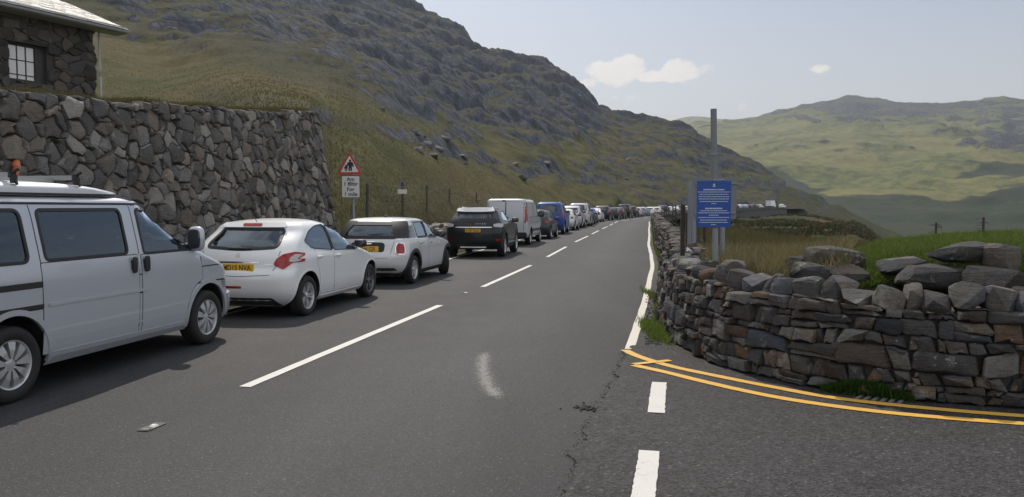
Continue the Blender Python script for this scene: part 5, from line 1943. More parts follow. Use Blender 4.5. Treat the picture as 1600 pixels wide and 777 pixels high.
    for x in (1.06, .30):
        rb = MB().box((x, 0, 1.932), (.055, 1.34, .042))
        rbar = rb.build('roof_bar', P_DALLOY if False else plain('grey_bar', (.30, .30, .30), .45, .3), root)
        for s in (-1, 1):
            e = MB().box((x, s * .675, 1.932), (.062, .03, .052)); e.box((x, s * .69, 1.893), (.05, .035, .07)); e.tube([(x, s * .69, 1.96), (x + .03, s * .72, 1.985)], .016, 6); e.tube([(x, s * .69, 1.92), (x + .01, s * .715, 1.845)], .014, 6)
            e.build('bar_clamp', P_PLAST, rbar)
    MB().box((.72, -.42, 1.905), (.66, .045, .03)).build('roof_rail', plain('grey_rail', (.34, .34, .34), .45, .3), root)
    for x in (0, wb):
        for s in (-1, 1): add_wheel(root, x, s * tr, Rw, .205, 'cap')
    MB().box((1.4, 0, .30), (3.6, 1.30, .16)).build('underbody', P_WELL, root)
    add_seats(root, (1.75,), .78, .42, h=.60)
    add_seats(root, (.25,), .70, .36, True, .55)
    add_steering(root, 2.35, 1.17, -.42)
    ang, c = heading((20, 630), (325, 537))
    place(root, c, ang, .885)
    return root
make_camper()

# ================================================================= white hatchback
def make_white_hatch():
    B = Body(rear=[(.19, -.44), (.28, -.53), (.42, -.60), (.60, -.625), (.68, -.61), (.74, -.575), (.90, -.55), (1.02, -.50), (1.12, -.40), (1.30, -.13), (1.345, -.10), (1.385, -.06), (1.425, .15), (1.46, .50)],
             front=[(.19, 3.10), (.30, 3.27), (.45, 3.34), (.60, 3.31), (.70, 3.20), (.78, 3.02), (.86, 2.74), (.93, 2.44), (.98, 2.22), (1.04, 2.08), (1.15, 1.91), (1.26, 1.72), (1.35, 1.50), (1.41, 1.28), (1.445, 1.08), (1.46, .90)],
             width=[(.19, .77), (.26, .83), (.42, .862), (.66, .868), (.84, .872), (.92, .860), (.98, .835), (1.12, .795), (1.27, .735), (1.36, .685), (1.41, .60), (1.445, .44), (1.46, .22)],
             plan=[(-.63, .915), (-.3, .965), (.1, 1.0), (.6, .995), (2.0, 1), (2.6, .99), (3.0, .94), (3.34, .84)], rr=(.20, .26), rf=(.55, .50), bow=(.10, .16), nlev=64, nside=40)
    vs, fs = B.solid(); sk = Skin(vs, fs)
    root = empty('hatchback', label='white five-door hatchback with yellow rear plate parked just ahead of the silver camper', cat='car', group='vehicles parked along the road')
    Rw, tr, wb = .305, .75, 2.50
    WR = roundpoly([(-.02, 1.125), (.16, 1.015), (.88, .955), (.84, 1.365), (.52, 1.345), (.22, 1.265)], [.05, .10, .02, .03, .12, .10])
    WF = roundpoly([(.94, .950), (1.80, .915), (1.80, 1.13), (1.55, 1.27), (1.24, 1.355), (.90, 1.367)], [.02, .02, .04, .14, .12, .03])
    WQ = roundpoly([(1.835, .915), (2.10, .905), (1.835, 1.105)], .015)
    RW = roundpoly([(-.58, 1.05), (0, 1.015), (.58, 1.05), (.50, 1.315), (-.50, 1.315)], [.08, .2, .08, .07, .07])
    cut = [cyl_cut(x, .365, .315, s * .52, s * 1.3, P_WELL) for x in (0, wb) for s in (-1, 1)]
    cut.append(to_obj(*B.solid(.05, .50, 1.405, None, 2.05, 16), P_CABIN))
    for w in (WR, WF): cut.append(prism_cut(w, 's', -1.3, 1.3, P_PLAST))
    cut.append(prism_cut(RW, 'r', -1.2, .25, P_PLAST))
    ws = roundpoly([(-.64, 1.02), (.64, 1.02), (.54, 1.37), (-.54, 1.37)], .08)
    cut.append(prism_cut(ws, 'f', 1.0, 2.6, P_PLAST))
    link(bpy.data.objects.new('body', carve(vs, fs, P_WHITE, cut)), root)
    for s in (-1, 1):
        v = ('s', s)
        for w, g in ((WR, G_TINT), (WF, G_CLEAR)):
            q = sk.patch('side_window', w, v, -.005, g, root, .004, .12)
            sk.strip('window_seal', w, .018, v, .002, P_PLAST, q, True)
        sk.patch('quarter_window', WQ, v, .002, G_OPAQUE, root, .006)
        sk.strip('door_pillar', [(.912, .965), (.872, 1.345)], .045, v, .003, P_PLAST, root)
        sk.strip('door_pillar', [(1.818, .925), (1.818, 1.10)], .03, v, .003, P_PLAST, root)
        sk.strip('chrome_window_line', [(-.02, 1.112), (.16, .998), (.88, .937), (2.12, .890)], .010, v, .004, P_CHROME, root)
        sk.strip('sill_moulding', [(.42, .235), (2.08, .235)], .05, v, .010, P_WHITE, root)
        sk.strip('crease', [(.30, .870), (1.2, .858), (2.4, .83)], .012, v, .0035, P_WHITE, root)
        for x in (0, wb): sk.strip('arch_lip', arc(x, .315, .378, -5, 185), .024, v, .006, P_WHITE, root, thick=.02)
        # boomerang tail lamp wrapped round the corner
        cv_ = ('c', s)
        tl = sk.patch('tail_lamp', roundpoly([(.02, .80), (.14, .73), (.28, .83), (.50, .835), (.52, .875), (.38, .885), (.52, .925), (.53, .955), (.34, .985), (.16, .955), (.06, .89)], .03), cv_, .008, P_TAIL, root, .018, .05)
        sk.patch('clear_lens', roundpoly([(.22, .845), (.30, .84), (.44, .86), (.34, .885), (.46, .935), (.32, .95), (.24, .90)], .02), cv_, .013, P_CLEAR, tl, .01, .05)
        add_mirror(sk, root, 1.88, .985, s, (.075, .11, .068), P_PLAST)
    door(sk, root, roundpoly([(.41, .285), (.90, .285), (.88, .930), (.22, .985), (.26, .82), (.36, .62), (.38, .42)], [.05, .02, .02, .03, .08, .08, .1]), P_WHITE, .007, (.35, .875), P_WHITE)
    door(sk, root, roundpoly([(.915, .285), (1.98, .285), (2.06, .50), (2.12, .880), (.895, .930)], [.02, .05, .1, .03, .02]), P_WHITE, .007, (1.05, .86), P_WHITE)
    sk.patch('rear_window', RW, ('r',), -.004, G_TINT, root, .004, .10)
    sk.strip('rear_window_band', RW, .045, ('r',), .003, P_PLAST, root, True)
    sk.patch('windscreen', ws, ('f',), -.004, G_CLEAR, root, .004, .10)
    sk.patch('spoiler_lip', roundpoly([(-.54, 1.325), (.54, 1.325), (.50, 1.385), (-.50, 1.385)], .03), ('r',), .03, P_WHITE, root, .04, .06)
    sk.patch('brake_lamp', roundpoly([(-.15, 1.338), (.15, 1.338), (.15, 1.372), (-.15, 1.372)], .01), ('r',), .036, P_TAIL, root, .02, .06)
    sk.strip('tailgate_line', [(-.62, 1.0), (-.60, .80), (-.50, .655), (0, .63), (.50, .655), (.60, .80), (.62, 1.0)], .008, ('r',), .0015, P_GAP, root)
    sk.patch('fog_lamp', roundpoly([(-.08, .455), (.20, .455), (.20, .49), (-.08, .49)], .012), ('r',), .005, P_TAIL, root, .012, .06)
    sk.patch('valance', roundpoly([(-.60, .20), (.60, .20), (.52, .315), (-.52, .315)], .04), ('r',), .004, P_CLADD, root, .01, .08)
    sk.strip('plate_garnish', [(-.34, .835), (.34, .835)], .022, ('r',), .008, P_CHROME, root)
    sk.strip('model_badge', [(-.40, .80), (-.54, .81)], .018, ('r',), .004, P_CHROME, root)
    rear_plate(sk, root, .755, 'MD15 NVA', sx=.84)
    p, n = sk.hit('r', 0, .93)
    lion = [(-.35, -.5), (-.15, -.45), (-.1, -.15), (.05, -.35), (.3, -.5), (.2, -.2), (.1, -.05), (.4, -.05), (.42, .1), (.15, .12), (.32, .3), (.2, .38), (.02, .22), (.05, .5), (-.15, .55), (-.3, .4), (-.2, .3), (-.2, .1), (-.35, 0), (-.25, -.2)]
    b = MB().prism([(-x * .075, y * .085) for x, y in lion[::-1]], 0, .006).build('badge', P_CHROME, root)
    b.matrix_local = Matrix.Translation(p + Vector((-.003, 0, 0))) @ REARM
    MB().tube([(.02, 0, 1.41), (-.10, 0, 1.53)], [.006, .003], 6).build('aerial', P_PLAST, root)
    MB().box((-.50, 0, 1.035), (.02, .36, .02)).build('wiper', P_PLAST, root)
    for x in (0, wb):
        for s in (-1, 1): add_wheel(root, x, s * tr, Rw, .195, 'pairs_dark' if x else 'pairs')
    MB().box((1.2, 0, .24), (3.2, 1.2, .14)).build('underbody', P_WELL, root)
    add_seats(root, (.95,), .42, .35, h=.58); add_seats(root, (.12,), .44, .34, h=.50)
    add_steering(root, 1.55, .92, -.35)
    ang, c = heading((482, 493), (578, 464))
    place(root, c, ang, .835)
    return root
make_white_hatch()

# ================================================================= pale silver five-door small car, black rear pillars
def make_silver_small():
    B = Body(rear=[(.19, -.45), (.30, -.58), (.45, -.635), (.62, -.64), (.70, -.61), (.90, -.575), (1.0, -.54), (1.15, -.42), (1.28, -.28), (1.335, -.20), (1.375, -.12), (1.41, .2)],
             front=[(.19, 3.08), (.30, 3.22), (.48, 3.29), (.62, 3.27), (.72, 3.18), (.80, 3.02), (.88, 2.62), (.94, 2.26), (.98, 2.06), (1.05, 1.95), (1.20, 1.77), (1.32, 1.58), (1.375, 1.38), (1.41, 1.0)],
             width=[(.19, .76), (.28, .83), (.45, .862), (.70, .865), (.86, .855), (.94, .835), (1.02, .80), (1.20, .748), (1.31, .70), (1.36, .65), (1.395, .53), (1.41, .30)],
             plan=[(-.64, .91), (-.3, .975), (.1, 1), (2.5, 1), (2.95, .94), (3.3, .82)], rr=(.24, .28), rf=(.50, .50), bow=(.09, .18), nlev=60, nside=36)
    vs, fs = B.solid(); sk = Skin(vs, fs)
    root = empty('small_hatchback', label='pale silver small hatchback with black glass rear and red lamps, front wheels turned', cat='car', group='vehicles parked along the road')
    Rw, tr, wb = .305, .75, 2.50
    WQ = roundpoly([(-.34, .985), (.21, .982), (.21, 1.33), (-.06, 1.33), (-.22, 1.20)], .03)
    WR = roundpoly([(.27, .985), (.92, .975), (.90, 1.325), (.27, 1.325)], .03)
    WF = roundpoly([(.99, .97), (1.88, .955), (1.64, 1.20), (1.46, 1.325), (.97, 1.325)], [.03, .03, .1, .06, .03])
    RW = roundpoly([(-.60, 1.0), (.60, 1.0), (.54, 1.285), (-.54, 1.285)], .06)
    cut = [cyl_cut(x, .375, .315, s * .52, s * 1.3, P_WELL) for x in (0, wb) for s in (-1, 1)]
    cut.append(to_obj(*B.solid(.05, .50, 1.355, None, 1.9, 16), P_CABIN))
    for w in (WR, WF): cut.append(prism_cut(w, 's', -1.3, 1.3, P_PLAST))
    cut.append(prism_cut(RW, 'r', -1.2, .1, P_PLAST))
    ws = roundpoly([(-.62, 1.02), (.62, 1.02), (.55, 1.32), (-.55, 1.32)], .06)
    cut.append(prism_cut(ws, 'f', 1.0, 2.6, P_PLAST))
    link(bpy.data.objects.new('body', carve(vs, fs, P_SILVERW, cut)), root)
    for s in (-1, 1):
        v = ('s', s)
        for w, g in ((WR, G_TINT), (WF, G_CLEAR)):
            q = sk.patch('side_window', w, v, -.005, g, root, .004, .12)
            sk.strip('window_seal', w, .045, v, .002, P_PLAST, q, True)
        sk.patch('quarter_window', WQ, v, .003, G_OPAQUE, root, .008)
        sk.patch('pillar_cover', roundpoly([(.035, .985), (.38, .985), (.49, 1.335), (.125, 1.335)], .03), ('c', s), .009, P_PLAST, root, .006)
        sk.strip('door_pillar', [(.955, .98), (.935, 1.32)], .06, v, .003, P_PLAST, root)
        sk.strip('belt_trim', [(-.50, .955), (1.85, .935)], .012, v, .004, P_CHROME, root)
        for x in (0, wb): sk.strip('arch_cladding', arc(x, .315, .405, -12, 192), .072, v, .012, P_CLADD, root, thick=.03)
        sk.strip('sill_cladding', [(.40, .235), (2.10, .235)], .085, v, .012, P_CLADD, root, thick=.02)
        cv_ = ('c', s)
        tl = sk.patch('tail_lamp', roundpoly([(.04, .655), (.225, .655), (.24, .76), (.215, .885), (.075, .885), (.04, .78)], .05), cv_, .012, P_TAIL, root, .02, .05)
        sk.strip('lamp_bezel', roundpoly([(.04, .655), (.225, .655), (.24, .76), (.215, .885), (.075, .885), (.04, .78)], .05), .016, cv_, .014, P_CHROME, tl, True)
        add_mirror(sk, root, 1.66, .985, s, (.075, .11, .075), P_PLAST)
    door(sk, root, roundpoly([(.44, .30), (.93, .295), (.93, .955), (.22, .965), (.30, .80), (.42, .60)], [.05, .02, .02, .03, .08, .08]), P_SILVERW, .007, (.42, .86), P_CHROME)
    door(sk, root, roundpoly([(.945, .295), (1.98, .295), (2.02, .50), (1.90, .945), (.945, .955)], [.02, .05, .1, .03, .02]), P_SILVERW, .007, (1.10, .85), P_CHROME)
    sk.patch('rear_window', RW, ('r',), -.004, G_TINT, root, .004, .10)
    sk.strip('rear_window_band', RW, .065, ('r',), .006, P_PLAST, root, True)
    sk.patch('windscreen', ws, ('f',), -.004, G_CLEAR, root, .004, .10)
    sk.patch('plate_recess', roundpoly([(-.36, .70), (.36, .70), (.38, .86), (.32, .90), (-.32, .90), (-.38, .86)], .05), ('r',), .004, P_PLAST, root, .01, .08)
    rear_plate(sk, root, .765, 'LD66 CJX', w=.50, sx=.80)
    p, n = sk.hit('r', 0, .875)
    bw = [(-.10, 0), (-.085, .014), (-.03, .012), (0, .022), (.03, .012), (.085, .014), (.10, 0), (.08, -.010), (.03, -.012), (0, -.020), (-.03, -.012), (-.08, -.010)]
    b = MB().prism(bw[::-1], 0, .006).build('badge', P_CHROME, root); b.matrix_local = Matrix.Translation(p + Vector((-.006, 0, 0))) @ REARM
    sk.patch('valance', roundpoly([(-.66, .20), (.66, .20), (.60, .37), (-.60, .37)], .05), ('r',), .005, P_CLADD, root, .01, .08)
    sk.strip('tailgate_line', [(-.58, .98), (-.50, .66), (-.44, .575), (.44, .575), (.50, .66), (.58, .98)], .008, ('r',), .0015, P_GAP, root)
    sk.strip('tailgate_handle', [(-.16, .915), (.16, .915)], .018, ('r',), .010, P_CHROME, root)
    MB().blob((.55, 0, 1.425), (.10, .025, .03), .7).build('aerial', P_PLAST, root, 60)
    for x in (0, wb):
        for s in (-1, 1): add_wheel(root, x, s * tr, Rw, .19, 'five', R(26) if x else 0)
    MB().box((1.2, 0, .24), (3.2, 1.2, .14)).build('underbody', P_WELL, root)
    add_seats(root, (.95,), .42, .35, h=.56); add_seats(root, (.15,), .44, .34, h=.48)
    add_steering(root, 1.50, .92, -.35)
    ang, c = heading((648, 443), (697, 428))
    place(root, c, ang, .835)
    return root
make_silver_small()
# ================================================================= the rest of the parked line
def slot_mat(o, mat):
    """give one object its own paint without touching the shared mesh"""
    o.material_slots[0].link = 'OBJECT'; o.material_slots[0].material = mat

class Kind:
    """a body type with its outlines; built once, copied along the road"""
    def __init__(self, name, cat, body, wb, Rw, tr, wheel, windows, rearwin, screen, lamps, plate_z, paint, mirror=(1.7, .98), roof_rail=False, extra=None, glass=None):
        vs, fs = body.solid(); sk = Skin(vs, fs)
        self.root = root = empty(name, (0, 0, 0))
        root['category'] = cat
        cut = [cyl_cut(x, Rw + .06, Rw + .01, s * .50, s * 1.5, P_WELL, 28) for x in (0, wb) for s in (-1, 1)]
        link(bpy.data.objects.new('body', carve(vs, fs, paint, cut)), root)
        glass = glass or G_OPAQUE
        for s in (-1, 1):
            v = ('s', s)
            for w in windows: sk.patch('side_window', w, v, .004, glass, root, .010, .14)
            if lamps: sk.patch('tail_lamp', [(x, z) for x, z in lamps[1]], ('c', s) if lamps[0] == 'c' else ('r',), .012, P_TAIL, root, .02, .10) if lamps[0] == 'c' else \
                sk.patch('tail_lamp', [(s * x, z) for x, z in lamps[1]][::s], ('r',), .012, P_TAIL, root, .02, .10)
            add_mirror(sk, root, mirror[0], mirror[1], s, (.07, .11, .08), P_PLAST)
            for x in (0, wb): sk.strip('arch_lip', arc(x, Rw + .01, Rw + .075, -8, 188, 18), .03, v, .008, P_CLADD if extra == 'clad' else paint, root, thick=.02)
        if rearwin: sk.patch('rear_window', rearwin, ('r',), .004, G_OPAQUE, root, .010, .14)
        sk.patch('windscreen', screen, ('f',), .004, G_OPAQUE, root, .010, .14)
        if plate_z: rear_plate(sk, root, plate_z, None)
        sk.patch('bumper', roundpoly([(-.74, .30), (.74, .30), (.74, .52), (-.74, .52)], .05), ('r',), .015, P_CLADD if extra == 'clad' else paint, root, .02, .14)
        for x in (0, wb):
            for s in (-1, 1): add_wheel(root, x, s * tr, Rw, .21, wheel)
        if roof_rail:
            for s in (-1, 1):
                p0, _ = sk.hit('t', .2, s * .56); p1, _ = sk.hit('t', 1.3, s * .56)
                MB().tube([p0, p0 + Vector((.05, 0, .05)), p1 + Vector((-.05, 0, .05)), p1], .016, 6).build('roof_rail', P_ALLOY, root)
        MB().box((wb / 2, 0, .27), (wb + .6, 1.2, .16)).build('underbody', P_WELL, root)
        self.sk = sk; self.used = False; self.tr = tr

    def make(self, loc, rz, label, paint=None, group='vehicles parked along the road', z=0.0):
        if not self.used:
            r = self.root; self.used = True
        else:
            r = self.root.copy(); COL.objects.link(r)
            for ch in list(self.root.children):
                c = ch.copy(); COL.objects.link(c); c.parent = r
                for g in ch.children:
                    d = g.copy(); COL.objects.link(d); d.parent = c
        r.location = (loc[0], loc[1], z); r.rotation_euler = (0, 0, rz)
        r['label'] = label; r['group'] = group
        if paint:
            for c in r.children:
                b = c.name.split('.')[0]
                if b == 'body' or (b in ('arch_lip', 'bumper') and c.material_slots[0].material is not P_CLADD): slot_mat(c, paint)
        return r

# ---- black sports SUV, rising waist and falling pale roof
def make_black_suv():
    B = Body(rear=[(.26, -.62), (.36, -.74), (.55, -.80), (.78, -.80), (.92, -.77), (1.05, -.73), (1.20, -.66), (1.40, -.46), (1.47, -.40), (1.52, -.42), (1.56, -.25), (1.61, .5)],
             front=[(.26, 3.26), (.40, 3.42), (.60, 3.48), (.85, 3.46), (.96, 3.35), (1.03, 3.0), (1.08, 2.6), (1.13, 2.32), (1.25, 2.10), (1.40, 1.82), (1.52, 1.50), (1.58, 1.2), (1.61, .95)],
             width=[(.26, .84), (.40, .92), (.62, .950), (.90, .950), (1.05, .935), (1.15, .885), (1.30, .80), (1.45, .715), (1.53, .65), (1.58, .55), (1.61, .32)],
             plan=[(-.80, .90), (-.4, .965), (.1, 1), (2.6, 1), (3.1, .95), (3.48, .85)], rr=(.24, .30), rf=(.5, .5), bow=(.10, .15), nlev=60, nside=36)
    vs, fs = B.solid(); sk = Skin(vs, fs)
    root = empty('sports_suv', label='black compact SUV with pale roof, slim rear window and yellow plate', cat='car', group='vehicles parked along the road')
    Rw, tr, wb = .365, .82, 2.66
    cut = [cyl_cut(x, .425, .375, s * .55, s * 1.4, P_WELL) for x in (0, wb) for s in (-1, 1)]
    cut.append(to_obj(*B.solid(.05, .6, 1.555, None, 2.2, 14), P_CABIN))
    WR = roundpoly([(.02, 1.20), (.98, 1.13), (.96, 1.495), (.40, 1.46), (.16, 1.36)], .04)
    WF = roundpoly([(1.04, 1.125), (2.10, 1.09), (1.74, 1.39), (1.45, 1.495), (1.02, 1.50)], [.03, .03, .1, .08, .03])
    RW = roundpoly([(-.58, 1.235), (.58, 1.235), (.54, 1.425), (-.54, 1.425)], .05)
    for w in (WR, WF): cut.append(prism_cut(w, 's', -1.3, 1.3, P_PLAST))
    cut.append(prism_cut(RW, 'r', -1.3, 0, P_PLAST))
    link(bpy.data.objects.new('body', carve(vs, fs, P_BLACK, cut)), root)
    for s in (-1, 1):
        v = ('s', s)
        for w, g in ((WR, G_TINT), (WF, G_CLEAR)):
            q = sk.patch('side_window', w, v, -.005, g, root, .004, .14)
            sk.strip('window_seal', w, .03, v, .002, P_PLAST, q, True)
        for x in (0, wb): sk.strip('arch_cladding', arc(x, .375, .46, -10, 190), .075, v, .014, P_CLADD, root, thick=.03)
        sk.strip('sill_cladding', [(.48, .33), (2.2, .33)], .10, v, .014, P_CLADD, root, thick=.03)
        sk.strip('side_blade', [(.62, .46), (2.05, .44)], .02, v, .02, P_ALLOY, root, thick=.02)
        sk.patch('tail_lamp', roundpoly([(-.02, .99), (.22, .97), (.40, 1.01), (.42, 1.08), (.16, 1.10), (-.02, 1.07)], .03), ('c', s), .012, P_CLEAR, root, .02, .06)
        sk.patch('reflector', roundpoly([(.02, .545), (.20, .545), (.20, .60), (.02, .60)], .015), ('c', s), .012, P_TAIL, root, .02, .06)
        add_mirror(sk, root, 1.98, 1.14, s, (.08, .12, .085), P_BLACK)
    sk.patch('rear_window', RW, ('r',), -.004, G_TINT, root, .004, .10)
    sk.strip('rear_window_band', RW, .06, ('r',), .003, P_PLAST, root, True)
    sk.patch('windscreen', roundpoly([(-.66, 1.17), (.66, 1.17), (.56, 1.52), (-.56, 1.52)], .06), ('f',), .003, G_OPAQUE, root, .008, .12)
    sk.patch('spoiler_lip', roundpoly([(-.60, 1.455), (.60, 1.455), (.58, 1.54), (-.58, 1.54)], .03), ('r',), .06, P_WHITE, root, .06, .08)  # white put on the spoiler stands in for its bright reflection
    sk.patch('roof_skin', roundpoly([(-.30, -.52), (1.50, -.52), (1.62, 0), (1.50, .52), (-.30, .52)], .12), ('t',), .004, P_WHITE, root, .006, .14)
    for s in (-1, 1):
        p0, _ = sk.hit('t', .0, s * .50); p1, _ = sk.hit('t', 1.2, s * .50)
        MB().tube([p0, p0 + Vector((.06, 0, .045)), p1 + Vector((-.06, 0, .045)), p1], .018, 6).build('roof_rail', P_ALLOY, root)
    rear_plate(sk, root, .875, 'LV57 NLO', w=.50, sx=.9)
    sk.strip('tailgate_trim', [(-.60, .975), (.60, .975)], .022, ('r',), .012, P_CHROME, root)
    for i, ch in enumerate('RANGE ROVER'):
        if ch == ' ': continue
        p, n = sk.hit('r', .38 - i * .076, 1.085)
        o = link(bpy.data.objects.new('lettering', text_mesh(ch, .062, P_CHROME, .003, .001)), root)
        o.matrix_local = Matrix.Translation(p + Vector((-.006, 0, 0))) @ REARM
    sk.strip('tailgate_line', [(-.70, 1.16), (-.66, .66), (.66, .66), (.70, 1.16)], .010, ('r',), .0015, P_GAP, root)
    sk.patch('skid_plate', roundpoly([(-.50, .27), (.50, .27), (.54, .42), (-.54, .42)], .04), ('r',), .01, P_CLADD, root, .02, .10)
    MB().tube([(-.72, -.42, .33), (-.72, .42, .33)], .028, 8).build('tow_guard', P_ALLOY, root)
    for x in (0, wb):
        for s in (-1, 1): add_wheel(root, x, s * tr, Rw, .235, 'pairs')
    MB().box((1.3, 0, .32), (3.4, 1.3, .14)).build('underbody', P_WELL, root)
    add_seats(root, (1.05,), .55, .38, h=.62); add_seats(root, (.2,), .57, .36, h=.52)
    add_steering(root, 1.65, 1.05, -.38)
    a = gpt(789.5, 401); ang = road_dir(s_at_y(27)) + R(1.0)
    place(root, a, ang, .93)
make_black_suv()

# ---- light grey panel van
def make_panel_van():
    B = Body(rear=[(.34, -.98), (.50, -1.02), (.9, -1.02), (1.3, -1.0), (1.7, -.95), (1.88, -.91), (1.94, -.84), (1.975, -.55)],
             front=[(.26 + .08, 3.75), (.45, 3.86), (.65, 3.88), (.90, 3.78), (1.05, 3.55), (1.18, 3.15), (1.26, 2.95), (1.5, 2.60), (1.75, 2.25), (1.88, 2.0), (1.94, 1.8), (1.975, 1.3)],
             width=[(.34, .88), (.5, .935), (.9, .952), (1.15, .945), (1.5, .90), (1.8, .845), (1.90, .80), (1.95, .70), (1.975, .45)],
             plan=[(-1.02, .965), (-.6, 1), (2.8, 1), (3.4, .95), (3.88, .84)], rr=(.12, .12), rf=(.5, .45), bow=(.03, .15), nlev=56, nside=36)
    vs, fs = B.solid(); sk = Skin(vs, fs)
    root = empty('panel_van', label='light grey panel van with plain rear doors, parked ahead of the black SUV', cat='van', group='vehicles parked along the road')
    Rw, tr, wb = .33, .81, 3.10
    cut = [cyl_cut(x, .40, .34, s * .55, s * 1.4, P_WELL) for x in (0, wb) for s in (-1, 1)]
    link(bpy.data.objects.new('body', carve(vs, fs, P_GREYV, cut)), root)
    for s in (-1, 1):
        v = ('s', s)
        sk.patch('side_window', roundpoly([(2.0, 1.20), (2.95, 1.14), (2.52, 1.70), (2.0, 1.74)], .06), v, .004, G_OPAQUE, root, .01, .12)
        sk.strip('panel_recess', roundpoly([(-.72, 1.18), (.72, 1.18), (.72, 1.78), (-.66, 1.78)], .06), .02, v, .003, P_GAP, root, True)
        sk.strip('panel_recess', roundpoly([(.86, 1.18), (1.86, 1.18), (1.86, 1.78), (.86, 1.78)], .06), .02, v, .003, P_GAP, root, True)
        sk.strip('side_moulding', [(.5, .62), (2.6, .62)], .10, v, .012, P_CLADD, root)
        sk.strip('shut_line', [(1.93, .4), (1.93, 1.82)], .012, v, .002, P_GAP, root)
        for x in (0, wb): sk.strip('arch_lip', arc(x, .34, .425, -8, 188), .05, v, .010, P_CLADD, root, thick=.02)
        # lamp cluster on its black corner post
        sk.patch('lamp_post', roundpoly([(-.145, .95), (.02, .95), (.08, 1.90), (-.07, 1.90)], .02), ('c', s), .006, P_PLAST, root, .012, .10)
        sk.patch('tail_lamp', roundpoly([(-.13, 1.02), (.005, 1.02), (.04, 1.62), (-.09, 1.62)], .03), ('c', s), .014, P_TAIL, root, .02, .08)
        add_mirror(sk, root, 2.75, 1.24, s, (.08, .14, .16), P_PLAST)
        sk.strip('door_frame_line', [(s * .02, .60), (s * .02, 1.85), (s * .74, 1.82), (s * .76, .60)][::s], .012, ('r',), .002, P_GAP, root)
    sk.strip('shut_line', [(0, .56), (0, 1.88)], .014, ('r',), .003, P_GAP, root)
    sk.patch('bumper', roundpoly([(-.86, .36), (.86, .36), (.86, .56), (-.86, .56)], .05), ('r',), .05, P_CLADD, root, .06, .12)
    sk.patch('brake_lamp', roundpoly([(.02, 1.855), (.16, 1.855), (.16, 1.895), (.02, 1.895)], .01), ('r',), .02, P_PLAST, root, .03, .06)
    sk.patch('windscreen', roundpoly([(-.72, 1.32), (.72, 1.32), (.66, 1.86), (-.66, 1.86)], .06), ('f',), .004, G_OPAQUE, root, .01, .14)
    for z in (.85, 1.55):
        for s in (-1, 1): MB().box((sk.hit('r', s * .80, z)[0].x - .01, s * .80, z), (.03, .09, .05)).build('hinge', P_GREYV, root)
    rear_plate(sk, root, .76, None, y=.45)
    for x in (0, wb):
        for s in (-1, 1): add_wheel(root, x, s * tr, Rw, .215, 'ten')
    MB().box((1.5, 0, .36), (3.8, 1.4, .16)).build('underbody', P_WELL, root)
    a = gpt(829, 382.5); ang = road_dir(s_at_y(35.5))
    place(root, a, ang, .91)
make_panel_van()

# ---- body types for the cars farther along
def profile_kind(name, cat, h, L0, wb, L1, rear, front, hw, windows, rearwin, screen, lamps, plate_z, paint, **kw):
    wid = [(.22, hw * .88), (.32, hw * .96), (.48, hw), (.82 * h / 1.48, hw * .995), (.94 * h / 1.48, hw * .97), (1.02 * h / 1.48, hw * .925), (1.22 * h / 1.48, hw * .84), (h - .11, hw * .76), (h - .05, hw * .67), (h - .015, hw * .48), (h, hw * .26)]
    plan = [(-L0, .91), (-L0 + .35, .975), (.2, 1), (wb, .99), (wb + L1 - .35, .94), (wb + L1, .83)]
    b = Body(rear, front, wid, plan, rr=(.22, .26), rf=(.5, .48), bow=(.08, .15), nlev=36, nside=22)
    return Kind(name, cat, b, wb, kw.pop('Rw', .315), kw.pop('tr', hw - .10), kw.pop('wheel', 'five'), windows, rearwin, screen, lamps, plate_z, paint, **kw)
K = {}
K['hatch'] = profile_kind('hatchback', 'car', 1.48, .68, 2.56, .85,
    [(.22, -.55), (.35, -.64), (.6, -.68), (.78, -.63), (.95, -.58), (1.05, -.52), (1.25, -.28), (1.36, -.16), (1.42, .05), (1.48, .55)],
    [(.22, 3.2), (.40, 3.38), (.6, 3.40), (.74, 3.28), (.86, 2.8), (.94, 2.35), (1.02, 2.08), (1.2, 1.80), (1.33, 1.50), (1.42, 1.2), (1.48, .95)], .88,
    [roundpoly([(-.02, 1.12), (.22, 1.02), (.92, .99), (.9, 1.36), (.4, 1.34)], .05), roundpoly([(.97, .985), (1.98, .96), (1.62, 1.25), (1.3, 1.36), (.95, 1.365)], [.03, .03, .1, .1, .03])],
    roundpoly([(-.60, 1.04), (.60, 1.04), (.53, 1.32), (-.53, 1.32)], .07), roundpoly([(-.64, 1.05), (.64, 1.05), (.55, 1.38), (-.55, 1.38)], .07),
    ('c', roundpoly([(.05, .80), (.23, .80), (.27, .94), (.07, .94)], .04)), .80, P_GREYV)
K['saloon'] = profile_kind('saloon_car', 'car', 1.44, 1.0, 2.72, .86,
    [(.22, -.85), (.40, -.97), (.7, -1.0), (.92, -.97), (.99, -.88), (1.03, -.45), (1.10, -.18), (1.25, .15), (1.35, .42), (1.40, .7), (1.44, .95)],
    [(.22, 3.35), (.42, 3.55), (.6, 3.57), (.72, 3.45), (.84, 2.95), (.93, 2.45), (1.0, 2.22), (1.18, 1.92), (1.32, 1.58), (1.40, 1.3), (1.44, 1.1)], .89,
    [roundpoly([(.12, 1.03), (.98, .99), (.96, 1.32), (.58, 1.29)], .05), roundpoly([(1.03, .985), (2.1, .96), (1.72, 1.22), (1.4, 1.32), (1.01, 1.325)], [.03, .03, .1, .1, .03])],
    roundpoly([(-.60, 1.06), (.60, 1.06), (.52, 1.33), (-.52, 1.33)], .07), roundpoly([(-.64, 1.04), (.64, 1.04), (.55, 1.35), (-.55, 1.35)], .07),
    ('c', roundpoly([(.0 - .28, .74), (.06, .76), (.08, .93), (-.26, .93)], .04)), .80, P_SILVER)
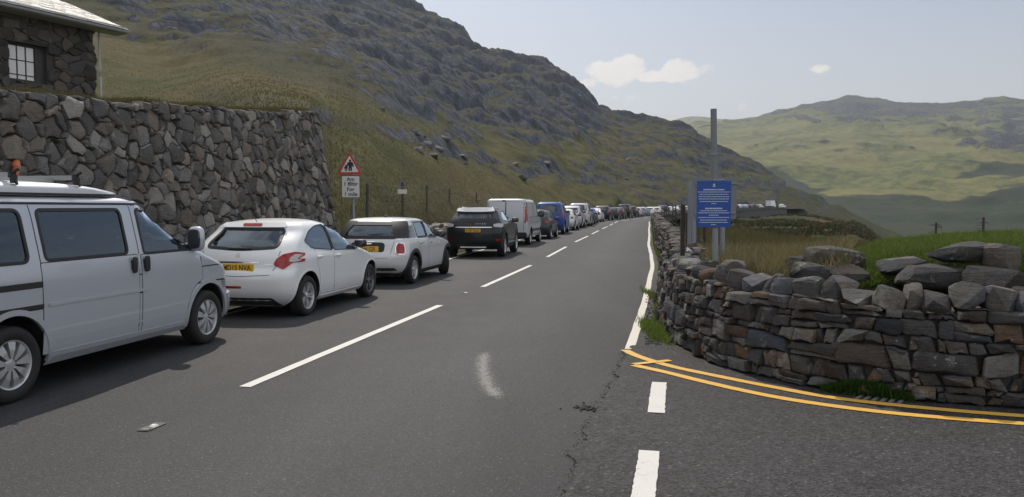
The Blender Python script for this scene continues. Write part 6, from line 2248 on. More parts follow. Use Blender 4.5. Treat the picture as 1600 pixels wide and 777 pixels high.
K['suv'] = profile_kind('suv', 'car', 1.70, .82, 2.66, .88,
    [(.28, -.70), (.42, -.79), (.7, -.82), (1.0, -.78), (1.2, -.70), (1.45, -.50), (1.57, -.38), (1.64, -.15), (1.70, .5)],
    [(.28, 3.3), (.5, 3.48), (.75, 3.50), (.92, 3.38), (1.02, 2.9), (1.10, 2.42), (1.18, 2.18), (1.38, 1.88), (1.54, 1.55), (1.64, 1.25), (1.70, .95)], .92,
    [roundpoly([(-.42, 1.22), (.12, 1.17), (.12, 1.55), (-.20, 1.50)], .05), roundpoly([(.18, 1.16), (1.0, 1.13), (.98, 1.56), (.18, 1.55)], .05), roundpoly([(1.06, 1.125), (2.08, 1.10), (1.70, 1.44), (1.4, 1.555), (1.04, 1.56)], [.03, .03, .1, .1, .03])],
    roundpoly([(-.64, 1.17), (.64, 1.17), (.57, 1.52), (-.57, 1.52)], .07), roundpoly([(-.66, 1.22), (.66, 1.22), (.58, 1.58), (-.58, 1.58)], .07),
    ('c', roundpoly([(.0, .90), (.20, .90), (.30, 1.18), (.10, 1.22)], .04)), .92, P_SILVER, Rw=.36, wheel='ten', roof_rail=True, extra='clad', mirror=(1.95, 1.16))
K['mpv'] = profile_kind('people_carrier', 'car', 1.66, .85, 2.72, .85,
    [(.24, -.75), (.40, -.83), (.7, -.85), (1.0, -.80), (1.25, -.70), (1.48, -.52), (1.56, -.42), (1.61, -.2), (1.66, .5)],
    [(.24, 3.35), (.45, 3.52), (.65, 3.54), (.82, 3.38), (.94, 2.95), (1.03, 2.6), (1.2, 2.30), (1.38, 1.96), (1.53, 1.58), (1.61, 1.25), (1.66, .95)], .90,
    [roundpoly([(-.48, 1.12), (.12, 1.09), (.12, 1.50), (-.26, 1.47)], .05), roundpoly([(.18, 1.085), (1.05, 1.06), (1.03, 1.52), (.18, 1.51)], .05), roundpoly([(1.11, 1.055), (2.38, 1.02), (1.85, 1.38), (1.5, 1.51), (1.09, 1.52)], [.03, .03, .1, .1, .03])],
    roundpoly([(-.63, 1.10), (.63, 1.10), (.56, 1.48), (-.56, 1.48)], .07), roundpoly([(-.66, 1.12), (.66, 1.12), (.57, 1.54), (-.57, 1.54)], .07),
    ('c', roundpoly([(.0, .86), (.20, .86), (.28, 1.20), (.10, 1.24)], .04)), .86, P_SILVER, roof_rail=True, mirror=(2.1, 1.08))
K['fourbyfour'] = profile_kind('off_road_car', 'car', 1.90, .92, 2.80, .85,
    [(.40, -.86), (.55, -.92), (.9, -.92), (1.2, -.90), (1.5, -.84), (1.74, -.76), (1.82, -.70), (1.87, -.5), (1.90, -.1)],
    [(.40, 3.45), (.6, 3.60), (.9, 3.60), (1.08, 3.48), (1.16, 2.9), (1.22, 2.45), (1.30, 2.30), (1.5, 2.12), (1.7, 1.92), (1.80, 1.75), (1.87, 1.5), (1.90, 1.2)], .94,
    [roundpoly([(-.66, 1.28), (.10, 1.26), (.10, 1.72), (-.60, 1.72)], .05), roundpoly([(.18, 1.26), (1.02, 1.24), (1.02, 1.72), (.18, 1.72)], .05), roundpoly([(1.10, 1.235), (2.2, 1.22), (1.92, 1.60), (1.80, 1.71), (1.10, 1.72)], [.03, .03, .1, .05, .03])],
    roundpoly([(-.68, 1.28), (.68, 1.28), (.62, 1.72), (-.62, 1.72)], .07), roundpoly([(-.68, 1.34), (.68, 1.34), (.62, 1.76), (-.62, 1.76)], .07),
    ('c', roundpoly([(.02, 1.0), (.13, 1.0), (.15, 1.34), (.04, 1.34)], .02)), .98, P_BLUE, Rw=.39, tr=.80, wheel='five', roof_rail=True, extra='clad', mirror=(2.1, 1.28))
K['estate'] = profile_kind('estate_car', 'car', 1.50, 1.0, 2.72, .86,
    [(.22, -.86), (.40, -.97), (.7, -1.0), (.95, -.95), (1.08, -.86), (1.28, -.62), (1.38, -.48), (1.44, -.2), (1.50, .4)],
    [(.22, 3.35), (.42, 3.55), (.6, 3.57), (.74, 3.45), (.88, 2.95), (.96, 2.45), (1.04, 2.22), (1.22, 1.92), (1.36, 1.58), (1.45, 1.3), (1.50, 1.0)], .89,
    [roundpoly([(-.62, 1.08), (.08, 1.05), (.08, 1.36), (-.38, 1.32)], .05), roundpoly([(.14, 1.045), (1.0, 1.01), (.98, 1.38), (.14, 1.37)], .05), roundpoly([(1.05, 1.005), (2.1, .98), (1.72, 1.26), (1.4, 1.37), (1.03, 1.38)], [.03, .03, .1, .1, .03])],
    roundpoly([(-.61, 1.06), (.61, 1.06), (.54, 1.34), (-.54, 1.34)], .07), roundpoly([(-.64, 1.06), (.64, 1.06), (.56, 1.40), (-.56, 1.40)], .07),
    ('c', roundpoly([(-.26, .80), (.02, .80), (.10, 1.06), (-.10, 1.08)], .04)), .80, P_SKY, roof_rail=True)

LINE = [  # depth of the rear axle, type, paint, label
    (39.6, 'hatch', P_DKGREY, 'dark grey hatchback half hidden between the grey panel van and the tall blue off-road car'),
    (46.6, 'fourbyfour', P_BLUE, 'tall royal blue off-road car with dark rear window ahead of the grey panel van'),
    (53.4, 'hatch', P_SILVERW, 'pale silver hatchback parked straight ahead of the tall blue off-road car'),
    (59.0, 'suv', P_SILVER, 'silver SUV with dark rear, second car ahead of the tall blue off-road car'),
    (64.6, 'fourbyfour', P_GREYV, 'tall pale grey boxy off-road car two ahead of the pale silver hatchback'),
    (70.0, 'hatch', P_DKGREY, 'small dark grey hatchback hiding behind the bright blue hatchback'),
    (75.2, 'hatch', P_BRIGHT, 'bright blue hatchback with a white gleaming roof in the middle of the line'),
    (82.0, 'saloon', P_WHITE, 'white saloon with red lamps directly ahead of the bright blue hatchback'),
    (89.0, 'suv', P_NAVY, 'dark navy SUV rising above the white saloon in front of it'),
    (95.6, 'hatch', P_NAVY, 'navy hatchback ahead of the dark navy SUV'),
    (101.5, 'estate', P_DKGREY, 'dark grey estate car before the tall dark off-road car'),
    (108.0, 'fourbyfour', P_BLACK, 'tall black off-road car standing highest near the bend'),
    (114.4, 'mpv', P_NAVY, 'dark navy people carrier right after the tall black off-road car'),
    (121.0, 'hatch', P_SILVER, 'silver hatchback on the bend behind two dark cars'),
    (127.4, 'estate', P_SKY, 'pale blue estate car on the bend near the end of the visible line'),
    (134.0, 'hatch', P_WHITE, 'white hatchback where the parked line goes behind the stone wall'),
]
for (Y, k, p, lab) in LINE:
    s = s_at_y(Y)
    off = -(1.55 + .90) + random.uniform(-.10, .10)
    x, y = road_pt(s, off)
    K[k].make((float(x), float(y)), road_dir(s + 1.3) + R(random.uniform(-.8, .8)), lab, p, z=float(road_z(s)))

# ---- beyond the wall: cars a few pixels high, each one mesh
def merged(root, name):
    vs, fs, mats, mi = [], [], [], []
    def walk(o, M):
        M2 = M @ o.matrix_basis
        if o.type == 'MESH':
            k = len(vs)
            for v in o.data.vertices: vs.append(M2 @ v.co)
            sl = [s.material for s in o.material_slots]
            for p in o.data.polygons:
                fs.append(tuple(i + k for i in p.vertices))
                m = sl[p.material_index] if sl else P_PLAST
                if m not in mats: mats.append(m)
                mi.append(mats.index(m))
        for c in o.children: walk(c, M2)
    for c in root.children: walk(c, Matrix())
    me = bpy.data.meshes.new(name)
    me.from_pydata(vs, [], fs)
    for m in mats: me.materials.append(m)
    me.polygons.foreach_set('material_index', mi)
    me.polygons.foreach_set('use_smooth', [True] * len(me.polygons)); me.set_sharp_from_angle(angle=R(35))
    return me, mats.index(K_BODY[root.name.split('.')[0]])
K_BODY = {'hatchback': P_GREYV, 'saloon_car': P_SILVER, 'suv': P_SILVER, 'people_carrier': P_SILVER, 'off_road_car': P_BLUE, 'estate_car': P_SKY}
FAR = {}
for k in ('hatch', 'saloon', 'suv', 'mpv', 'estate'):
    r = K[k].root
    body = [c for c in r.children if c.name.split('.')[0] == 'body'][0]
    K_BODY[r.name.split('.')[0]] = body.material_slots[0].material
    FAR[k] = merged(r, 'distant_car')
rgf = random.Random(4)
s = s_at_y(134.0) + 6.6
s_end = s_at_y(306)
pal = [(P_WHITE, 'white'), (P_SILVER, 'silver'), (P_WHITE, 'white'), (P_DKGREY, 'dark grey'), (P_SILVERW, 'silver'), (P_NAVY, 'dark blue'), (P_WHITE, 'white'), (P_BLACK, 'black'), (P_SKY, 'pale blue')]
TXT = 'tiny distant %s car in the unbroken far row parked round the bend'
while s < s_end - 9:
    k = rgf.choice(['hatch', 'hatch', 'saloon', 'suv', 'mpv', 'estate'])
    p, cn = rgf.choice(pal)
    me, slot = FAR[k]
    o = link(bpy.data.objects.new('distant_car', me))
    x, y = road_pt(s, -2.4)
    o.location = (float(x), float(y), float(road_z(s))); o.rotation_euler = (0, 0, road_dir(s + 1.3))
    o.material_slots[slot].link = 'OBJECT'; o.material_slots[slot].material = p
    tag(o, TXT % cn, 'car', 'distant %s cars parked round the far bend' % cn)
    s += 6.25 + rgf.uniform(-.5, .9)
# box lorry and last white car at the far end
x, y = road_pt(s_end - 4, -2.4); lz = float(road_z(s_end))
lorry = empty('box_lorry', (float(x), float(y), lz), road_dir(s_end), 'white box lorry standing tall near the end of the far row', 'lorry')
MB().box((.9, 0, 1.95), (4.2, 2.1, 2.1)).build('cargo_box', P_WHITE, lorry)
cb = Body(rear=[(.5, 3.1), (1.0, 3.1), (1.9, 3.12), (2.1, 3.2)], front=[(.5, 4.7), (1.0, 4.78), (1.35, 4.70), (1.9, 4.30), (2.1, 4.0)], width=[(.5, .95), (1.0, 1.0), (1.9, .93), (2.1, .7)], plan=[(3, 1), (4.8, .95)], nlev=14, nside=6)
cv, cf = cb.solid(); meshobj('cab', cv, cf, P_WHITE, lorry, True, 30)
sk = Skin(cv, cf); sk.patch('windscreen', [(-.8, 1.35), (.8, 1.35), (.75, 1.9), (-.75, 1.9)], ('f',), .01, G_OPAQUE, lorry, .02, .3)
for s_ in (-1, 1): sk.patch('side_window', [(3.3, 1.3), (4.3, 1.3), (4.0, 1.85), (3.3, 1.85)], ('s', s_), .01, G_OPAQUE, lorry, .02, .3)
MB().box((1.9, 0, .70), (5.0, .9, .35)).build('chassis', P_PLAST, lorry)
for x_ in (0, 3.9):
    for s_ in (-1, 1): add_wheel(lorry, x_, s_ * .85, .38, .22, 'five')
me, slot = FAR['mpv']
o = link(bpy.data.objects.new('distant_car', me)); x, y = road_pt(s_end + 5.5, -1.2)
o.location = (float(x), float(y), lz); o.rotation_euler = (0, 0, road_dir(s_end + 6)); o.material_slots[slot].link = 'OBJECT'; o.material_slots[slot].material = P_WHITE
tag(o, 'last white car past the box lorry at the very end of the far row', 'car')
# ================================================================= signs, posts and fences
M_GALV = plain('galvanised_steel', (.26, .28, .31), .5, .35, var=.15)
M_SIGNBACK = plain('grey_sign_back', (.20, .21, .225), .55, .2, var=.12)
M_TIMBER = plain('weathered_timber', (.10, .088, .072), .9, var=.35, scale=9, bump=.5)
M_RUST = plain('rusty_iron', (.050, .040, .036), .8, .2, var=.35, scale=12, bump=.4)
M_WIRE = plain('fence_wire', (.12, .12, .125), .5, .7)
M_SWHITE = plain('sign_white', (.72, .72, .70), .45, var=.05)
M_SRED = plain('sign_red', (.50, .045, .04), .45, var=.10)
M_SBLACK = plain('sign_black', (.015, .015, .016), .5)
M_SBLUE = plain('sign_blue', (.012, .075, .34), .35, var=.05)
M_SLET = plain('sign_lettering', (.62, .66, .74), .5)
FACE = Matrix(((1, 0, 0, 0), (0, 0, -1, 0), (0, 1, 0, 0), (0, 0, 0, 1)))        # board drawn in xy, facing -Y
def board(name, poly, d0, d1, mat, parent): 
    o = MB().prism(poly, d0, d1, FACE).build(name, mat, parent, 30)
    return o
def letters(txt, size, mat, parent, x, z, d, bold=.0, sx=1.0):
    o = link(bpy.data.objects.new('lettering', text_mesh(txt, size, mat, .001, bold)), parent)
    o.matrix_local = Matrix.Translation((x, -d, z)) @ FACE @ Matrix.Diagonal((sx, 1, 1, 1))
    return o
# ---- warning triangle: pedestrians in road ahead, with plate
sg = empty('road_sign', tuple(dpt(551.5, 352, 21.0).xy) + (0.0,), R(-3), 'red triangular pedestrian warning sign with white mileage plate on a grey pole', 'road sign')
zz = lambda py: dpt(551, py, 21.0).z
MB().tube([(0, 0.06, -.1), (0, .06, zz(242))], .038, 12).build('pole', M_GALV, sg)
cx, c0, c1, hwid = -.07, zz(272.5), zz(237.5), .335
tri = roundpoly([(cx - hwid, c0), (cx + hwid, c0), (cx, c1)], .04)
tr_ = board('triangle', tri, 0.0, .02, M_SRED, sg)
inn = .245
board('triangle_face', roundpoly([(cx - inn, c0 + .055), (cx + inn, c0 + .055), (cx, c0 + .055 + inn * 1.78)], .02), .02, .0225, M_SWHITE, tr_)
man = MB()
mz = c0 + .085
def poly_(pts, ox, oz, k): return [(ox + x * k, oz + y * k) for x, y in pts]
adult = [(-.16, 0), (-.03, 0), (0, .42), (.03, 0), (.16, 0), (.15, .52), (.27, .34), (.34, .40), (.24, .78), (.10, .84), (-.10, .84), (-.24, .78), (-.36, .40), (-.28, .35), (-.15, .54)]
man.prism(poly_(adult, cx + .02, mz, .29), .0225, .0245, FACE)
man.prism([(cx + .02 + .032 * math.cos(a), mz + .278 + .032 * math.sin(a)) for a in [k * math.pi / 6 for k in range(12)]], .0225, .0245, FACE)
man.prism(poly_(adult, cx - .095, mz, .155), .0225, .0245, FACE)
man.prism([(cx - .095 + .02 * math.cos(a), mz + .152 + .02 * math.sin(a)) for a in [k * math.pi / 6 for k in range(12)]], .0225, .0245, FACE)
man.build('pedestrian_symbol', M_SBLACK, tr_)
p0, p1 = zz(309.5), zz(274.5)
pl = board('plate', roundpoly([(cx - .225, p0), (cx + .275, p0), (cx + .275, p1), (cx - .225, p1)], .03), 0, .018, M_SBLACK, sg)
board('plate_face', roundpoly([(cx - .21, p0 + .015), (cx + .26, p0 + .015), (cx + .26, p1 - .015), (cx - .21, p1 - .015)], .025), .018, .0205, M_SWHITE, pl)
hh = p1 - p0
for t_, f in (('Am', .83), ('1 filltir', .62), ('For', .38), ('1 mile', .16)):
    letters(t_, .145, M_SBLACK, pl, cx + .025, p0 + hh * f, .0222, .003)
for z in (zz(262), zz(295)): MB().box((0, .045, z), (.12, .05, .03)).build('bracket', M_GALV, sg)
# ---- footpath marker on a timber post
fz = lambda py: dpt(629, py, 29.0).z
fs_ = empty('footpath_sign', tuple(dpt(629, 345, 29.0).xy) + (0.2,), 0, 'small round footpath badge over a white plate on a timber post', 'sign')
MB().box((0, .05, (fz(303) - .1) / 2 - .1), (.10, .09, fz(300) + .3), taper=.96).build('post', M_TIMBER, fs_)
bz = fz(288) - .2
bd = board('badge', [(.135 * math.cos(a), bz + .135 * math.sin(a)) for a in [k * math.pi / 10 for k in range(20)]], -.02, .01, M_SIGNBACK, fs_)
w_ = MB()
w_.prism([(.05 * math.cos(a) , bz + .04 + .03 * math.sin(a)) for a in [k * math.pi / 6 for k in range(12)]], .01, .0125, FACE)
w_.prism([(-.07, bz - .07), (.07, bz - .07), (.03, bz + .0), (-.03, bz + .0)], .01, .0125, FACE)
w_.build('walker_symbol', M_SBLACK, bd)
board('plate', roundpoly([(-.165, fz(303) - .2), (.165, fz(303) - .2), (.165, fz(296) - .2), (-.165, fz(296) - .2)], .012), -.01, .012, M_SWHITE, fs_)
# ---- tall grey pole with the blue notice
Yp = 10.0
pb = dpt(1118, 424, Yp); pt_ = dpt(1115, 170, Yp)
bp = empty('notice_pole', (pb.x, pb.y, 0.55), 0, 'tall grey steel pole carrying a blue bilingual notice behind the curved wall', 'sign')
T = lambda px, py, y=Yp: dpt(px, py, y) - Vector((pb.x, pb.y, 0.55))
MB().tube([(0.012, 0, -.1), T(1116.3, 285)], .036, 14).build('pole', M_GALV, bp)
MB().tube([T(1116.3, 287), T(1115, 170.5)], .0385, 14).build('pole_extension', M_SIGNBACK, bp)
cl = MB()
for py in (241, 281, 352): cl.lathe([(.040, -.012), (.047, -.012), (.047, .012), (.040, .012)], 16, 'z', Matrix.Translation(T(1116, py)), closed=True)
cl.tube([T(1121.5, 239), T(1122.5, 283)], .006, 6); cl.tube([T(1120, 283), T(1131, 281)], .012, 6); cl.box(T(1121.5, 282), (.05, .06, .04))
cl.build('clamp', M_GALV, bp)
MB().tube([T(1114, 196), T(1104, 196.5), T(1093, 199.5)], .0025, 4).tube([T(1121, 241), T(1130, 238), T(1136, 239)], .0025, 4).build('loose_wire', M_WIRE, bp)
bl, br_, bt, bb = T(1091, 0).x, T(1145, 0).x, T(1118, 283).z, T(1118, 355).z
nb = board('notice_board', roundpoly([(bl, bb), (br_, bb), (br_, bt), (bl, bt)], .008), .045, .055, M_SBLUE, bp)
bw, bh = br_ - bl, bt - bb
bc = (bl + br_) / 2
# the print is too small to read in the photograph: crest, headings and lines of text as unreadable dashes
rg = random.Random(12)
tx = MB()
def line_(fz_, fw, hgt, gap=.25):
    x = bc - fw * bw / 2; e = bc + fw * bw / 2
    while x < e - .004:
        w = rg.uniform(.008, .030)
        w = min(w, e - x)
        tx.prism([(x, bt - fz_ * bh - hgt / 2), (x + w, bt - fz_ * bh - hgt / 2), (x + w, bt - fz_ * bh + hgt / 2), (x, bt - fz_ * bh + hgt / 2)], .055, .0562, FACE)
        x += w + rg.uniform(.003, .006)
line_(.19, .62, .015)
for f, w in ((.24, .94), (.29, .84), (.34, .90), (.39, .88), (.445, .82), (.49, .14)): line_(f, w, .0085)
line_(.595, .50, .015)
for f, w in ((.645, .78), (.69, .92), (.74, .28), (.79, .90), (.845, .78), (.895, .82), (.945, .14)): line_(f, w, .0085)
tx.build('printed_lines', M_SLET, nb)['kind'] = 'stuff'
cr = MB()
cz = bt - .085 * bh
cr.prism(poly_([(-.5, .6), (-.5, -.1), (0, -.8), (.5, -.1), (.5, .6), (.25, .45), (0, .75), (-.25, .45)], bc, cz, .022), .055, .0562, FACE)
cr.prism(poly_([(-.9, -.9), (-.6, -.5), (-.3, -.9), (.3, -.9), (.6, -.5), (.9, -.9), (.9, -1.2), (-.9, -1.2)], bc, cz, .020), .055, .0562, FACE)
cr.build('crest', M_SLET, nb)
# ---- back of a larger road sign beyond, on grey posts
Ys = 13.6
q0 = dpt(1085, 405, Ys)
rs = empty('road_sign', (q0.x, q0.y, 0.45), 0, 'grey back of a wide road sign on two posts just behind the blue notice', 'road sign')
T2 = lambda px, py: dpt(px, py, Ys) - Vector((q0.x, q0.y, 0.45))
for (px, pt2) in ((1084, 276), (1129, 300)): MB().tube([T2(px, 412), T2(px, pt2)], .040, 12).build('post', M_GALV, rs)
a, b = T2(1083, 342), T2(1149.5, 277)
pan = MB().box(((a.x + b.x) / 2, -.055, (a.z + b.z) / 2), (b.x - a.x, .012, b.z - a.z)).build('sign_panel', M_SIGNBACK, rs)
for z in (.15, .85):
    MB().box(((a.x + b.x) / 2, -.075, a.z + (b.z - a.z) * z), (b.x - a.x - .02, .025, .03)).build('stiffening_rail', M_GALV, rs)
# two further posts standing with it
for px, top, Y, lab in ((1076.5, 283, 14.2, 'slim grey steel post left of the back of the wide road sign'), (1091, 300, 15.0, 'brown timber post just under the left edge of the blue notice')):
    o = dpt(px, 400, Y); e = dpt(px, top, Y)
    m_ = M_GALV if px < 1080 else M_TIMBER
    ob = MB().tube([(0, 0, -.3), (0, 0, e.z - .4)], .034, 10).build('post', m_)
    ob.location = (o.x, o.y, .4)
    tag(ob, lab, 'post')
# ---- dark iron posts by the wall
for px, pb_, top, Y, lean, lab in ((1065, 407, 320, 11.9, .0, 'near dark rusty iron fence post rising from the roadside wall'), (1072.5, 392, 333, 14.6, .0, 'shorter dark iron fence post behind the near rusty one')):
    o = dpt(px, pb_, Y); e = dpt(px, top, Y)
    ob = MB().box((0, 0, (e.z - o.z) / 2 - .2), (.042, .042, e.z - o.z + .4)).box((.03, 0, (e.z - o.z) / 2 - .2), (.03, .008, e.z - o.z + .4)).build('fence_post', M_RUST)
    ob.location = o
    tag(ob, lab, 'fence post')
# ---- wire fence along the right-hand wall
def wire_fence(label, pts, h, mat, r, wires=(.35, .65, .95), wr=.004):
    f = empty('fence', tuple(pts[0]), 0, label, 'fence')
    o0 = f.location.copy()
    tops = []
    for p in pts:
        ln_ = random.uniform(-.04, .04)
        q = MB().tube([p - o0 + Vector((0, 0, -.3)), p - o0 + Vector((ln_, ln_ * .5, h * random.uniform(.92, 1.05)))], [r, r * .9], 7).build('post', mat, f)
        tops.append((p - o0, ln_))
    w = MB()
    for i in range(len(tops) - 1):
        for k in wires:
            a = tops[i][0] + Vector((tops[i][1] * k, 0, h * k)); b = tops[i + 1][0] + Vector((tops[i + 1][1] * k, 0, h * k))
            mid = (a + b) / 2 - Vector((0, 0, .03))
            w.tube([a, mid, b], wr, 4, False)
    w.build('wire', M_WIRE, f)
    return f
P_ = []
for Y in (20, 26, 32, 38, 45, 53, 61, 70, 80, 91, 103, 116):
    x, y = road_pt(s_at_y(Y), 4.6); P_.append(Vector((float(x), float(y), .35)))
wire_fence('line of thin posts and wire behind the roadside wall on the right', P_, 1.30, M_RUST, .035)
P_ = []
for px, py, Y in ((574, 338, 24.5), (667, 328, 33), (702, 327, 39), (745, 330, 46), (782, 330, 54), (812, 331, 63)):
    p = dpt(px, py, Y); P_.append(p)
wire_fence('old stock fence of timber posts on the grass bank left of the road', P_, 1.05, M_TIMBER, .055)
# ---- two iron stakes with tangled wire on the right-hand bank
for px, pb_, top, Y, lab in ((1462, 374, 348, 11.2, 'iron stake wound with wire on the grass bank, the shorter of two'), (1536, 368, 340, 10.8, 'iron stake with wire barbs on the grass bank near the right edge')):
    o = dpt(px, pb_, Y); e = dpt(px, top, Y)
    m = MB().box((0, 0, (e.z - o.z) / 2 - .1), (.022, .022, e.z - o.z + .2))
    hgt = e.z - o.z
    pts_ = []
    for k in range(40):
        an = k * .9
        pts_.append((.02 * math.cos(an), .02 * math.sin(an), hgt * (.25 + .7 * k / 40)))
    st = m.build('stake', M_RUST)
    wv = MB().tube(pts_, .005, 4)
    for k in range(5):
        zc = hgt * random.uniform(.3, .95); an = random.uniform(-.6, .6)
        wv.tube([(0, 0, zc), (.07 * random.choice((-1, 1)), .01, zc + .03 * an), (.10 * random.choice((-1, 1)), .02, zc - .02)], .004, 4)
    wv.build('wire', M_WIRE, st)
    st.location = o
    tag(st, lab, 'fence post')
# ---- scraps of white plastic caught on the wall
def scrap(px, py, Y, pts, lab, th=.012):
    c = dpt(px, py, Y)
    V = [dpt(x, y, Y + d) - c for (x, y, d) in pts]
    n = len(V)
    vs = V + [v + Vector((0, th, .004)) for v in V]
    o = meshobj('plastic_scrap', vs, [tuple(range(n)), tuple(range(n, 2 * n))[::-1]] + [(i, n + i, n + (i + 1) % n, (i + 1) % n) for i in range(n)], plain('white_plastic', (.60, .61, .62), .5), None, False)
    o.location = c
    tag(o, lab, 'litter')
scrap(1078, 391, 12.2, [(1072.5, 393, 0), (1074, 386.5, .05), (1080, 391, .1), (1087, 396, .18), (1079, 396, .08), (1076, 391.5, .03)], 'bent white plastic scrap lying on top of the roadside wall')
scrap(1094, 414, 10.4, [(1091.5, 419, 0), (1094.5, 409, .05), (1097.5, 419.5, .06)], 'small upright white plastic scrap beside the coping stones')
# ---- road stud sockets in the carriageway
for px, py, lab in ((237, 668, 'worn white road stud in a black socket in the near lane'), (727, 458.5, 'small worn road stud between the centre dashes')):
    c = gpt(px, py)
    r_ = empty('road_stud', (c.x, c.y, 0), R(78), lab, 'road stud')
    MB().prism(roundpoly([(-.11, -.05), (.11, -.05), (.12, .0), (.11, .05), (-.11, .05), (-.12, 0)], .015), .001, .007).build('socket', M_SBLACK, r_)
    MB().add([(-.02, -.03, .006), (.045, -.034, .006), (.05, .022, .006), (-.01, .02, .006), (-.005, -.02, .018), (.03, -.02, .020), (.03, .012, .018), (.0, .01, .016)],
             [(0, 1, 5, 4), (1, 2, 6, 5), (2, 3, 7, 6), (3, 0, 4, 7), (4, 5, 6, 7)]).build('stud', M_SWHITE, r_)
    MB().prism([(-.105, -.035), (-.06, -.04), (-.055, .02), (-.10, .03)], .007, .012).build('reflector_pad', plain('dirty_white', (.14, .135, .13), .7), r_)
# ---- drain grating at the foot of the wall
g0, g1, g2, g3 = gpt(1331, 626), gpt(1412, 633.5), gpt(1422, 622), gpt(1352, 615)
gr = empty('drain_grate', tuple((g0 + g1 + g2 + g3) / 4), 0, 'slanted iron drain grate between the double yellow lines and the wall', 'drain')
o0 = gr.location.copy()
MB().add([p - o0 + Vector((0, 0, .006)) for p in (g0, g1, g2, g3)] + [p - o0 - Vector((0, 0, .02)) for p in (g0, g1, g2, g3)], [(0, 1, 2, 3), (0, 4, 5, 1), (1, 5, 6, 2), (2, 6, 7, 3), (3, 7, 4, 0)]).build('pit', M_SBLACK, gr)
M_IRON = plain('worn_iron', (.20, .195, .19), .6, .4, var=.2)
for k in range(6):
    f = (k + .25) / 6; f2 = (k + .75) / 6
    a0, a1, b0, b1 = g0.lerp(g1, f), g0.lerp(g1, f2), g3.lerp(g2, f), g3.lerp(g2, f2)
    MB().add([p - o0 + Vector((0, 0, z)) for z in (.008, .022) for p in (a0, a1, b1, b0)], [(0, 3, 2, 1), (4, 5, 6, 7), (0, 1, 5, 4), (1, 2, 6, 5), (2, 3, 7, 6), (3, 0, 4, 7)]).build('bar', M_IRON, gr)

# ================================================================= grass
def leafmat(name, cols):
    m, t, b = new_mat(name)
    r = t.node('ShaderNodeNewGeometry').outputs['Random Per Island']
    n = t.noise(t.pos(), 1.3, 3.0)
    c = t.ramp(t.math('FRACT', t.math('ADD', r, t.math('MULTIPLY', n, .6))), [(i / (len(cols) - 1), c) for i, c in enumerate(cols)])
    t.put(b.inputs['Base Color'], c)
    b.inputs['Roughness'].default_value = .7
    b.inputs['Specular IOR Level'].default_value = .2
    tl = t.node('ShaderNodeBsdfTranslucent'); t.l.new(c, tl.inputs[0])
    mx = t.node('ShaderNodeMixShader', {0: .45}); t.l.new(b.outputs[0], mx.inputs[1]); t.l.new(tl.outputs[0], mx.inputs[2])
    out = [x for x in t.n if x.type == 'OUTPUT_MATERIAL'][0]; t.l.new(mx.outputs[0], out.inputs[0])
    return m
M_GREEN = leafmat('short_grass', [(.085, .14, .018), (.13, .19, .03), (.16, .19, .05), (.10, .15, .024)])
M_DKGREEN = leafmat('dark_green_weed', [(.03, .08, .012), (.05, .11, .018), (.07, .12, .025)])  # darker green of the weeds at the wall foot
M_DRY = leafmat('dry_grass', [(.18, .15, .07), (.24, .19, .10), (.12, .11, .05), (.08, .09, .035), (.26, .21, .115), (.10, .09, .05)])
M_TUFT = leafmat('hill_tussock', [(.092, .084, .036), (.070, .072, .028), (.110, .094, .042), (.080, .070, .030)])
def blades(name, base, hgt, wid, lean, mat, label=None):
    """base (n,3) roots -> one object of bent three-point blades"""
    n = len(base)
    rg_ = np.random.default_rng(len(base))
    an = rg_.uniform(0, 2 * math.pi, n); h = hgt * rg_.uniform(.45, 1.15, n); w = wid * rg_.uniform(.7, 1.3, n)
    ld = rg_.uniform(0, 2 * math.pi, n); lm = lean * rg_.uniform(.2, 1.3, n) * h
    sx, sy = np.cos(an) * w / 2, np.sin(an) * w / 2
    lx, ly = np.cos(ld) * lm, np.sin(ld) * lm
    V = np.zeros((n, 5, 3))
    V[:, 0] = base + np.stack([-sx, -sy, 0 * h], -1); V[:, 1] = base + np.stack([sx, sy, 0 * h], -1)
    V[:, 2] = base + np.stack([lx * .35 + sx * .8, ly * .35 + sy * .8, h * .58], -1); V[:, 3] = base + np.stack([lx * .35 - sx * .8, ly * .35 - sy * .8, h * .58], -1)
    V[:, 4] = base + np.stack([lx, ly, h], -1)
    me = bpy.data.meshes.new(name)
    me.vertices.add(n * 5); me.vertices.foreach_set('co', V.reshape(-1).astype(np.float32))
    i0 = np.arange(n) * 5
    L = np.stack([i0, i0 + 1, i0 + 2, i0 + 3, i0 + 3, i0 + 2, i0 + 4], -1).reshape(-1)
    me.loops.add(len(L)); me.loops.foreach_set('vertex_index', L.astype(np.int32))
    me.polygons.add(2 * n)
    st = np.stack([np.arange(n) * 7, np.arange(n) * 7 + 4], -1).reshape(-1)
    me.polygons.foreach_set('loop_start', st.astype(np.int32))
    me.update(calc_edges=True); me.materials.append(mat)
    o = link(bpy.data.objects.new(name, me))
    return tag(o, kind='stuff')
NR = np.random.default_rng(5)
dg = bpy.context.evaluated_depsgraph_get(); dg.update()
def ground_tree(name):
    o = bpy.data.objects[name]
    vs = [v.co.copy() for v in o.data.vertices]; fs = [tuple(p.vertices) for p in o.data.polygons]
    return BVHTree.FromPolygons(vs, fs)
GT = ground_tree('valley_slope'); HT = ground_tree('hillside')
def drop(tree, xy, zmin=-1e9):
    out = []
    for x, y in xy:
        p, n, i, d = tree.ray_cast(Vector((x, y, 300)), Vector((0, 0, -1)))
        if p is not None and p.z > zmin: out.append((p.x, p.y, p.z - .01))
    return np.array(out)
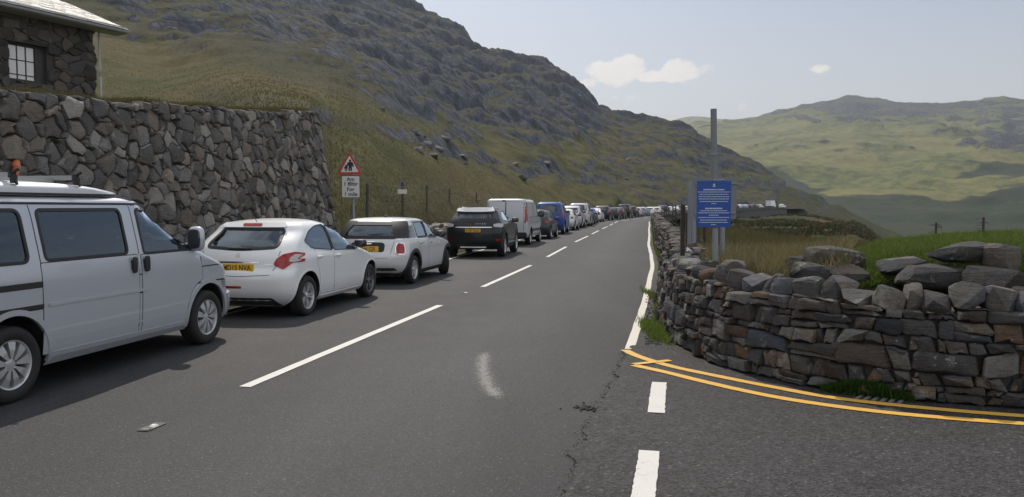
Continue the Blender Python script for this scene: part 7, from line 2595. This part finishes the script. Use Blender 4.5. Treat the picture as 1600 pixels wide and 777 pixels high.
# rough grass behind the curved wall and on the bank
def region(px0, px1, Y0, Y1, n, power=1.0):
    px = NR.uniform(px0, px1, n); Y = Y0 + (Y1 - Y0) * NR.uniform(0, 1, n) ** power
    return np.stack([(px - 800) / FPX * Y, Y], -1)
b = drop(GT, region(1095, 1330, 8.8, 19, 9000, 1.6), .02)
blades('long_grass', b, .34, .010, .55, M_DRY)
b = drop(GT, region(1100, 1700, 9, 15, 9000), .02)
blades('grass', b, .12, .010, .8, M_GREEN)
b = drop(GT, region(1318, 1720, 8.45, 13.5, 60000, 1.5), .5)
M_BANK = leafmat('bank_turf', [(.065, .11, .018), (.095, .145, .028), (.12, .14, .045), (.07, .12, .02), (.11, .155, .03)])
blades('grass', b, .09, .010, .9, M_BANK)
b = drop(GT, region(1318, 1720, 8.45, 13.5, 900, 1.3), .5)
blades('long_grass', b, .14, .008, .7, M_DRY)
M_BRACKEN = leafmat('bracken', [(.022, .034, .012), (.040, .046, .018), (.075, .052, .024), (.030, .042, .015)])
k = region(1045, 1420, 70, 330, 30000, .8)
kk = fbm(k[:, 0] / 9, k[:, 1] / 16, 4, 55) > .50
blades('bracken', drop(GT, k[kk], -40), .6, .45, .8, M_BRACKEN)
b = drop(GT, region(1050, 1400, 20, 75, 26000, 1.3), -4)
blades('long_grass', b, .34, .03, .8, M_TUFT)
# strip of verge between the edge line and the roadside wall
ss_ = NR.uniform(s_at_y(10.3), s_at_y(95), 26000); ss_ = s_at_y(10.3) + (ss_ - s_at_y(10.3)) ** 1.0
k_ = vnoise(ss_ * .8, ss_ * 0 + 1, 3) > .28
ss_ = ss_[k_]
x, y = road_pt(ss_, NR.uniform(3.52, 3.86, len(ss_)))
blades('grass', np.stack([x, y, 0 * x - .02], -1), .11, .012, .8, M_GREEN)
# clumps at the corner and at the wall foot
def clump(px, py, sx, sy, n, h, mat, z=0.0):
    c = gpt(px, py)
    xy = NR.normal(0, 1, (n, 2)) * [sx, sy] + [c.x, c.y]
    blades('weed', np.stack([xy[:, 0], xy[:, 1], np.full(n, z)], -1), h, .012, .9, mat)
clump(1023, 520, .055, .38, 1500, .10, M_GREEN)
clump(1026, 468, .035, .6, 800, .10, M_GREEN)
c0 = gpt(1292, 613); c1 = gpt(1418, 628)
n = 5200
f = NR.uniform(0, 1, n)
hgt = np.sin(f * math.pi)
xx = c0.x + (c1.x - c0.x) * f + NR.normal(0, .02, n); yy = c0.y + (c1.y - c0.y) * f + NR.normal(0, .028, n)
blades('weed', np.stack([xx, yy, NR.uniform(0, .10, n) * hgt], -1), .075, .013, 1.0, M_DKGREEN)
# fringe along the top of the retaining wall and round the cottage
a_ = NR.uniform(0, RW_L, 16000)
P3 = np.array([tuple(rw_map(a, rw_top(a) - .03, -NR.uniform(.15, .8))) for a in a_])
blades('grass', P3, .13, .012, .8, M_TUFT)
# left verge
ss_ = NR.uniform(s_at_y(4), s_at_y(110), 30000)
x, y = road_pt(ss_, NR.uniform(-4.9, -3.1, len(ss_)))
kk = fbm(x * .7, y * .7, 3, 9) > .47
blades('grass', np.stack([x[kk], y[kk], 0 * x[kk] - .02], -1), .10, .014, .9, M_GREEN)
# tussocks over the nearer hillside
xy = region(515, 1000, 23, 95, 46000, 1.6)
b = drop(HT, xy, .0)
blades('tussock', b, .10, .022, 1.0, M_TUFT)
xy = region(140, 560, 14, 110, 34000, 1.4)
b = drop(HT, xy, 3.0)
blades('tussock', b, .10, .022, 1.0, M_TUFT)
# loose boulders on the hillside below the crags
rgb = random.Random(8)
spots = []
for k in range(34):
    px = rgb.uniform(430, 1010)
    band = float(np.interp(px, [300, 420, 600, 760, 900, 1000], [140, 160, 205, 250, 275, 290])) + rgb.gauss(0, 26)
    d = pray(px, band)
    p, n_, i, dist_ = HT.ray_cast(Vector((0, 0, CAM_H)), d.normalized())
    if p is None or p.y < 48 or band > 285: continue
    sz = rgb.uniform(.2, .5) * (1 + .008 * p.y)
    spots.append((p, sz))
M_ROCK = stone_mat('crag_rock', [(.13, .128, .13), (.10, .10, .105), (.16, .155, .15), (.115, .115, .125)], .3, .6, .5)
for p, sz in spots:
    o = place_rock('hillside_boulder', BIGROCKS[rgb.randrange(12)], M_ROCK, p - Vector((0, 0, sz * .16)), (sz * rgb.uniform(.7, 1.3), sz * rgb.uniform(.6, 1), sz * rgb.uniform(.3, .55)), (rgb.uniform(-.3, .3), rgb.uniform(-.3, .3), rgb.uniform(0, 6.3)))
    tag(o, 'grey boulder scattered on the grass slope below the crags', 'boulder', 'boulders scattered on the hillside')

# crumbled chippings along the ragged joint between the two road surfaces, and loose grit at the corner
items = []
rgc = random.Random(31)
for k in range(800):
    p = ep2[int(len(ep2) * .72 * rgc.random() ** 1.2)]
    r_ = rgc.uniform(.002, .0055)
    items.append((ROCKS[rgc.randrange(14)], Vector((p.x + rgc.gauss(0, .022), p.y + rgc.gauss(0, .02), .004)), (r_, r_ * rgc.uniform(.6, 1), r_ * .6), (0, 0, rgc.uniform(0, 6))))
for k in range(500):
    c = gpt(rgc.uniform(1008, 1034), rgc.uniform(462, 548)); r_ = rgc.uniform(.006, .02)
    items.append((ROCKS[rgc.randrange(14)], c + Vector((0, 0, .004)), (r_, r_ * .8, r_ * .6), (0, 0, rgc.uniform(0, 6))))
c = gpt(922, 638)
for k in range(80):
    r_ = rgc.uniform(.006, .015)
    items.append((ROCKS[rgc.randrange(14)], Vector((c.x + rgc.gauss(0, .07), c.y + rgc.gauss(0, .06), .008)), (r_, r_ * .8, r_ * .6), (0, 0, rgc.uniform(0, 6))))
join_rocks('gravel', items, plain('tar_chippings', (.040, .039, .039), .9, var=.5))
# ---------------------------------------------------------------- haze
HAZE = 0.000125
hz = MB().box((700, 2300, 180), (3600, 4700, 516)).build('haze', None)
hm = bpy.data.materials.new('haze'); hm.use_nodes = True
ht = NT(hm.node_tree); ht.n.clear()
vol = ht.node('ShaderNodeVolumePrincipled', {'Color': (0.80, 0.88, 1.0, 1), 'Density': HAZE, 'Anisotropy': 0.6})
ho = ht.node('ShaderNodeOutputMaterial'); ht.l.new(vol.outputs[0], ho.inputs['Volume'])
hz.data.materials.append(hm)
tag(hz, kind='stuff')
